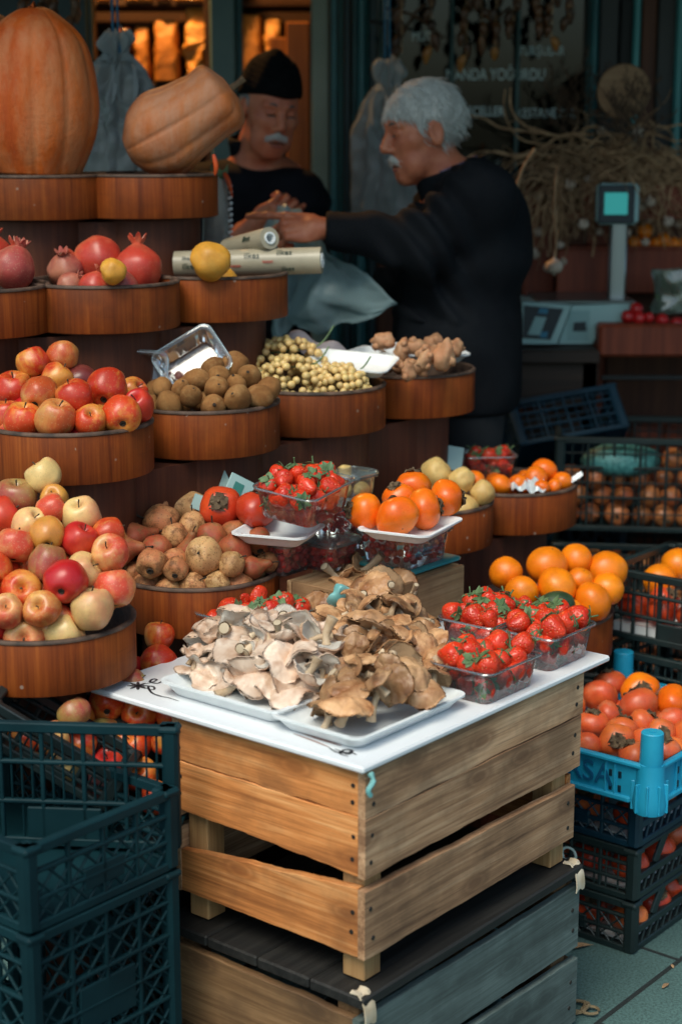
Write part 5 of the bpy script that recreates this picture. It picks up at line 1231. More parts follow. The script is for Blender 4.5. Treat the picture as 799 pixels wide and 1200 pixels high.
# six persimmons on a foam tray
c6 = atz(481, 622, BCZ + .088); c6.z = BCZ + .0825
foam_tray('white foam tray of six bright orange persimmons on the berry box', c6, RZ + .22, .178, .145, .020)
g6 = 'six orange persimmons on the foam tray'
f6 = lambda p: c6.z + .022
heap([V_(430, 600, 44, 'l', 'orange'), V_(462, 605, 48, 'c', 'orange'), V_(497, 596, 46, 'r', 'orange'), V_(521, 584, 43, 'r', 'orange'), V_(484, 570, 41, 'u', 'orange'), V_(467, 583, 36, 'u', 'orange')],
     lambda p: c6.z + .040 + .18 * max(0, p.y - c6.y), g6, 'persimmon', 'foam tray on the berry box', 2, floor=c6.z + .006)
c2 = atz(318, 636, BCZ + .075); c2.z = BCZ + .0715
foam_tray('white foam tray of two red persimmons beside the pears', Vector((c2.x + .012, c2.y + .035, c2.z)), RZ + .35, .135, .145, .022)
heap([V_(260, 594, 46, 's', 'red'), V_(298, 598, 47, 'u', 'red')], lambda p: c2.z + .045, 'two red persimmons on a foam tray', 'persimmon', 'foam tray above the pears', 1, floor=c2.z + .006)
# ------------------------------------------------------------------ pumpkins
def pumpkin_mat(name, a, b_, dust):
    t = NT(name); v = t.coord((1, 1, .35), False)
    col = t.ramp(t.noise(v, 9, 5, .6), [(.34, a), (.66, b_)])
    f = t.ramp(t.noise(t.coord((1, 1, .25), False), 16, 6, .7), [(.42, (0, 0, 0)), (.62, (1, 1, 1))])
    col = t.mix(t.math('MULTIPLY', f, .65), col, dust)
    vo = t.new('ShaderNodeTexVoronoi'); vo.inputs['Scale'].default_value = 55; t.link(t.coord((1, 1, 1), False), vo.inputs['Vector'])
    col = t.mix(t.math('MULTIPLY', t.ramp(vo.outputs['Distance'], [(.06, (1, 1, 1)), (.16, (0, 0, 0))]), .35), col, (.30, .13, .06))
    t.link(col, t.b.inputs['Base Color']); t.set(Roughness=.6, Specular_IOR_Level=.3); t.bump(t.math('ADD', t.noise(t.coord((1, 1, 1), False), 60, 5), t.math('MULTIPLY', t.noise(t.coord((1, 1, .4), False), 14, 3), 2.)), .35, .006); return t.mat
M['pumpkin'] = pumpkin_mat('ribbed_pumpkin_skin', (.36, .052, .006), (.54, .115, .012), (.46, .19, .08))
M['crook'] = pumpkin_mat('crookneck_skin', (.42, .10, .028), (.58, .18, .05), (.54, .28, .17))
def ribbed(name, axis, radii, mat, label, nrib, depth, seed, stem=True):
    b = MB(); A = spline(axis, 10); n = len(A); Rr = []
    m = len(radii) - 1
    for i in range(n):
        x = i / (n - 1) * m; k = min(int(x), m - 1); f = x - k; p0, p1, p2, p3 = radii[max(k - 1, 0)], radii[k], radii[k + 1], radii[min(k + 2, m)]
        Rr.append(max(.001, .5 * (2 * p1 + (p2 - p0) * f + (2 * p0 - 5 * p1 + 4 * p2 - p3) * f * f + (3 * p1 - p0 - 3 * p2 + p3) * f ** 3)))
    seg = 120; pu = None; rows = []
    for i, p in enumerate(A):
        d = (A[min(i + 1, n - 1)] - A[max(i - 1, 0)]).normalized(); u = Vector((1, 0, 0)) if pu is None else pu
        u = (u - d * u.dot(d)).normalized(); pu = u; w_ = d.cross(u); row = []
        for k in range(seg):
            a = 2 * PI * k / seg; aw = a + .16 * noise.noise(Vector((math.cos(a), math.sin(a), seed)))
            s_ = abs(math.cos(aw * nrib / 2)); rib = (1 - depth * (1 - s_ ** .5) * (.7 + .6 * noise.noise(Vector((round(aw * nrib / 2 / PI) * 3.3, i / n * 2, seed))))) * (1 + .05 * noise.noise(Vector((math.cos(a) * 1.5, math.sin(a) * 1.5, i / n * 3 + seed))))
            row.append(p + (u * math.cos(a) + w_ * math.sin(a)) * Rr[i] * rib)
        rows.append(row)
    vs = [v for r_ in rows for v in r_]; fs = [(i * seg + k, i * seg + (k + 1) % seg, (i + 1) * seg + (k + 1) % seg, (i + 1) * seg + k) for i in range(n - 1) for k in range(seg)]
    fs.append(tuple(range(seg))[::-1]); fs.append(tuple((n - 1) * seg + k for k in range(seg)))
    o0 = A[0]; b.add([v - o0 for v in vs], fs); o = b.build(name, mat, loc=o0, ang=180); tag(o, label, 'pumpkin', 'big pumpkins on the top row')
    if stem:
        e = A[-1] - o0; d = (A[-1] - A[-3]).normalized(); b = MB()
        b.tube(spline([e - d * .008, e + d * .014, e + d * .030 + Vector((.004, 0, .004))], 4), [.011, .009, .008, .0075, .007, .0068, .007, .008, .0085], 7); b.build('stem', M['calyx_leaf'], o)
    return o
zA = 1.504
Yp = 3.72
def px3(px, py, Y): p = at(px, py, Y); return p
pc = at(46, 205, Yp)
ribbed('ribbed_pumpkin', [(pc.x, Yp, zA), (pc.x + .002, Yp, zA + .08), (pc.x + .003, Yp, zA + .18), (pc.x + .004, Yp, zA + .28), (pc.x + .006, Yp, zA + .335), (pc.x + .006, Yp, zA + .342)],
       [.092, .122, .125, .101, .042, .004], M['pumpkin'], 'tall ribbed orange pumpkin standing at the left end of the top row', 11, .085, 3, False)
Yc = 3.80
ax = [at(150, 176, Yc), at(166, 169, Yc), at(190, 157, Yc), at(216, 142, Yc), at(241, 126, Yc), at(262, 111, Yc), at(271, 104, Yc)]
ax = [Vector((p.x, p.y + .0, max(p.z, 0))) for p in ax]
ribbed('crookneck_pumpkin', ax, [.030, .074, .095, .086, .080, .077, .030], M['crook'], 'pale orange crookneck pumpkin lying with its neck up on the top row', 10, .085, 8, True)
b = MB(); b.lathe(smooth_prof([(0, .9), (.4, .86), (.85, .5), (1, 0), (.85, -.5), (.4, -.86), (0, -.9)], 3), 40, None, lambda p: p * .055)
o = b.build('round_squash', M['pumpkin'], loc=at(-8, 42, 4.1), ang=180); tag(o, 'dark round squash hanging at the top left corner behind the ribbed pumpkin', 'squash')
b = MB(); b.tube([(0, 0, .04), (0, 0, .45)], .002, 5); b.build('cord', M['black'], o)

# ------------------------------------------------------------------ grapes, roots and things lying in the upper drums
M['grape'] = skin('pale_grape_skin', (.66, .50, .19), (.70, .44, .19), .4, .5, rough=.3, bump=.02, vary=.14, streak=.1)
b = MB(); b.lathe(smooth_prof([(0, 1.05), (.4, .96), (.8, .62), (1, 0), (.8, -.64), (.4, -.98), (0, -1.06)], 2), 14, None, lambda p: p * .0080); GR = b.build('grape', M['grape'], ang=180)
PROTO.append(GR)
def grapes(c, n, rx, ry, rz_, label, seed):
    root = empty('grape_bunch', c, (0, 0, 0), label, 'grapes', 'pale grape bunches in the drum'); r = random.Random(seed); P = []; tr = 0
    while len(P) < n and tr < 6000:
        tr += 1; a = r.uniform(0, 2 * PI); e = r.uniform(-.15, 1) * PI / 2; q = Vector((math.cos(a) * math.cos(e) * rx, math.sin(a) * math.cos(e) * ry, max(-.01, math.sin(e) * rz_))) * r.uniform(.86, 1.02)
        if all((q - x).length > .0130 for x in P): P.append(q)
    for q in P:
        g_ = GR.copy(); COL.objects.link(g_); g_.parent = root; g_.location = q; s_ = r.uniform(.88, 1.15); g_.scale = (s_,) * 3; g_.rotation_euler = (r.random() * 3, r.random() * 3, 0)
    b = MB(); b.tube(spline([(-rx * .9, 0, rz_ * .5), (0, .01, rz_ * .62), (rx * .7, 0, rz_ * .8), (rx * 1.05, .01, rz_ * 1.35)], 5), .002, 6); b.build('stalk', M['leaf'], root)
x2, y2, z2 = DRUM['C2']
grapes((x2 - .045, y2 - .045, z2 + .0), 98, .076, .074, .060, 'pale yellow grape bunch at the front left of the grape drum', 1)
grapes((x2 - .055, y2 + .06, z2 + .012), 98, .095, .065, .075, 'pale yellow grape bunch heaped highest behind the kiwis', 2)
grapes((x2 + .055, y2 - .05, z2 - .004), 98, .064, .062, .048, 'pale yellow grape bunch under the edge of the empty foam tray', 3)
M['root'] = skin('knobbly_root_skin', (.46, .27, .15), (.40, .18, .09), .4, .5, rough=.6, dirt=(.30, .16, .08), bump=.15, spec=.3)
def knob(seed):
    r = random.Random(seed); b = MB(); b.lathe(smooth_prof([(0, 1.5), (.3, 1.42), (.62, 1.0), (.86, .4), (.9, -.2), (.8, -.8), (.5, -1.25), (0, -1.45)], 2), 18, None, lambda p: (1 + .42 * noise.noise(p * 1.25 + Vector((seed * 5, 1, 2)))) * p * .021)
    for k in range(2):
        a = r.uniform(0, 6); c = Vector((.017 * math.cos(a), .017 * math.sin(a), r.uniform(-.015, .018))); b.lathe(smooth_prof([(0, 1), (.6, .8), (1, 0), (.6, -.8), (0, -1)], 2), 12, Matrix.Translation(c), lambda p: p * .010 * (1 + .3 * noise.noise(p * 2)))
    o = b.build('knobbly_root', M['root'], ang=180); o['r'] = .024; return o
KNB = [knob(i) for i in range(4)]; PROTO += KNB
x3, y3, z3 = DRUM['C3']
foam_tray('white foam tray of roots tilted in the root drum', (x3 + .03, y3 - .02, z3 + .022), .35, .20, .13, .024, tilt=(.10, .04))
foam_tray('white foam tray half hidden at the back of the root drum', (x3 - .07, y3 + .0, z3 + .010), 1.2, .17, .12, .022, tilt=(.12, .0))
foam_tray('empty white foam tray lying across the grape drum rim', at(412, 428, 3.60) + Vector((0, 0, -.010)), -.30, .185, .125, .022, tilt=(.16, .06))
R_ = lambda px, py, d, s='?': (px, py, d, KNB, 'knobbly root', s)
heap([R_(470, 428, 22, 'l'), R_(488, 431, 24, 'r'), R_(455, 425, 18), R_(478, 436, 20)], lambda p: z3 + .02, 'knobbly tan roots', 'root', 'lying low at the drum rim', 1, floor=z3 - .02)
heap([R_(486, 408, 25, 'r'), R_(503, 414, 24, 'l'), R_(520, 416, 28, 'u'), R_(508, 400, 20, 'l'), R_(497, 422, 20), R_(536, 407, 18, 'u'), R_(473, 409, 20)], lambda p: z3 + .055, 'knobbly tan roots', 'root', 'heaped on the tilted foam tray', 2, floor=z3 + .026)
o = heap([R_(450, 400, 24, 'l')], lambda p: z3 + .07, 'knobbly tan roots', 'root', '', 1); o[0]['label'] = 'single root at the left back of the root drum'
M['shallot'] = skin('shallot_skin', (.23, .09, .055), (.17, .035, .04), .5, .5, rough=.4, vary=.3)
w_ = wob(.1, 1.2, 2); b = MB(); b.lathe(smooth_prof([(0, 1.3), (.08, 1.15), (.4, .86), (.76, .6), (1, 0), (.76, -.66), (.3, -.9), (0, -.9)], 2), 16, None, lambda p: w_(p) * .014); SHA = b.build('shallot', M['shallot'], ang=180); SHA['r'] = .014; PROTO.append(SHA)
S_L = lambda px, py, d: (px, py, d, [SHA], 'small purple shallot', '?')
heap([S_L(184, 432, 15), S_L(202, 432, 15), S_L(214, 425, 15), S_L(222, 436, 15), S_L(234, 412, 14), S_L(239, 420, 15), S_L(196, 441, 15), S_L(211, 442, 15), S_L(226, 427, 15), S_L(190, 421, 14), S_L(228, 416, 13), S_L(205, 420, 13)],
     lambda p: 1.075 + .25 * max(0, p.y - 3.30), 'purple shallots behind the kiwis', 'shallot', 'behind the kiwis', 3, floor=1.06)
x1, y1, z1 = DRUM['C1']
p_ = at(228, 428, 3.40); punnet('empty clear punnet leaning on its side over the shallots', Vector((p_.x, 3.425, z1 + .050)), .25, .135, .11, .055, tilt=(1.0, -.52))
p_ = at(168, 415, 3.37); o = punnet('clear punnet with a white back standing upright beside the kiwi drum', Vector((p_.x, 3.40, z1 + .035)), .12, .085, .105, .04, tilt=(1.35, .08))
# paper price cards leaning behind the two red persimmons
M['card'] = pm('pale_teal_card', (.30, .46, .46), (.36, .52, .50), 5, .5); M['card_print'] = pm('green_card_print', (.04, .20, .17), rough=.5)
for px, py, Y, wd, hh, rt, lab in ((283, 580, 3.20, .07, .065, (-.35, .52, .3), 'pale teal price card with green print leaning behind the red persimmons'), (256, 578, 3.23, .065, .07, (-.3, -.55, -.2), 'plain grey teal card leaning left of the printed price card'), (236, 590, 3.16, .035, .03, (-.4, .35, 0), 'small folded teal card behind the pear heap')):
    b = MB(); b.box((0, 0, 0), (wd, .0025, hh), None, .001); o = b.build('price_card', M['card'], loc=at(px, py, Y), rot=rt, smooth=False); tag(o, lab, 'price card', 'price cards behind the pears')
    if 'green' in lab:
        b = MB(); b.box((-.012, -.0018, .006), (.020, .001, .026)); b.box((.014, -.0018, -.004), (.018, .001, .022)); b.build('print', M['card_print'], o, smooth=False)
b = MB(); b.box((0, 0, 0), (.045, .003, .055), None, .001); tag(b.build('price_card', M['card'], loc=at(531, 537, 3.80), rot=(-.3, .2, .2), smooth=False), 'small teal card standing beside the mandarin pile', 'price card', 'price cards behind the pears')
xd, yd, zd = DRUM['D4']
pp = at(572, 562, 3.86); ps3 = punnet('clear punnet of strawberries between the quinces and the mandarins', Vector((pp.x, 3.90, zd - .005)), .1, .13, .10, .055, group='clear plastic punnets'); fill_punnet(ps3, .13, .10, .055, 12, 'punnet between quinces and mandarins', 8, .0)
b = MB(); b.sheet(lambda u, v: ((u - .5) * .075, -.02 + .05 * v, .005 * math.sin(u * 19) + .004 * math.sin(v * 16 + u * 7) + .016 * v), 14, 8, thick=.0008); M['foil'] = pm('crinkled_foil_paper', (.55, .62, .66), (.75, .80, .83), 40, .3, .4, 60, metal=.3)
tag(b.build('foil_paper', M['foil'], loc=(xd + .03, yd - .115, zd + .006)), 'crinkled foil paper under the mandarins at the drum rim', 'foil')
b = MB(); b.sheet(lambda u, v: ((u - .5) * .03, (v - .5) * .03, .02 * u + .006 * math.sin(v * 9)), 6, 6, thick=.0008); tag(b.build('foil_paper', M['foil'], loc=(xd + .145, yd - .04, zd + .004)), 'scrap of foil sticking up at the right rim of the mandarin drum', 'foil')

# ------------------------------------------------------------------ printed paper rolls
M['roll_paper'] = pm('beige_printed_film', (.32, .28, .20), (.40, .35, .25), 12, .35, .2, 30); M['roll_ink'] = pm('dark_green_print', (.02, .045, .03), rough=.5); M['roll_red'] = pm('red_print', (.5, .06, .04), rough=.5)
def roll(p0, p1, r, label, texts):
    p0, p1 = Vector(p0), Vector(p1); d = p1 - p0; L_ = d.length; rz = math.atan2(d.y, d.x); ry = -math.asin(d.z / L_)
    root = empty('paper_roll', p0, (0, ry, rz), label, 'roll', 'printed paper rolls')
    T = Matrix.Rotation(PI / 2, 4, 'Y'); b = MB(); b.lathe([(r * .55, 0), (r, 0), (r * 1.0, L_ * .5), (r, L_), (r * .55, L_)], 40, T); b.build('film', M['roll_paper'], root, ang=50)
    b = MB(); b.lathe([(r * .40, -.002), (r * .56, -.002), (r * .56, L_ + .003), (r * .40, L_ + .003), (r * .40, -.002)], 24, T); b.build('core', M['white_foam'], root, ang=50)
    for s_, x, a, sz, mt in texts:
        ro = r + .0012; text(s_, sz, M[mt], root, (x, -ro * math.cos(a), ro * math.sin(a)), (PI / 2 - a, 0, 0), 'lettering', .0004)
    return root
T1 = [('ilkes', .065, .25, .019, 'roll_ink'), ('ilkes', .135, .55, .019, 'roll_ink'), ('ilkes', .205, .75, .019, 'roll_ink'), ('ilkes', .215, -.5, .016, 'roll_ink'), ('lezzet', .105, -.15, .010, 'roll_red'), ('lezzet', .175, .1, .010, 'roll_red'), ('ilkes', .0, -.1, .019, 'roll_ink'), ('ilkes', -.0, .5, .012, 'roll_ink')]
ra, rb = at(206, 310, 3.70), at(377, 305, 3.66)
T1 = [(s_, x + .02, a, z_, m_) for s_, x, a, z_, m_ in T1]
roll(ra, rb, .0285, 'long beige printed paper roll lying across the drum behind the quince', T1)
roll(at(268, 292, 3.80), at(316, 279, 3.66), .0235, 'shorter beige printed roll end pointing out above the long roll', [('ilkes', .10, .3, .018, 'roll_ink')])
# bag of dried peppers hanging at the end of the top drum
M['film_bag'] = clear_mat('grey_film_bag', (.75, .78, .78), .10, .2, .45, (.33, .32, .30))
b = MB(); b.sheet(lambda u, v: (math.cos(2 * PI * u) * .034 * (1 - .15 * v), math.sin(2 * PI * u) * .016 * (1 - .6 * abs(v - .5)), v * .20), 24, 12); bg_ = b.build('spice_bag', M['film_bag'], loc=at(254, 305, 3.99)); tag(bg_, 'tall film bag with a spiral edge hanging beside the top drum', 'bag')
bg_.location.z = at(254, 305, 3.99).z
b = MB(); 
for k in range(13): b.tube([(.030 + .004 * (k % 2), -.012, .012 + k * .013), (.038, -.016, .016 + k * .013)], .0035, 6)
b.build('ring_binding', M['white_foam'], bg_)
b = MB(); b.tube(spline([(.022, -.018, .20), (.030, -.022, .185), (.036, -.022, .165), (.040, -.02, .145)], 4), [.004, .005, .0055, .006, .006, .006, .0055, .005, .004, .003, .002, .0015, .001], 8)
M['chili'] = pm('red_chili_skin', (.55, .06, .015), (.65, .10, .02), 20, .25); o = b.build('chili_pepper', M['chili'], loc=bg_.location); tag(o, 'red chili pepper hanging in front of the spice bag', 'chili', 'red chilies by the top drum')
b = MB(); b.tube(spline([(0, 0, 0), (.003, -.004, .02), (-.002, -.004, .045)], 4), [.001, .003, .0045, .005, .0055, .0055, .005, .004, .003], 8); o = b.build('chili_pepper', M['chili'], loc=at(252, 206, 3.72)); tag(o, 'small red chili lying at the foot of the crookneck pumpkin', 'chili', 'red chilies by the top drum')
b = MB(); b.sheet(lambda u, v: ((u - .5) * .04, -.01 * math.sin(u * 5), .02 * v + .01 * math.sin(u * 7)), 8, 4, thick=.001); o = b.build('dried_leaf', M['leaf'], loc=bg_.location + Vector((.01, -.012, .195))); tag(o, 'green leaf tuft at the top of the spice bag', 'leaf')

# ------------------------------------------------------------------ plastic bags
def bag_mat(name, col, tr, rough=.35):
    t = NT(name); a = t.new('ShaderNodeBsdfTransparent'); a.inputs[0].default_value = (*col, 1); tl = t.new('ShaderNodeBsdfTranslucent'); tl.inputs[0].default_value = (*col, 1)
    t.set(Base_Color=c4(col), Roughness=rough); m1 = t.new('ShaderNodeMixShader'); m1.inputs[0].default_value = .3; t.link(t.b.outputs[0], m1.inputs[1]); t.link(tl.outputs[0], m1.inputs[2])
    m2 = t.new('ShaderNodeMixShader'); m2.inputs[0].default_value = tr; t.link(m1.outputs[0], m2.inputs[1]); t.link(a.outputs[0], m2.inputs[2]); t.link(m2.outputs[0], t.out.inputs[0])
    t.bump(t.noise(t.coord((1, 1, .3)), 30, 4), .35, .006); return t.mat
M['bag_white'] = bag_mat('white_bag_film', (.30, .34, .34), .06, .3); M['bag_teal'] = bag_mat('teal_bag_film', (.55, .72, .74), .45, .28)
def hang_bag(label, cx, Y, y_top, y_neck, y_bot, w_top, w_bot, seed, cord_col):
    top = at(cx, y_top, Y); zt, zn, zb = top.z, at(cx, y_neck, Y).z, at(cx, y_bot, Y).z; sx = Y / FPX; r = random.Random(seed)
    root = empty('plastic_bag', (top.x, Y, zb), (0, 0, 0), label, 'bag', 'white plastic bags hung up for customers')
    b = MB()
    def fn(u, v):
        a = 2 * PI * u; z = (zt - zb) * (1 - v); vn = (zt - zn) / (zt - zb)
        if v < vn: w_ = .024 + .014 * math.sin(v / vn * PI) + .010 * noise.noise(Vector((math.cos(a) * 2.2, math.sin(a) * 2.2, v * 14 + seed))); pl = .30; z += .018 * noise.noise(Vector((math.cos(a) * 3, math.sin(a) * 3, seed + 4.)))
        else:
            q = (v - vn) / (1 - vn); w_ = .016 + (w_top * min(1, q * 2.6) ** .6 + (w_bot - w_top) * q) * sx / 2; pl = .30 * (1 - q) + .06
        f = 1 + pl * math.sin(a * 9 + seed + 3 * v) + .2 * pl * math.sin(a * 17 + v * 9)
        n_ = (noise.noise_vector(Vector((math.cos(a), math.sin(a), v * 4 + seed))) * .014 + noise.noise_vector(Vector((math.cos(a) * 4, math.sin(a) * 4, v * 11 + seed))) * .007) * min(1, v * 3)
        return (math.cos(a) * w_ * f + n_.x, math.sin(a) * w_ * .38 * f + n_.y, z + n_.z)
    b.sheet(fn, 160, 60); b.build('film', M['bag_white'], root, ang=180)
    b = MB(); b.tube(spline([(-.004, 0, zn - zb), (-.010, .004, zt - zb + .06), (-.004, .01, zt - zb + .5)], 5), .0035, 6); b.tube(spline([(.008, -.01, zn - zb), (.003, 0, zt - zb + .05), (.0, .01, zt - zb + .5)], 5), .003, 6); b.build('cord', cord_col, root)
    for s_ in (-1, 1):      # the two carrying loops
        b = MB(); c = s_ * w_top * sx * .17; zl = (zn - zb) - .02
        b.sheet(lambda u, v: (c + (.022 + .014 * v) * math.cos(2 * PI * u) * .8, -w_top * sx * .20 - .012 + .006 * math.sin(4 * PI * u), zl - .055 + (.075 - .018 * v) * math.sin(2 * PI * u)), 28, 3); b.build('handle', M['bag_white'], root, ang=180)
M['cord_blue'] = pm('blue_cord', (.01, .12, .22), rough=.6)
hang_bag('white plastic bag tied with blue cord hanging between the pumpkins', 137, 4.35, 36, 62, 212, 70, 62, 3, M['cord_blue'])
hang_bag('white plastic bag hanging beside the older man', 455, 4.85, 70, 98, 252, 62, 58, 7, M['cord_blue'])
b = MB(); b.tube(spline([at(432, 25, 4.9) - at(432, 60, 4.9), Vector((.03, 0, .075)), Vector((.045, 0, .05)), Vector((.05, 0, -.06))], 5), .006, 6)
tag(b.build('metal_hook', M['black'], loc=at(432, 60, 4.9)), 'black metal hook holding the bag beside the older man', 'hook')
# the bag held between the two men
b = MB()
hb = [[(316, 246, 4.34), (332, 240, 4.31), (350, 246, 4.27), (366, 254, 4.23)], [(306, 280, 4.34), (330, 270, 4.28), (362, 287, 4.22), (388, 298, 4.18)], [(318, 330, 4.34), (345, 322, 4.27), (385, 316, 4.2), (428, 322, 4.14)], [(318, 392, 4.34), (340, 372, 4.28), (378, 352, 4.16), (462, 354, 4.08)], [(322, 398, 4.34), (346, 384, 4.28), (396, 386, 4.14), (456, 362, 4.08)]]
hb = [[at(*q) for q in row] for row in hb]; hb0 = hb[0][0].copy()
def hbf(u, v):
    rows = [spline(r_, 16) for r_ in hb]; 
    cs = [r_[min(int(u * (len(r_) - 1) + .5), len(r_) - 1)] for r_ in rows]; sp_ = spline(cs, 16); p = sp_[min(int(v * (len(sp_) - 1) + .5), len(sp_) - 1)]
    return p - hb0 + Vector((0, .022 * math.sin(u * 15 + v * 4) * (.3 + v) + .012 * math.sin(v * 11 + u * 5), .006 * math.sin(u * 21))) + noise.noise_vector(Vector((u * 6, v * 6, 3.))) * .012 + noise.noise_vector(Vector((u * 17, v * 17, 8.))) * .004
b.sheet(hbf, 48, 64, thick=.0006); tag(b.build('plastic_bag', M['bag_teal'], loc=hb0, ang=180), 'thin teal white plastic bag held open between the two men', 'bag', 'loose plastic bags')
b = MB(); b.sheet(lambda u, v: ((u - .5) * .15 + .02 * v, (v - .5) * .05, .035 * math.sin(PI * v) * (1 - .4 * u) + .008 * math.sin(u * 12)), 16, 10, thick=.001); M['greycloth'] = pm('grey_mauve_paper', (.20, .18, .20), (.27, .24, .26), 14, .7, .3, 40)
tag(b.build('wrapping_paper', M['greycloth'], loc=at(372, 413, 3.72), rot=(.1, .2, -.1)), 'grey mauve wrapping paper crumpled behind the grapes', 'paper')

# ------------------------------------------------------------------ counter, scale and produce on the right
M['plank'] = wood('dark_red_plank', (.09, .020, .010), (.15, .032, .014), (.20, .05, .02), 'z', 7, .55)
cnt = empty('wooden_counter', (.93, 4.85, 0), label='dark red wooden counter of vertical planks behind the onion crates', cat='counter')
x0, x1 = at(705, 400, 4.62).x, 1.55
for k in range(9):
    a = x0 + (x1 - x0) * k / 9; b = MB(); b.box((a + .042 - .93, 4.63 - 4.85, .40), ((x1 - x0) / 9 - .004, .018, .80), None, .002); b.build('plank', M['plank'], cnt, smooth=False)
zt1, zt0 = at(720, 380, 4.62).z, at(720, 418, 4.62).z
b = MB(); b.box(((x0 + x1) / 2 - .93, 4.78 - 4.85, (zt0 + zt1) / 2), (x1 - x0 + .02, .34, zt1 - zt0), None, .008); b.build('ledge', M['red_brown'], cnt, smooth=False)
b = MB(); b.box(((x0 + x1) / 2 - .93, 4.615 - 4.85, at(720, 442, 4.62).z), (x1 - x0, .014, .012), None, .002); b.build('rail', M['black'], cnt, smooth=False)
M['counter_dark'] = wood('dark_counter_wood', (.02, .012, .009), (.032, .018, .012), (.05, .026, .016), 'x', 7, .6)
c2_ = empty('low_counter', (.66, 4.75, 0), label='low dark counter under the weighing scale', cat='counter')
zs = at(660, 403, 4.70).z
xa, xb = at(560, 400, 4.7).x, x0 - .012
b = MB(); b.box(((xa + xb) / 2 - .66, .02, zs - .02), (xb - xa, .40, .036), None, .004); b.build('top', M['counter_dark'], c2_, smooth=False)
for k in range(3):
    b = MB(); b.box(((xa + xb) / 2 - .66, -.14, zs - .10 - k * .14), (xb - xa, .02, .125), None, .003); b.build('front_board', M['counter_dark'], c2_, smooth=False)
for s_ in (xa + .02, xb - .02):
    b = MB(); b.box((s_ - .66, 0, (zs - .04) / 2), (.04, .30, zs - .04)); b.build('leg', M['counter_dark'], c2_, smooth=False)
bk = empty('back_shelf_unit', (.95, 5.0, 0), label='red brown panelled shelf unit behind the scale and garlic', cat='shelf')
for a, b_, m_ in ((612, 650, 'red_brown'), (651, 684, 'shop_brown'), (685, 712, 'red_brown'), (713, 830, 'shop_brown'), (831, 960, 'red_brown')):
    q0, q1 = at(a, 300, 5.05).x, at(b_, 300, 5.05).x; q = MB(); q.box(((q0 + q1) / 2 - .95, .05, .75), (q1 - q0 - .003, .02, 1.5), None, .003); q.build('back_board', M[m_], bk, smooth=False)
for z, n_, yy in ((at(760, 290, 4.9).z, 'shelf', 4.9), (at(760, 248, 4.88).z, 'shelf', 4.88)):
    q = MB(); q.box((at(790, 300, 4.9).x - .95, yy - 5.0 + .10, z - .012), (.62, .09, .024), None, .003); q.build(n_, M['red_brown'], bk, smooth=False)
q = MB(); q.box((at(790, 300, 4.8).x - .95, 4.945 - 5, at(760, 318, 4.94).z), (.62, .02, .125), None, .003); q.build('shelf_front', M['red_brown'], bk, smooth=False)
q = MB(); q.box((at(775, 232, 4.8).x - .95, 4.93 - 5, at(760, 232, 4.94).z), (.42, .02, .075), None, .003); q.build('shelf_front', M['red_brown'], bk, smooth=False)
zo = at(760, 290, 4.9).z
for j, (px, py, d) in enumerate(((742, 284, 16), (756, 286, 14), (755, 271, 19), (768, 285, 14), (777, 283, 20), (790, 286, 16), (803, 285, 17))):
    o = copy_tree(ORA[j % 2]); k = d / 2 * 4.9 / FPX / .037; o.scale = (k,) * 3; p = at(px, py, 4.985); o.location = p; o.rotation_euler = (j, j, 0); tag(o, f'small orange on the back shelf beside the scale column, {ORD[j]} from the left' if j != 2 else 'single orange lying on top of the others on the back shelf', 'orange', 'oranges on the back shelf')
for j, (px, py) in enumerate(((745, 362), (735, 371), (748, 373), (775, 375), (792, 379), (760, 372), (806, 378))):
    b = MB() if j == 0 else None
    if j == 0:
        M['tomato'] = skin('red_tomato_skin', (.55, .02, .02), (.48, .015, .018), .5, .5, rough=.25); TOM = ball('tomato', M['tomato'], 3, .017, .95, .05, M['leaf']); PROTO.append(TOM)
    o = copy_tree(TOM); k = 1.1 if j < 5 else .9; o.scale = (k,) * 3; o.location = at(px, py, 4.66); o.rotation_euler = (j, 0, j); tag(o, f'bright red tomato on the plank counter ledge, {ORD[sorted([745, 735, 748, 775, 792, 760, 806]).index(px)]} from the left', 'tomato', 'tomatoes on the counter ledge')
M['green_bag'] = clear_mat('greenish_bag_film', (.6, .7, .62), .12, .15, .35, (.20, .27, .22))
b = MB(); b.sheet(lambda u, v: (math.cos(2 * PI * u) * .085 * (1 + .06 * math.sin(v * 9)), math.sin(2 * PI * u) * .04, v * .12), 40, 14)
b.v = [tuple(Vector(p) + noise.noise_vector(Vector(p) * 25) * .012) for p in b.v]
o = b.build('produce_bag', M['green_bag'], loc=at(800, 366, 4.76), ang=180); tag(o, 'greenish clear bag of leaves on the plank counter ledge', 'bag')
for j in range(9):
    pass
b = MB(); r = random.Random(5)
for k in range(40):
    p = Vector((r.uniform(-.07, .07), r.uniform(-.025, .025), r.uniform(.01, .10))); a = r.uniform(0, 6); d = Vector((math.cos(a), .3, math.sin(a))) * .022; e = d.cross(Vector((.2, 1, .1))).normalized() * .008
    b.add([p - d, p + e, p + d, p - e], [(0, 1, 2, 3)])
b.build('leaf_bundle', M['leaf'], o, smooth=False)
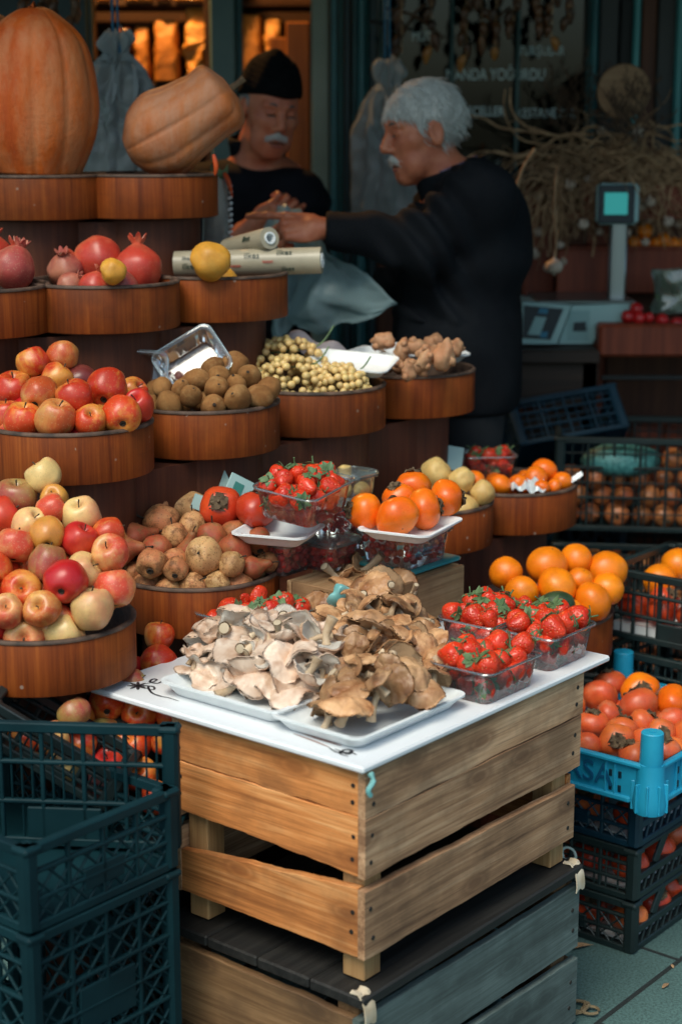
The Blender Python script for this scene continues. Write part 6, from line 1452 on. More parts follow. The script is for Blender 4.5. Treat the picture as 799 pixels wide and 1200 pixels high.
# weighing scale
M['scale_body'] = pm('pale_teal_scale_plastic', (.30, .50, .50), (.36, .55, .54), 5, .4); M['steel'] = pm('brushed_steel', (.35, .38, .38), rough=.3, metal=.9); M['lcd'] = glow('lit_scale_display', (.04, .36, .34), .35); M['dark_key'] = pm('dark_scale_panel', (.010, .020, .03), rough=.4); M['key_blue'] = pm('blue_key', (.02, .18, .30), rough=.4); M['key_pale'] = pm('pale_key', (.25, .42, .42), rough=.5)
YS = 4.68; sc0 = at(668, 402, YS); scl = empty('weighing_scale', (sc0.x, YS, zs), (0, 0, 0), 'pale teal shop scale with steel plate and a lit display on its column', 'scale')
u_ = YS / FPX
def prism(px_poly, dep, mat, name, y0=0., parent=scl, bev=0):
    pts = [(at(px, py, YS + y0).x - sc0.x, at(px, py, YS + y0).z - zs) for px, py in px_poly]; n = len(pts)
    vs = [(x, y0, z) for x, z in pts] + [(x, y0 + dep, z) for x, z in pts]
    fs = [tuple(range(n)), tuple(range(n, 2 * n))[::-1]] + [(i, n + i, n + (i + 1) % n, (i + 1) % n) for i in range(n)]
    b = MB(); b.add(vs, fs); return b.build(name, mat, parent, smooth=False)
prism([(608, 403), (652, 403), (669, 358), (612, 354)], .20, M['scale_body'], 'keyboard_wedge', -.03)
prism([(612, 396), (645, 398), (660, 362), (614, 358)], .004, M['dark_key'], 'key_panel', -.035)
prism([(618, 392), (632, 393), (640, 372), (627, 371)], .004, M['key_pale'], 'key_block', -.04)
prism([(632, 396), (640, 396), (642, 389), (634, 389)], .004, M['key_blue'], 'key', -.04); prism([(630, 367), (641, 368), (642, 362), (632, 361)], .004, M['key_blue'], 'key', -.04)
prism([(654, 403), (694, 403), (702, 386), (716, 380), (738, 374), (738, 356), (670, 358)], .24, M['scale_body'], 'housing', 0)
prism([(664, 399), (689, 399), (691, 364), (667, 364)], .003, M['key_pale'], 'paper_slot', -.004); prism([(671, 388), (687, 388), (686, 377), (672, 378)], .003, M['dark_key'], 'printer_mouth', -.008)
b = MB(); pz = at(690, 354, YS).z - zs; b.box((.04, .12, pz), (.27, .25, .010), None, .004); b.build('weighing_plate', M['steel'], scl)
cx_ = at(723, 300, YS + .10).x - sc0.x; b = MB(); zc0, zc1 = at(723, 352, YS + .10).z - zs, at(723, 258, YS + .10).z - zs; b.box((cx_, .10, (zc0 + zc1) / 2), (.048, .035, zc1 - zc0), None, .006); b.box((cx_ - .008, .081, (zc0 + zc1) / 2), (.006, .004, zc1 - zc0 - .02)); b.build('column', M['steel'], scl)
dx, dz = at(723, 239, YS + .09).x - sc0.x, at(723, 239, YS + .09).z - zs
b = MB(); b.box((dx, .095, dz), (.115, .05, .112), None, .010); b.build('display_head', M['scale_body'], scl)
b = MB(); b.box((dx - .006, .068, dz), (.100, .006, .104), None, .006); b.build('display_bezel', M['dark_key'], scl)
b = MB(); b.box((dx - .008, .0635, dz + .002), (.064, .004, .060), None, .001); b.build('screen', M['lcd'], scl)
# ------------------------------------------------------------------ dried garlic, herbs and peppers
M['straw_dry'] = pm('dry_straw', (.22, .12, .06), (.52, .33, .18), 30, .85, .3, 90, vary=.25); M['garlic'] = pm('garlic_skin', (.36, .27, .20), (.58, .48, .39), 30, .6, .3, 60); M['herb'] = pm('dark_dry_herb', (.055, .03, .018), (.12, .07, .04), 40, .9)
def bunch(px, py, Y, n, spread, droop, label, seed, bulbs=5, mat='straw_dry', ln=(.10, .22), up=.0, thick=.0027):
    r = random.Random(seed); c = at(px, py, Y); root = empty('dried_bunch', c, (0, 0, 0), label, 'dried plants', 'dried garlic and herb bunches'); b = MB(); nb_ = 0
    for k in range(n):
        a = r.uniform(0, 2 * PI); l = r.uniform(*ln); s0 = Vector((r.uniform(-1, 1) * spread * .7, r.uniform(-.05, .05), r.uniform(-.05, .05)))
        P = [s0]; d = Vector((math.cos(a) * 1.0, r.uniform(-.5, .3), math.sin(a) * .55 + up))
        for q in range(6):
            d = (d + Vector((r.uniform(-.7, .7), r.uniform(-.4, .4), r.uniform(-.65, .5) - droop))).normalized(); P.append(P[-1] + d * l / 5)
        pts = spline(P, 4); t0 = thick * r.uniform(.5, 1.25); b.tube(pts, [t0 * (1 - .65 * i / len(pts)) * (1 + .35 * noise.noise(Vector((i * .9, k, seed)))) for i in range(len(pts))], 5)
        if nb_ < bulbs and k % max(1, n // (bulbs or 1)) == 0:
            nb_ += 1; sz = r.uniform(.012, .018); B = MB(); B.lathe(smooth_prof([(.1, 1.2), (.28, .75), (.85, .45), (1, 0), (.8, -.55), (.3, -.8), (0, -.85)], 2), 12, Matrix.Translation(pts[-1]) @ Euler((r.uniform(-.8, .8), r.uniform(-.8, .8), 0)).to_matrix().to_4x4() @ Matrix.Scale(sz, 4)); B.build('bulb', M['garlic'], root, ang=180)
        if not bulbs:
            for _ in range(6):
                q = pts[r.randrange(len(pts) // 2, len(pts))]; e = Vector((r.uniform(-.014, .014), r.uniform(-.012, .012), r.uniform(.0, .028))); b.tube([q, q + e], [.0022, .0010], 4)
    b.build('stems', M[mat], root, ang=180)
bunch(655, 200, 4.93, 130, .13, .22, 'tan dried garlic bunch at the left end of the garlic heap, stalks drooping', 1, 8)
bunch(708, 192, 4.95, 150, .12, .12, 'dense dried garlic bunch in the middle of the heap above the scale display', 2, 9)
bunch(755, 200, 4.94, 145, .12, .16, 'dried garlic bunch right of the scale display', 3, 9)
bunch(800, 196, 4.96, 120, .11, .2, 'dried garlic bunch cut off by the right picture edge', 4, 6)
bunch(676, 176, 4.98, 34, .16, .02, 'long pale dry stalks lying flat over the garlic heap', 5, 1, 'straw_dry', (.2, .30), 0, .005)
bunch(672, 150, 5.0, 34, .07, -.25, 'dark upright dry herb bunch left of the round wooden disc', 6, 0, 'herb', (.10, .17), .8)
bunch(742, 155, 4.78, 26, .03, -.35, 'dark herb sprig standing in front of the round wooden disc', 7, 0, 'herb', (.07, .12), .9)
bunch(645, 228, 4.90, 36, .045, .9, 'thin garlic stalks hanging lowest beside the dark coat', 8, 4, 'straw_dry', (.09, .17))
gs = at(649, 312, 4.5); b = MB(); b.tube(spline([(0, 0, .005), (.003, 0, .08), (-.004, 0, .16), (.002, 0, .26)], 5), [.005] + [.0035] * 15, 6); B = MB(); B.lathe(smooth_prof([(.1, 1.2), (.25, .8), (.85, .45), (1, 0), (.8, -.55), (.25, -.8), (.1, -1.0), (0, -1.0)], 2), 14, Matrix.Scale(.024, 4))
o = B.build('garlic_bulb', M['garlic'], loc=gs); tag(o, 'single garlic bulb hanging low on a long stalk before the brown panel', 'garlic'); b.build('stalk', M['straw_dry'], o)
b = MB(); b.tube(spline([(0, 0, .11), (-.03, 0, .06), (-.05, 0, -.01), (-.055, 0, -.07)], 5), [.004] * 8 + [.006, .007, .008, .008, .009, .010, .009, .004], 7); o = b.build('corn_husk', M['straw_dry'], loc=at(625, 225, 4.48)); tag(o, 'brown drooping husk hanging at the left end of the garlic', 'husk')
gb = empty('hanging_rail', (at(730, 205, 4.94).x, 4.955, at(730, 205, 4.94).z), label='dark rail carrying the dried garlic bunches', cat='rail'); b = MB(); b.tube([(-.34, 0, 0), (.45, 0, 0)], .012, 8); b.build('bar', M['black'], gb)
for s_ in (-.30, .40):
    b = MB(); b.tube([(s_, 0, -.01), (s_, .22, .02)], .009, 8); b.build('bracket', M['black'], gb)
b = MB(); dd = at(730, 107, 4.84); b.lathe([(0, -.010), (.072, -.010), (.0745, -.007), (.0745, .007), (.072, .010), (0, .010)], 48, Matrix.Rotation(PI / 2, 4, 'X')); M['disc'] = wood('pale_wood_disc', (.20, .11, .055), (.28, .16, .085), (.36, .22, .12), 'x', 6, .7)
tag(b.build('wooden_disc', M['disc'], loc=dd, rot=(.1, 0, .1)), 'round pale wooden disc standing among the dry herbs', 'disc')
M['pepper'] = pm('dried_pepper_skin', (.05, .022, .012), (.13, .055, .02), 20, .4, .4, 60, vary=.4); M['pepper_amber'] = pm('amber_dried_pepper', (.28, .10, .015), (.38, .16, .03), 20, .35, .4, 60)
def pepper_string(px, y0, y1, Y, n, label, seed, amber=0):
    r = random.Random(seed); p0, p1 = at(px, y0, Y), at(px, y1, Y); root = empty('pepper_string', p0, (0, 0, 0), label, 'dried peppers', 'strings of dried peppers hung over the window'); L_ = p0.z - p1.z
    b = MB(); b.tube([(0, 0, .35), (.002, 0, 0), (.004 * r.uniform(-1, 1), 0, -L_)], .0018, 5); b.build('cord', M['straw_dry'], root)
    for k in range(n):
        z = -L_ * (k + .5) / n; a = r.uniform(0, 6); l = r.uniform(.03, .055); b = MB()
        P = spline([(0, 0, z), (math.cos(a) * .014, math.sin(a) * .012, z - l * .4), (math.cos(a) * .017, math.sin(a) * .014, z - l)], 4); b.tube(P, [.003, .008, .011, .0125, .013, .012, .009, .006, .003], 7)
        b.build('pepper', M['pepper_amber'] if k >= n - amber else M['pepper'], root, ang=180)
for i, (px, y0, y1, n, am) in enumerate(((470, -30, 62, 6, 0), (506, -30, 62, 6, 1), (546, -30, 72, 7, 1), (565, -30, 50, 5, 0), (582, -30, 64, 6, 1), (602, -30, 30, 5, 0), (632, -30, 30, 6, 0), (648, -30, 50, 6, 1), (668, -30, 25, 5, 0))):
    pepper_string(px, y0, y1, 4.95, n, f'string of dried peppers over the window, {ORD[i]} from left' + (', amber pepper lowest' if am else ', all dark'), i, am)
for i, (px, y1) in enumerate(((30, 12), (48, 22), (66, 16), (84, 26))): pepper_string(px, -40, y1, 4.6, 5, f'dark string of dried peppers above the ribbed pumpkin, {ORD[i]} from left', 30 + i)
r = random.Random(9)
for i, (a, bb) in enumerate((((452, 10), (520, 45)), ((560, 60), (598, 8)), ((470, 45), (500, 5)))):
    p, q = at(*a, 4.98), at(*bb, 4.98); b = MB(); b.tube(spline([(0, 0, 0), (q - p) * .5 + Vector((0, 0, .02)), q - p], 5), .005, 6); tag(b.build('dry_twig', M['herb'], loc=p), f'bent dry twig among the dried peppers, {("lowest left", "rightmost", "leftmost upper")[i]} one', 'twig', 'dry twigs among the peppers')
# dry ring on the paving
b = MB(); r = random.Random(3)
for k in range(3):
    pts = [((.020 + .004 * k + .002 * math.sin(3 * a)) * math.cos(a), (.017 + .003 * k) * math.sin(a), .004 + .003 * math.sin(a * 2 + k)) for a in [2 * PI * i / 24 for i in range(23 + k)]]; b.tube(pts, .0028, 6)
pts = [(.028 + .016 * math.cos(a), -.016 + .014 * math.sin(a), .004) for a in [2 * PI * i / 18 for i in range(17)]]; b.tube(pts, .003, 6)
M['rope'] = pm('dry_tan_twine', (.16, .115, .06), (.25, .19, .11), 60, .9, .4, 200); g_ = atz(672, 1181, .004); tag(b.build('twine_coil', M['rope'], loc=g_), 'small coil of dry tan twine lying on the pavement', 'twine')
lf = MB(); lf.sheet(lambda u, v: ((u - .5) * .06, (v - .5) * .018 * math.sin(PI * min(1, .1 + u)), .003 + .004 * math.sin(u * 4)), 8, 4, thick=.0008)
l0 = lf.build('dry_leaf', M['straw_dry']); l0.location = atz(680, 1110, .002); l0.rotation_euler = (0, 0, .4); tag(l0, 'dry brown leaf at the foot of the black persimmon crates', 'leaf', 'dry leaves on the paving')
for (px, py, s_), lb in zip(((780, 1155, .3), (787, 1132, .2)), ('small dry leaf scrap on the pavement nearest the picture corner', 'tiny dry leaf scrap on the pavement right of the crates')):
    o = l0.copy(); COL.objects.link(o); o.location = atz(px, py, .002); o.rotation_euler = (0, 0, px); o.scale = (s_ * 1.6,) * 3; o['label'] = lb
# ------------------------------------------------------------------ the two men: smooth solids blended from limbs, meshed with surface nets
def surfnet(f, lo, hi, h):
    xs, ys, zs = [np.arange(a, b_ + h, h, dtype=np.float32) for a, b_ in zip(lo, hi)]
    G = np.stack(np.meshgrid(xs, ys, zs, indexing='ij'), -1); sh = G.shape[:3]
    V = f(G.reshape(-1, 3)).reshape(sh).astype(np.float32); ins = V < 0
    cs = np.zeros([n - 1 for n in sh], np.int8)
    for i in (0, 1):
        for j in (0, 1):
            for k in (0, 1): cs += ins[i:sh[0] - 1 + i, j:sh[1] - 1 + j, k:sh[2] - 1 + k]
    act = (cs > 0) & (cs < 8); I = np.argwhere(act); idm = -np.ones(act.shape, np.int64); idm[act] = np.arange(len(I))
    acc = np.zeros((len(I), 3)); cnt = np.zeros(len(I))
    for ax in range(3):
        for a in (0, 1):
            for b_ in (0, 1):
                o0 = [0, 0, 0]; o1 = [0, 0, 0]; oth = [q for q in range(3) if q != ax]
                o0[oth[0]] = o1[oth[0]] = a; o0[oth[1]] = o1[oth[1]] = b_; o1[ax] = 1
                i0 = I + o0; i1 = I + o1; v0 = V[tuple(i0.T)]; v1 = V[tuple(i1.T)]; m_ = (v0 < 0) != (v1 < 0)
                t_ = v0[m_] / (v0[m_] - v1[m_]); p = i0[m_].astype(float); p[:, ax] += t_; acc[m_] += p; cnt[m_] += 1
    P = acc / cnt[:, None] * h + np.array(lo); F = []
    for ax in range(3):
        o1, o2 = (ax + 1) % 3, (ax + 2) % 3
        s0 = [slice(None)] * 3; s1 = [slice(None)] * 3; s0[ax] = slice(0, -1); s1[ax] = slice(1, None)
        d = ins[tuple(s0)].astype(np.int8) - ins[tuple(s1)].astype(np.int8); E = np.argwhere(d != 0); E = E[(E[:, o1] > 0) & (E[:, o2] > 0) & (E[:, o1] < sh[o1] - 1) & (E[:, o2] < sh[o2] - 1)]
        if not len(E): continue
        sg = d[tuple(E.T)]
        def cell(a, b_):
            q = E.copy(); q[:, o1] -= a; q[:, o2] -= b_; return idm[tuple(q.T)]
        Q = np.stack([cell(1, 1), cell(0, 1), cell(0, 0), cell(1, 0)], 1); Q[sg < 0] = Q[sg < 0][:, ::-1]; F.append(Q[(Q >= 0).all(1)])
    return P, np.concatenate(F)
def n3(v): return np.array(v, np.float32)
def cap_(P, a, b_, ra, rb=None):
    a, b_ = n3(a), n3(b_); rb = ra if rb is None else rb; ba = b_ - a; t_ = np.clip(((P - a) @ ba) / (ba @ ba), 0, 1); return np.linalg.norm(P - a - t_[:, None] * ba, axis=1) - (ra + (rb - ra) * t_)
def ell_(P, c, r, R=None):
    q = P - n3(c)
    if R is not None: q = q @ R
    r = n3(r); k0 = np.linalg.norm(q / r, axis=1); k1 = np.linalg.norm(q / (r * r), axis=1) + 1e-6; return k0 * (k0 - 1) / k1
def smin(a, b_, k):
    h = np.clip(.5 + .5 * (b_ - a) / k, 0, 1); return b_ * (1 - h) + a * h - k * h * (1 - h)
def smax(a, b_, k): return -smin(-a, -b_, k)
def join(meshes, name, mats, parent=None):
    vs = []; fs = []; mi = []
    for (P, F), m_ in meshes: fs += [tuple(int(i) + len(vs) for i in q) for q in F]; mi += [m_] * len(F); vs += [tuple(p) for p in P]
    b = MB(); b.v, b.f, b.m = vs, fs, mi; return b.build(name, mats, parent, ang=180)
def head_frame(c, yaw, pitch, roll=0.):
    """columns: forward, left, up of a head looking along yaw (0 = +x, counter-clockwise) and pitched down"""
    return np.array(Matrix.Rotation(yaw, 3, 'Z') @ Matrix.Rotation(pitch, 3, 'Y') @ Matrix.Rotation(roll, 3, 'X'), np.float32), n3(c)
def head_sdf(s_=.93, nose=1., jowl=1., brow=1.):
    def f(q):
        q = q / s_; d = ell_(q, (-.012, 0, .040), (.100, .076, .092)); d = smin(d, ell_(q, (.026, 0, -.030), (.066, .062, .086)), .03)
        d = smin(d, ell_(q, (.030, 0, -.085), (.056, .050, .038)), .025); d = smin(d, cap_(q, (.066, -.012, -.104), (.066, .012, -.104), .019), .02)
        for s in (-1, 1):
            d = smin(d, cap_(q, (.060, s * .036, -.014), (.046, s * .052, -.010), .020), .022)
            d = smin(d, ell_(q, (.045, s * .042, -.070), (.030, .020 * jowl, .034)), .02)
            d = smin(d, cap_(q, (.081, s * .012, .036), (.068, s * .048, .034), .0100 * brow, .008), .012)
            d = smax(d, -ell_(q, (.092, s * .031, .013), (.020, .019, .0135)), .010)
            d = smin(d, ell_(q, (.0725, s * .031, .012), (.0145, .015, .0125)), .003)
            d = smin(d, cap_(q, (.0835, s * .018, .0185), (.077, s * .045, .016), .0040), .004)
            d = smin(d, ell_(q, (.094, s * .013, -.026), (.013, .0085, .0095)), .006)
            ear = ell_(q, (-.012, s * .078, -.002), (.021, .0085, .036)); ear = smax(ear, -ell_(q, (-.010, s * .0875, .002), (.012, .007, .022)), .004); d = smin(d, ear, .006)
        d = smin(d, cap_(q, (.083, 0, .026), (.104 * nose, 0, -.016), .0085, .0125), .010); d = smin(d, ell_(q, (.104 * nose, 0, -.021), (.0135, .0125, .0115)), .006)
        d = smin(d, cap_(q, (.080, -.020, -.062), (.080, .020, -.062), .0085), .008); d = smin(d, cap_(q, (.081, -.016, -.079), (.081, .016, -.079), .0080), .008)
        d = smax(d, -cap_(q, (.092, -.020, -.0700), (.092, .020, -.0700), .0036), .004)
        d = smin(d, cap_(q, (-.022, 0, -.05), (-.050, 0, -.20), .056, .060), .03)
        return d * s_
    return f
def in_frame(f, fr):
    R, c = fr; return lambda P: f((P - c) @ R)
def fpt(fr, p, s_=.93): R, c = fr; return c + R @ (n3(p) * s_)

t = NT('aged_skin'); v_ = t.coord(); cs_ = t.ramp(t.noise(v_, 22, 5, .6), [(.3, (.43, .11, .055)), (.7, (.60, .21, .105))]); t.link(cs_, t.b.inputs['Base Color']); t.set(Roughness=.48, Subsurface_Weight=.12, Subsurface_Scale=.012); t.bump(t.noise(v_, 170, 4), .25, .002); M['skin'] = t.mat
def hair_mat(name, a, b_, st):
    t = NT(name); f = t.noise(t.coord(st), 9, 5, .6); t.link(t.ramp(f, [(.3, a), (.7, b_)]), t.b.inputs['Base Color']); t.set(Roughness=.65); t.bump(f, .4, .004); return t.mat
M['hair_white'] = hair_mat('white_hair', (.46, .46, .43), (.68, .68, .64), (30, 30, 7)); M['hair_grey'] = hair_mat('grey_hair', (.10, .10, .10), (.3, .3, .3), (30, 30, 8)); M['brow_dark'] = hair_mat('dark_brow', (.06, .045, .04), (.16, .13, .12), (40, 40, 40))
M['eye_white'] = pm('eye_white', (.40, .34, .30), rough=.25); M['iris'] = pm('dark_iris', (.02, .013, .01), rough=.15)
M['coat'] = pm('dark_navy_coat', (.0035, .005, .0075), (.007, .009, .012), 9, .8, .4, 140, spec=.14); M['jacket'] = pm('dark_padded_jacket', (.004, .0055, .008), (.008, .010, .014), 7, .8, .3, 60, spec=.1); M['trouser'] = pm('dark_trousers', (.008, .010, .013), rough=.85); M['shoe'] = pm('black_shoe', (.01, .01, .01), rough=.4)
M['cap_knit'] = pm('black_knit_cap', (.002, .0028, .0035), (.005, .006, .007), 60, .95, .5, 220, spec=.1); M['lip'] = pm('lip_skin', (.30, .085, .065), (.36, .11, .085), 30, .5)
t = NT('plaid_shirt'); br = t.new('ShaderNodeTexChecker'); br.inputs['Scale'].default_value = 75; t.link(t.coord((1, 1, 1), False), br.inputs['Vector']); br.inputs['Color1'].default_value = c4((.05, .04, .08)); br.inputs['Color2'].default_value = c4((.15, .12, .19)); t.link(br.outputs[0], t.b.inputs['Base Color']); t.set(Roughness=.8); M['shirt'] = t.mat

def hand_sdf(wrist, fwd, up, side, fingers, thumb, sc=1.):
    """palm from the wrist along fwd; side = direction of the thumb edge; each finger is a chain of bend angles towards -up (the palm side)"""
    W_, F, U, Sd = n3(wrist), n3(fwd), n3(up), n3(side); segs = []
    K = lambda f, s, u: W_ + (F * f + Sd * s + U * u) * sc
    for k, (s0, lens, rad) in enumerate(((.030, (.046, .027, .022), .0090), (.0095, (.050, .031, .023), .0093), (-.0115, (.046, .029, .022), .0088), (-.030, (.037, .022, .019), .0078))):
        p = K(.092 - .005 * abs(k - 1), s0, .002); a = 0.; segs.append((K(.03, s0 * .7, 0), p, .0125 * sc, .0115 * sc)); d_s = (1.5 - k) * .05
        for L_, bd in zip(lens, fingers[k]):
            a += bd; d = F * math.cos(a) - U * math.sin(a) + Sd * d_s; q = p + d * L_ * sc; segs.append((p, q, rad * sc, rad * .90 * sc)); p = q; rad *= .93
    p = K(.022, .028, -.004); a, bt_ = thumb; d = F * math.cos(a) + Sd * math.sin(a) - U * bt_; q = p + d * .042 * sc; segs.append((p, q, .0135 * sc, .0105 * sc)); d2 = F * math.cos(a - .45) + Sd * math.sin(a - .45) - U * (bt_ + .15); r_ = q + d2 * .030 * sc; segs.append((q, r_, .0100 * sc, .0092 * sc)); segs.append((r_, r_ + d2 * .022 * sc, .0092 * sc, .0080 * sc))
    Rp = np.stack([F, Sd, U], 1)
    def f(P):
        d = ell_(P, K(.048, 0, 0), (.056 * sc, .043 * sc, .0165 * sc), Rp); 
        for a_, b_, ra, rb in segs: d = smin(d, cap_(P, a_, b_, ra, rb), .0055)
        return smin(d, cap_(P, W_ - F * .06, W_ + F * .02, .028 * sc, .026 * sc), .015)
    return f

def ring_collar(path_fn, h, mat, name, parent, thick=.004):
    b = MB(); b.sheet(path_fn, 30, 5, thick=thick); return b.build(name, mat, parent, ang=180)

# ---------------- older man with white hair, side on, reaching to the left
Yo = 4.20
man = {}
hc = at(494, 156, Yo - .005); fr = head_frame((hc.x, hc.y, hc.z), PI + .30, .20, .03)
hf = in_frame(head_sdf(.92, 1.03, 1.15, 1.1), fr)
neck0 = fpt(fr, (-.030, 0, -.10)); nb = n3(at(536, 214, Yo + .01))
sh_n, sh_f = n3(at(562, 236, Yo - .165)), n3(at(548, 232, Yo + .18)); el_n = n3(at(492, 284, Yo - .19)); wr_n = n3(at(383, 268, Yo - .11)); pel = n3((at(545, 470, Yo).x, Yo + .01, .90)); che = n3((at(545, 300, Yo).x, Yo, 1.30))
def ecap(P, a, b_, ra, rb, sy):
    k = n3((1, sy, 1)); c = n3((0, a[1], 0)); return cap_((P - c) * k + c, a, b_, ra, rb)
def torso(g=0.):
    def f(P):
        d = ecap(P, (at(541, 300, Yo).x, Yo, 1.335), (at(540, 300, Yo).x, Yo, .90), .128 + g, .134 + g, .74); d = smin(d, ell_(P, (at(556, 260, Yo).x, Yo, 1.37), (.115 + g, .17 + g, .11 + g)), .05)
        d = smin(d, cap_(P, sh_n, sh_f, .070 + g), .06); return d
    return f
def near_arm(g=0.):
    return lambda P: smin(cap_(P, sh_n, el_n, .058 + g, .047 + g), cap_(P, el_n, wr_n, .043 + g, .025 + g * .8), .03)
el_f, wr_f = n3(at(500, 300, Yo + .22)), n3(at(462, 330, Yo + .12))
def far_arm(g=0.): return lambda P: smin(cap_(P, sh_f, el_f, .056 + g, .046 + g), cap_(P, el_f, wr_f, .045 + g, .032 + g), .03)
legs = [((pel[0] - .01, Yo + s * .10, .92), (pel[0] - .02, Yo + s * .105, .50), (pel[0] + .02, Yo + s * .11, .07)) for s in (-1, 1)]
def leg_sdf(g=0.):
    def f(P):
        d = None
        for a, k, b_ in legs:
            e = smin(cap_(P, a, k, .085 + g, .058 + g), cap_(P, k, b_, .056 + g, .040 + g), .03); d = e if d is None else np.minimum(d, e)
        return d
    return f
fwd = n3((-.985, -.05, .04)); fwd /= np.linalg.norm(fwd); upv = n3((.15, -.78, .60)); upv -= fwd * (upv @ fwd); upv /= np.linalg.norm(upv); sdv = np.cross(fwd, upv); sdv = sdv if sdv[2] > 0 else -sdv
# back of the hand looks to the street and up; the index edge is uppermost
hnd = hand_sdf(wr_n + fwd * .012, fwd, upv, sdv, ((.10, .12, .10), (.95, 1.25, .8), (1.0, 1.3, .8), (1.05, 1.3, .8)), (.35, .75), .98)
neckf = lambda P: smin(cap_(P, neck0, nb, .052, .062), ell_(P, nb + n3((.01, 0, -.03)), (.09, .12, .05)), .04)
def bodyall(P): return smin(smin(smin(smin(smax(torso()(P), .97 - P[:, 2], .02), near_arm()(P), .03), far_arm()(P), .03), leg_sdf()(P), .01), neckf(P), .03)
parts = [(surfnet(lambda P: smin(hf(P), neckf(P), .02), fr[1] + n3((-.16, -.14, -.20)), fr[1] + n3((.17, .14, .15)), .0034), 0),
         (surfnet(hnd, wr_n + n3((-.24, -.09, -.12)), wr_n + n3((.07, .09, .10)), .003), 0), (surfnet(bodyall, n3((.02, Yo - .32, .02)), n3((.52, Yo + .36, 1.50)), .013), 0)]
p1 = join(parts, 'person', [M['skin']]); tag(p1, 'white haired man in a long dark coat, seen side on, reaching out his pointing hand', 'person', 'two men at the back of the stall')
# hair
hi_ = in_frame(head_sdf(.92, 1.03, 1.15, 1.1), fr)
def hair_f(P):
    q = (P - fr[1]) @ fr[0] / .92
    d = ell_(q, (-.015, 0, .036), (.1085, .0835, .0975)); nz = (np.sin(q[:, 0] * 120 + q[:, 2] * 60 + 2 * np.sin(q[:, 2] * 30)) * np.sin(q[:, 1] * 110 + q[:, 2] * 45 + 2 * np.sin(q[:, 0] * 25))) * .0024 + np.sin(q[:, 0] * 260 + q[:, 1] * 230 + q[:, 2] * 90) * .0012; d = d + nz
    # open over the face, ears and lower neck
    face = cap_(q, (.125, -.07, -.03), (.125, .07, -.03), .098); d = smax(d, -face, .008)
    temple = np.maximum(q[:, 0] - .030, -(q[:, 2] + 10)); d = smax(d, -(np.maximum(-(q[:, 0] - .034), q[:, 2] - .040)), .01)
    d = smax(d, -ell_(q, (-.004, .082, -.012), (.028, .03, .046)), .006); d = smax(d, -ell_(q, (-.004, -.082, -.012), (.028, .03, .046)), .006)
    d = smax(d, -(q[:, 2] + .062 + .25 * np.minimum(0, q[:, 0] + .02)), .012); d = smax(d, -(np.maximum(-(q[:, 0] - .0), q[:, 2] + .01)), .008)
    return d
def hair_part(fn, frx, name, mat, parent, h=.0036, ext=.16, strands=0, ln=.03, flow=(-.55, 0, -.8)):
    P, F = surfnet(fn, frx[1] - ext, frx[1] + ext, h); b = MB(); b.v = [tuple(p) for p in P]; b.f = [tuple(int(i) for i in q) for q in F]; b.m = [0] * len(F)
    if strands:          # fine locks combed over the surface, ends lifting off
        rr = random.Random(5); e = 1e-3; pick = [rr.randrange(len(P)) for _ in range(strands)]; V0 = P[pick].astype(np.float32)
        N = np.stack([fn(V0 + np.eye(3, dtype=np.float32)[k] * e) - fn(V0 - np.eye(3, dtype=np.float32)[k] * e) for k in range(3)], 1); N /= np.linalg.norm(N, axis=1)[:, None] + 1e-9
        fl = Vector(frx[0] @ n3(flow))
        for p, n_ in zip(V0, N):
            p, n_ = Vector(p), Vector(n_); d = fl + Vector((rr.uniform(-.13, .13), rr.uniform(-.13, .13), rr.uniform(-.12, .12))); d = (d - n_ * d.dot(n_)).normalized(); L_ = ln * rr.uniform(.6, 1.3); w_ = n_.cross(d) * rr.uniform(-.10, .10)
            b.tube([p - d * L_ * .3 - n_ * .001, p + n_ * .0006, p + (d + w_) * L_ * .5 + n_ * .0003, p + (d + w_ * 2) * L_ - n_ * L_ * .22], [.0009, .0011, .0009, .0003], 4, cap=False)
    return b.build(name, mat, parent, ang=180)
hair_part(hair_f, fr, 'hair', M['hair_white'], p1, strands=3400, ln=.036)
def mous_f(frx, s_=.92, thick=.0085, w=.026, drop=.008):
    def f(P):
        q = (P - frx[1]) @ frx[0] / s_; d = np.minimum(cap_(q, (.0905, 0, -.0455), (.082, w, -.0515 - drop), thick, thick * .55), cap_(q, (.0905, 0, -.0455), (.082, -w, -.0515 - drop), thick, thick * .55))
        return d + .0012 * np.sin(q[:, 1] * 900) 
    return f
hair_part(mous_f(fr, thick=.0070), fr, 'moustache', M['hair_white'], p1, .0022, .13, 260, .012, (.2, 0, -1))
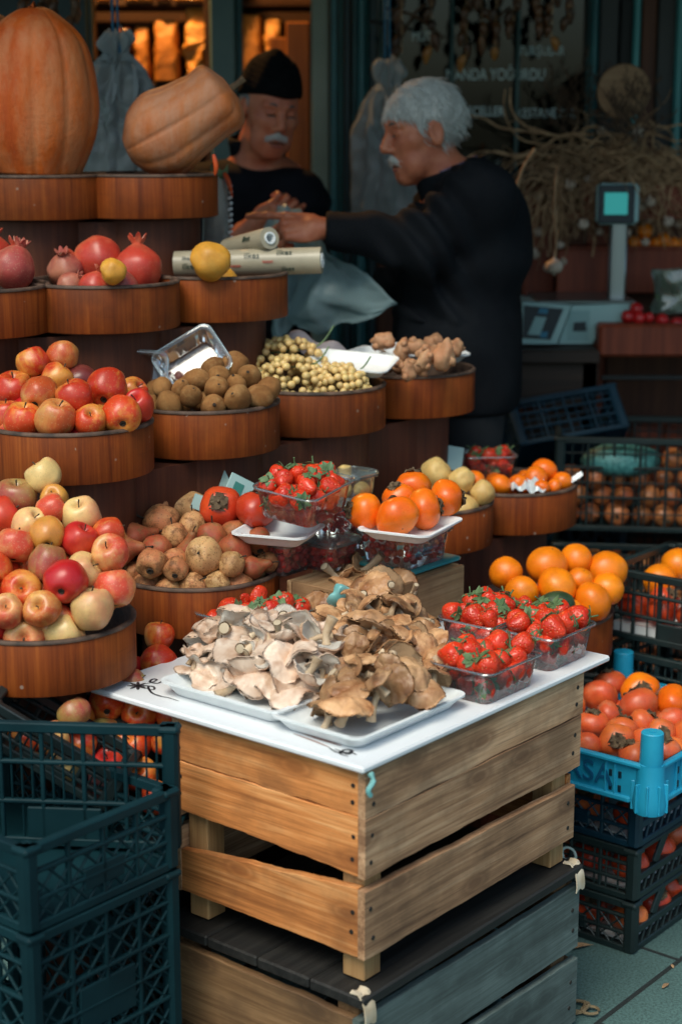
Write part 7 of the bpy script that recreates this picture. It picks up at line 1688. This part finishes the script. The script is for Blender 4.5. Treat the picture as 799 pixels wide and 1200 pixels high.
def face_bits(frx, parent, s_, brow_mat, closed):
    for s in (-1, 1):
        b = MB(); b.tube(spline([fpt(frx, (.0885, s * .012, .032), s_), fpt(frx, (.0865, s * .026, .040), s_), fpt(frx, (.073, s * .047, .036), s_)], 4), [.0022, .003, .0036, .0038, .0038, .0036, .003, .0024, .0015], 6); b.build('eyebrow', brow_mat, parent)
        c = fpt(frx, (.0785, s * .031, .0105), s_); R = frx[0]; b = MB(); T = Matrix([[*R[0], c[0]], [*R[1], c[1]], [*R[2], c[2]], [0, 0, 0, 1]])
        b.add([(.0088, y_, z_ - .003) for y_, z_ in ((-.012, 0), (-.005, .0014), (.005, .0015), (.012, -.0005), (.005, -.0018), (-.005, -.0018))], [(0, 1, 2, 3, 4, 5)], T, 0)
        b.v = b.v; b.tube([Vector(T @ Vector((.0094, y_, -.0018 + .0012 * math.cos(y_ * 130)))) for y_ in (-.013, -.007, 0, .007, .013)], [.0008, .0016, .0019, .0016, .0008], 6, None, 1); b.build('eye', [M['eye_white'], M['iris']], parent)
    b = MB(); pts = [fpt(frx, (.0885 - .08 * abs(y_) ** 1.3 * 1.2, y_, -.0705), s_) for y_ in (-.022, -.011, 0, .011, .022)]; b.tube(spline(pts, 3), .0022, 6); b.build('mouth', M['iris'], parent)
    b = MB(); pts = [fpt(frx, (.0885 - .08 * abs(y_) ** 1.3 * 1.2, y_, -.0785), s_) for y_ in (-.016, -.008, 0, .008, .016)]; b.tube(spline(pts, 3), [.0015] + [.0042] * 11 + [.0015], 8); b.build('lower_lip', M['lip'], parent)
face_bits(fr, p1, .92, M['brow_dark'], False)
# coat
_fr = np.random.RandomState(5); _fd = _fr.normal(size=(9, 3)).astype(np.float32); _fd /= np.linalg.norm(_fd, axis=1)[:, None]; _ff = _fr.uniform(14, 42, 9).astype(np.float32); _fp = _fr.uniform(0, 6, 9).astype(np.float32)
def folds(P, amp=.006):
    d = 0
    for v_, f_, p_ in zip(_fd, _ff, _fp): d = d + np.sin((P @ v_) * f_ + p_ + 1.6 * np.sin((P @ _fd[0]) * 9 + p_)) / (f_ / 22)
    return amp * d * .42
def coat_f(P):
    d = smin(torso(.024)(P), near_arm(.020)(P), .045); d = smin(d, far_arm(.020)(P), .045); d = d + folds(P, .009) + .012 * np.exp(-((P[:, 0] - el_n[0]) / .10) ** 2) * np.sin(P[:, 0] * 85 + P[:, 2] * 60 + P[:, 1] * 30) * (P[:, 2] > 1.15)
    d = smax(d, .925 - P[:, 2], .01); d = smax(d, -cap_(P, neck0 + n3((-.02, 0, .06)), nb + n3((-.035, 0, .035)), .062, .066), .012)
    cuff = (P - (wr_n + fwd * .004)) @ fwd; d = smax(d, np.where(P[:, 0] < wr_n[0] + .08, cuff, -1.), .004); return d
ct = join([(surfnet(coat_f, n3((-.10, Yo - .36, .90)), n3((.56, Yo + .38, 1.56)), .0085), 0)], 'coat', [M['coat']], p1)
ck = nb + n3((-.008, 0, .028))
def collar(cx, rad, h, lean, gap, fold=.3):
    cx = n3(cx)
    def fn(u, v):
        a = gap + (2 * PI - 2 * gap) * u; k = rad * (1 + fold * v)
        return (cx[0] - math.cos(a) * k * 1.05 + lean[0] * v * h, cx[1] + math.sin(a) * k, cx[2] - h * .2 + h * v * 1.0 + lean[2] * math.cos(a) * .05)
    return fn
ring_collar(collar(ck + n3((-.012, 0, -.030)), .061, .050, (-.1, 0, -.55), .25, .04), .05, M['shirt'], 'shirt_collar', p1, .005)
ring_collar(collar(ck + n3((-.008, 0, -.034)), .070, .052, (-.1, 0, -.60), .45, .12), .05, M['coat'], 'coat_collar', p1, .010)
join([(surfnet(leg_sdf(.016), n3((.05, Yo - .30, .06)), n3((.55, Yo + .32, 1.0)), .012), 0)], 'trousers', [M['trouser']], p1)
def shoes(lg, parent, dirv):
    for (_, _, b_) in lg:
        b = MB(); b.lathe(smooth_prof([(0, .05), (.03, .048), (.045, .02), (.046, -.045), (0, -.05)], 3), 18, Matrix.Translation((b_[0] + dirv[0] * .06, b_[1] + dirv[1] * .06, .052)) @ Matrix.Rotation(math.atan2(dirv[1], dirv[0]), 4, 'Z') @ Matrix.Diagonal((2.9, 1, 1, 1))); b.build('shoe', M['shoe'], parent)
shoes(legs, p1, (-1, 0))
# ---------------- man in the black cap, behind the stand
Yy = 4.62
h2 = at(316, 131, Yy - .05); fr2 = head_frame((h2.x, h2.y, h2.z), -PI / 2 + .42, .26, -.10); S2 = .90
h2f = in_frame(head_sdf(S2, 1.0, .95, 1.1), fr2)
n0 = fpt(fr2, (-.030, 0, -.10), S2); nb2 = n3(at(303, 190, Yy + .03))
bx_ = at(292, 240, Yy).x
shr, shl = n3((bx_ + .125, Yy - .02, 1.405)), n3((bx_ - .19, Yy + .05, 1.41))
elr = n3((bx_ + .17, Yy - .06, 1.16)); wrr = n3(at(318, 268, Yy - .22)); ell2 = n3((bx_ - .20, Yy - .05, 1.15)); wrl = n3(at(302, 262, Yy - .23))
def tor2(g=0.):
    return lambda P: smin(smin(ell_(P, (bx_ - .03, Yy + .03, 1.25), (.165 + g, .125 + g, .24 + g)), ell_(P, (bx_ - .03, Yy + .04, 1.0), (.165 + g, .13 + g, .20 + g)), .08), cap_(P, shr, shl, .068 + g), .06)
def arms2(g=0.):
    return lambda P: np.minimum(smin(cap_(P, shr, elr, .055 + g, .046 + g), cap_(P, elr, wrr, .045 + g, .032 + g), .03), smin(cap_(P, shl, ell2, .055 + g, .046 + g), cap_(P, ell2, wrl, .045 + g, .032 + g), .03))
legs2 = [((bx_ - .03 + s * .09, Yy + .04, .92), (bx_ - .03 + s * .10, Yy + .03, .50), (bx_ - .03 + s * .10, Yy + .05, .07)) for s in (-1, 1)]
def lg2(g=0.):
    return lambda P: np.minimum(*[smin(cap_(P, a, k, .085 + g, .058 + g), cap_(P, k, b_, .056 + g, .040 + g), .03) for a, k, b_ in legs2])
nk2 = lambda P: smin(cap_(P, n0, nb2, .052, .060), ell_(P, nb2 + n3((0, .01, -.03)), (.12, .09, .05)), .04)
fw2 = n3((.62, -.55, .35)); fw2 /= np.linalg.norm(fw2); up2 = n3((-.35, -.72, -.45)); up2 -= fw2 * (up2 @ fw2); up2 /= np.linalg.norm(up2); sd2 = np.cross(up2, fw2)
hl = hand_sdf(wrl, fw2, up2, sd2 if sd2[0] > 0 else -sd2, ((.8, 1.2, .7), (.95, 1.3, .8), (1.0, 1.3, .8), (1.05, 1.3, .8)), (.35, .6), .92)
parts = [(surfnet(lambda P: smin(h2f(P), nk2(P), .02), fr2[1] + n3((-.15, -.16, -.19)), fr2[1] + n3((.15, .15, .15)), .0036), 0), (surfnet(hl, wrl - .15, wrl + .17, .0034), 0),
         (surfnet(lambda P: smin(smin(smin(tor2()(P), arms2()(P), .03), lg2()(P), .05), nk2(P), .03), n3((bx_ - .34, Yy - .34, .02)), n3((bx_ + .34, Yy + .26, 1.52)), .014), 0)]
p2 = join(parts, 'person', [M['skin']]); tag(p2, 'man in a black knitted cap with grey moustache looking down behind the stand', 'person', 'two men at the back of the stall')
def cap_f(P):
    q = (P - fr2[1]) @ fr2[0] / S2; d = ell_(q, (-.014, 0, .050), (.114, .090, .104)); d = smin(d, ell_(q, (-.03, 0, .115), (.06, .055, .055)), .04); d = d + .0006 * np.sin(q[:, 2] * 420) + .003 * np.sin(q[:, 1] * 70 + q[:, 0] * 50)
    return smax(d, -(q[:, 2] - .038 - .28 * np.minimum(q[:, 0] + .02, .08) ), .012)
hair_part(cap_f, fr2, 'knit_cap', M['cap_knit'], p2)
def side_hair(P):
    q = (P - fr2[1]) @ fr2[0] / S2; d = ell_(q, (-.022, 0, .030), (.100, .081, .092)) + .001 * np.sin(q[:, 2] * 300)
    d = smax(d, q[:, 2] - .045, .01); d = smax(d, -(q[:, 2] + .045), .01); return smax(d, q[:, 0] - .012, .008)
hair_part(side_hair, fr2, 'hair', M['hair_grey'], p2)
hair_part(mous_f(fr2, S2, .0085, .030, .006), fr2, 'moustache', M['hair_white'], p2, .0022, .13, 260, .012, (.2, 0, -1))
face_bits(fr2, p2, S2, M['brow_dark'], True)
def jk(P):
    d = smin(tor2(.026)(P), arms2(.022)(P), .04) + folds(P, .005) + .004 * np.sin(P[:, 2] * 75)
    d = smax(d, .86 - P[:, 2], .01); d = smax(d, -cap_(P, n0, nb2 + n3((.01, -.03, .03)), .058, .066), .012)
    for w_, e_ in ((wrr, elr), (wrl, ell2)):
        ax_ = (w_ - e_) / np.linalg.norm(w_ - e_); near = np.linalg.norm(P - w_, axis=1) < .12; d = np.where(near, np.maximum(d, (P - w_) @ ax_ - .002), d)
    return d
join([(surfnet(jk, n3((bx_ - .36, Yy - .34, .84)), n3((bx_ + .36, Yy + .26, 1.56)), .009), 0)], 'jacket', [M['jacket']], p2)
b = MB()
def jc(u, v):
    a = -PI / 2 + .35 + (2 * PI - .70) * u; k = .068 * (1 + .22 * v); c = nb2; return (c[0] + math.cos(a) * k, c[1] + math.sin(a) * k, c[2] - .020 + .085 * v + .012 * math.sin(a))
b.sheet(jc, 30, 5, thick=.010); b.build('jacket_collar', M['jacket'], p2, ang=180)
join([(surfnet(lg2(.016), n3((bx_ - .34, Yy - .2, .06)), n3((bx_ + .30, Yy + .30, 1.0)), .013), 0)], 'trousers', [M['trouser']], p2); shoes(legs2, p2, (0, -1))

# ------------------------------------------------------------------ remove the prototypes
for o in PROTO: kill(o)
for o in list(bpy.data.objects):
    if 'r' in o.keys(): del o['r']
# lettering becomes plain mesh
dg = bpy.context.evaluated_depsgraph_get()
for o in [o for o in bpy.data.objects if o.type == 'FONT']:
    me = bpy.data.meshes.new_from_object(o.evaluated_get(dg)); n = bpy.data.objects.new('lettering', me); COL.objects.link(n)
    n.parent = o.parent; n.location = o.location; n.rotation_euler = o.rotation_euler; n.scale = o.scale
    bpy.data.objects.remove(o)
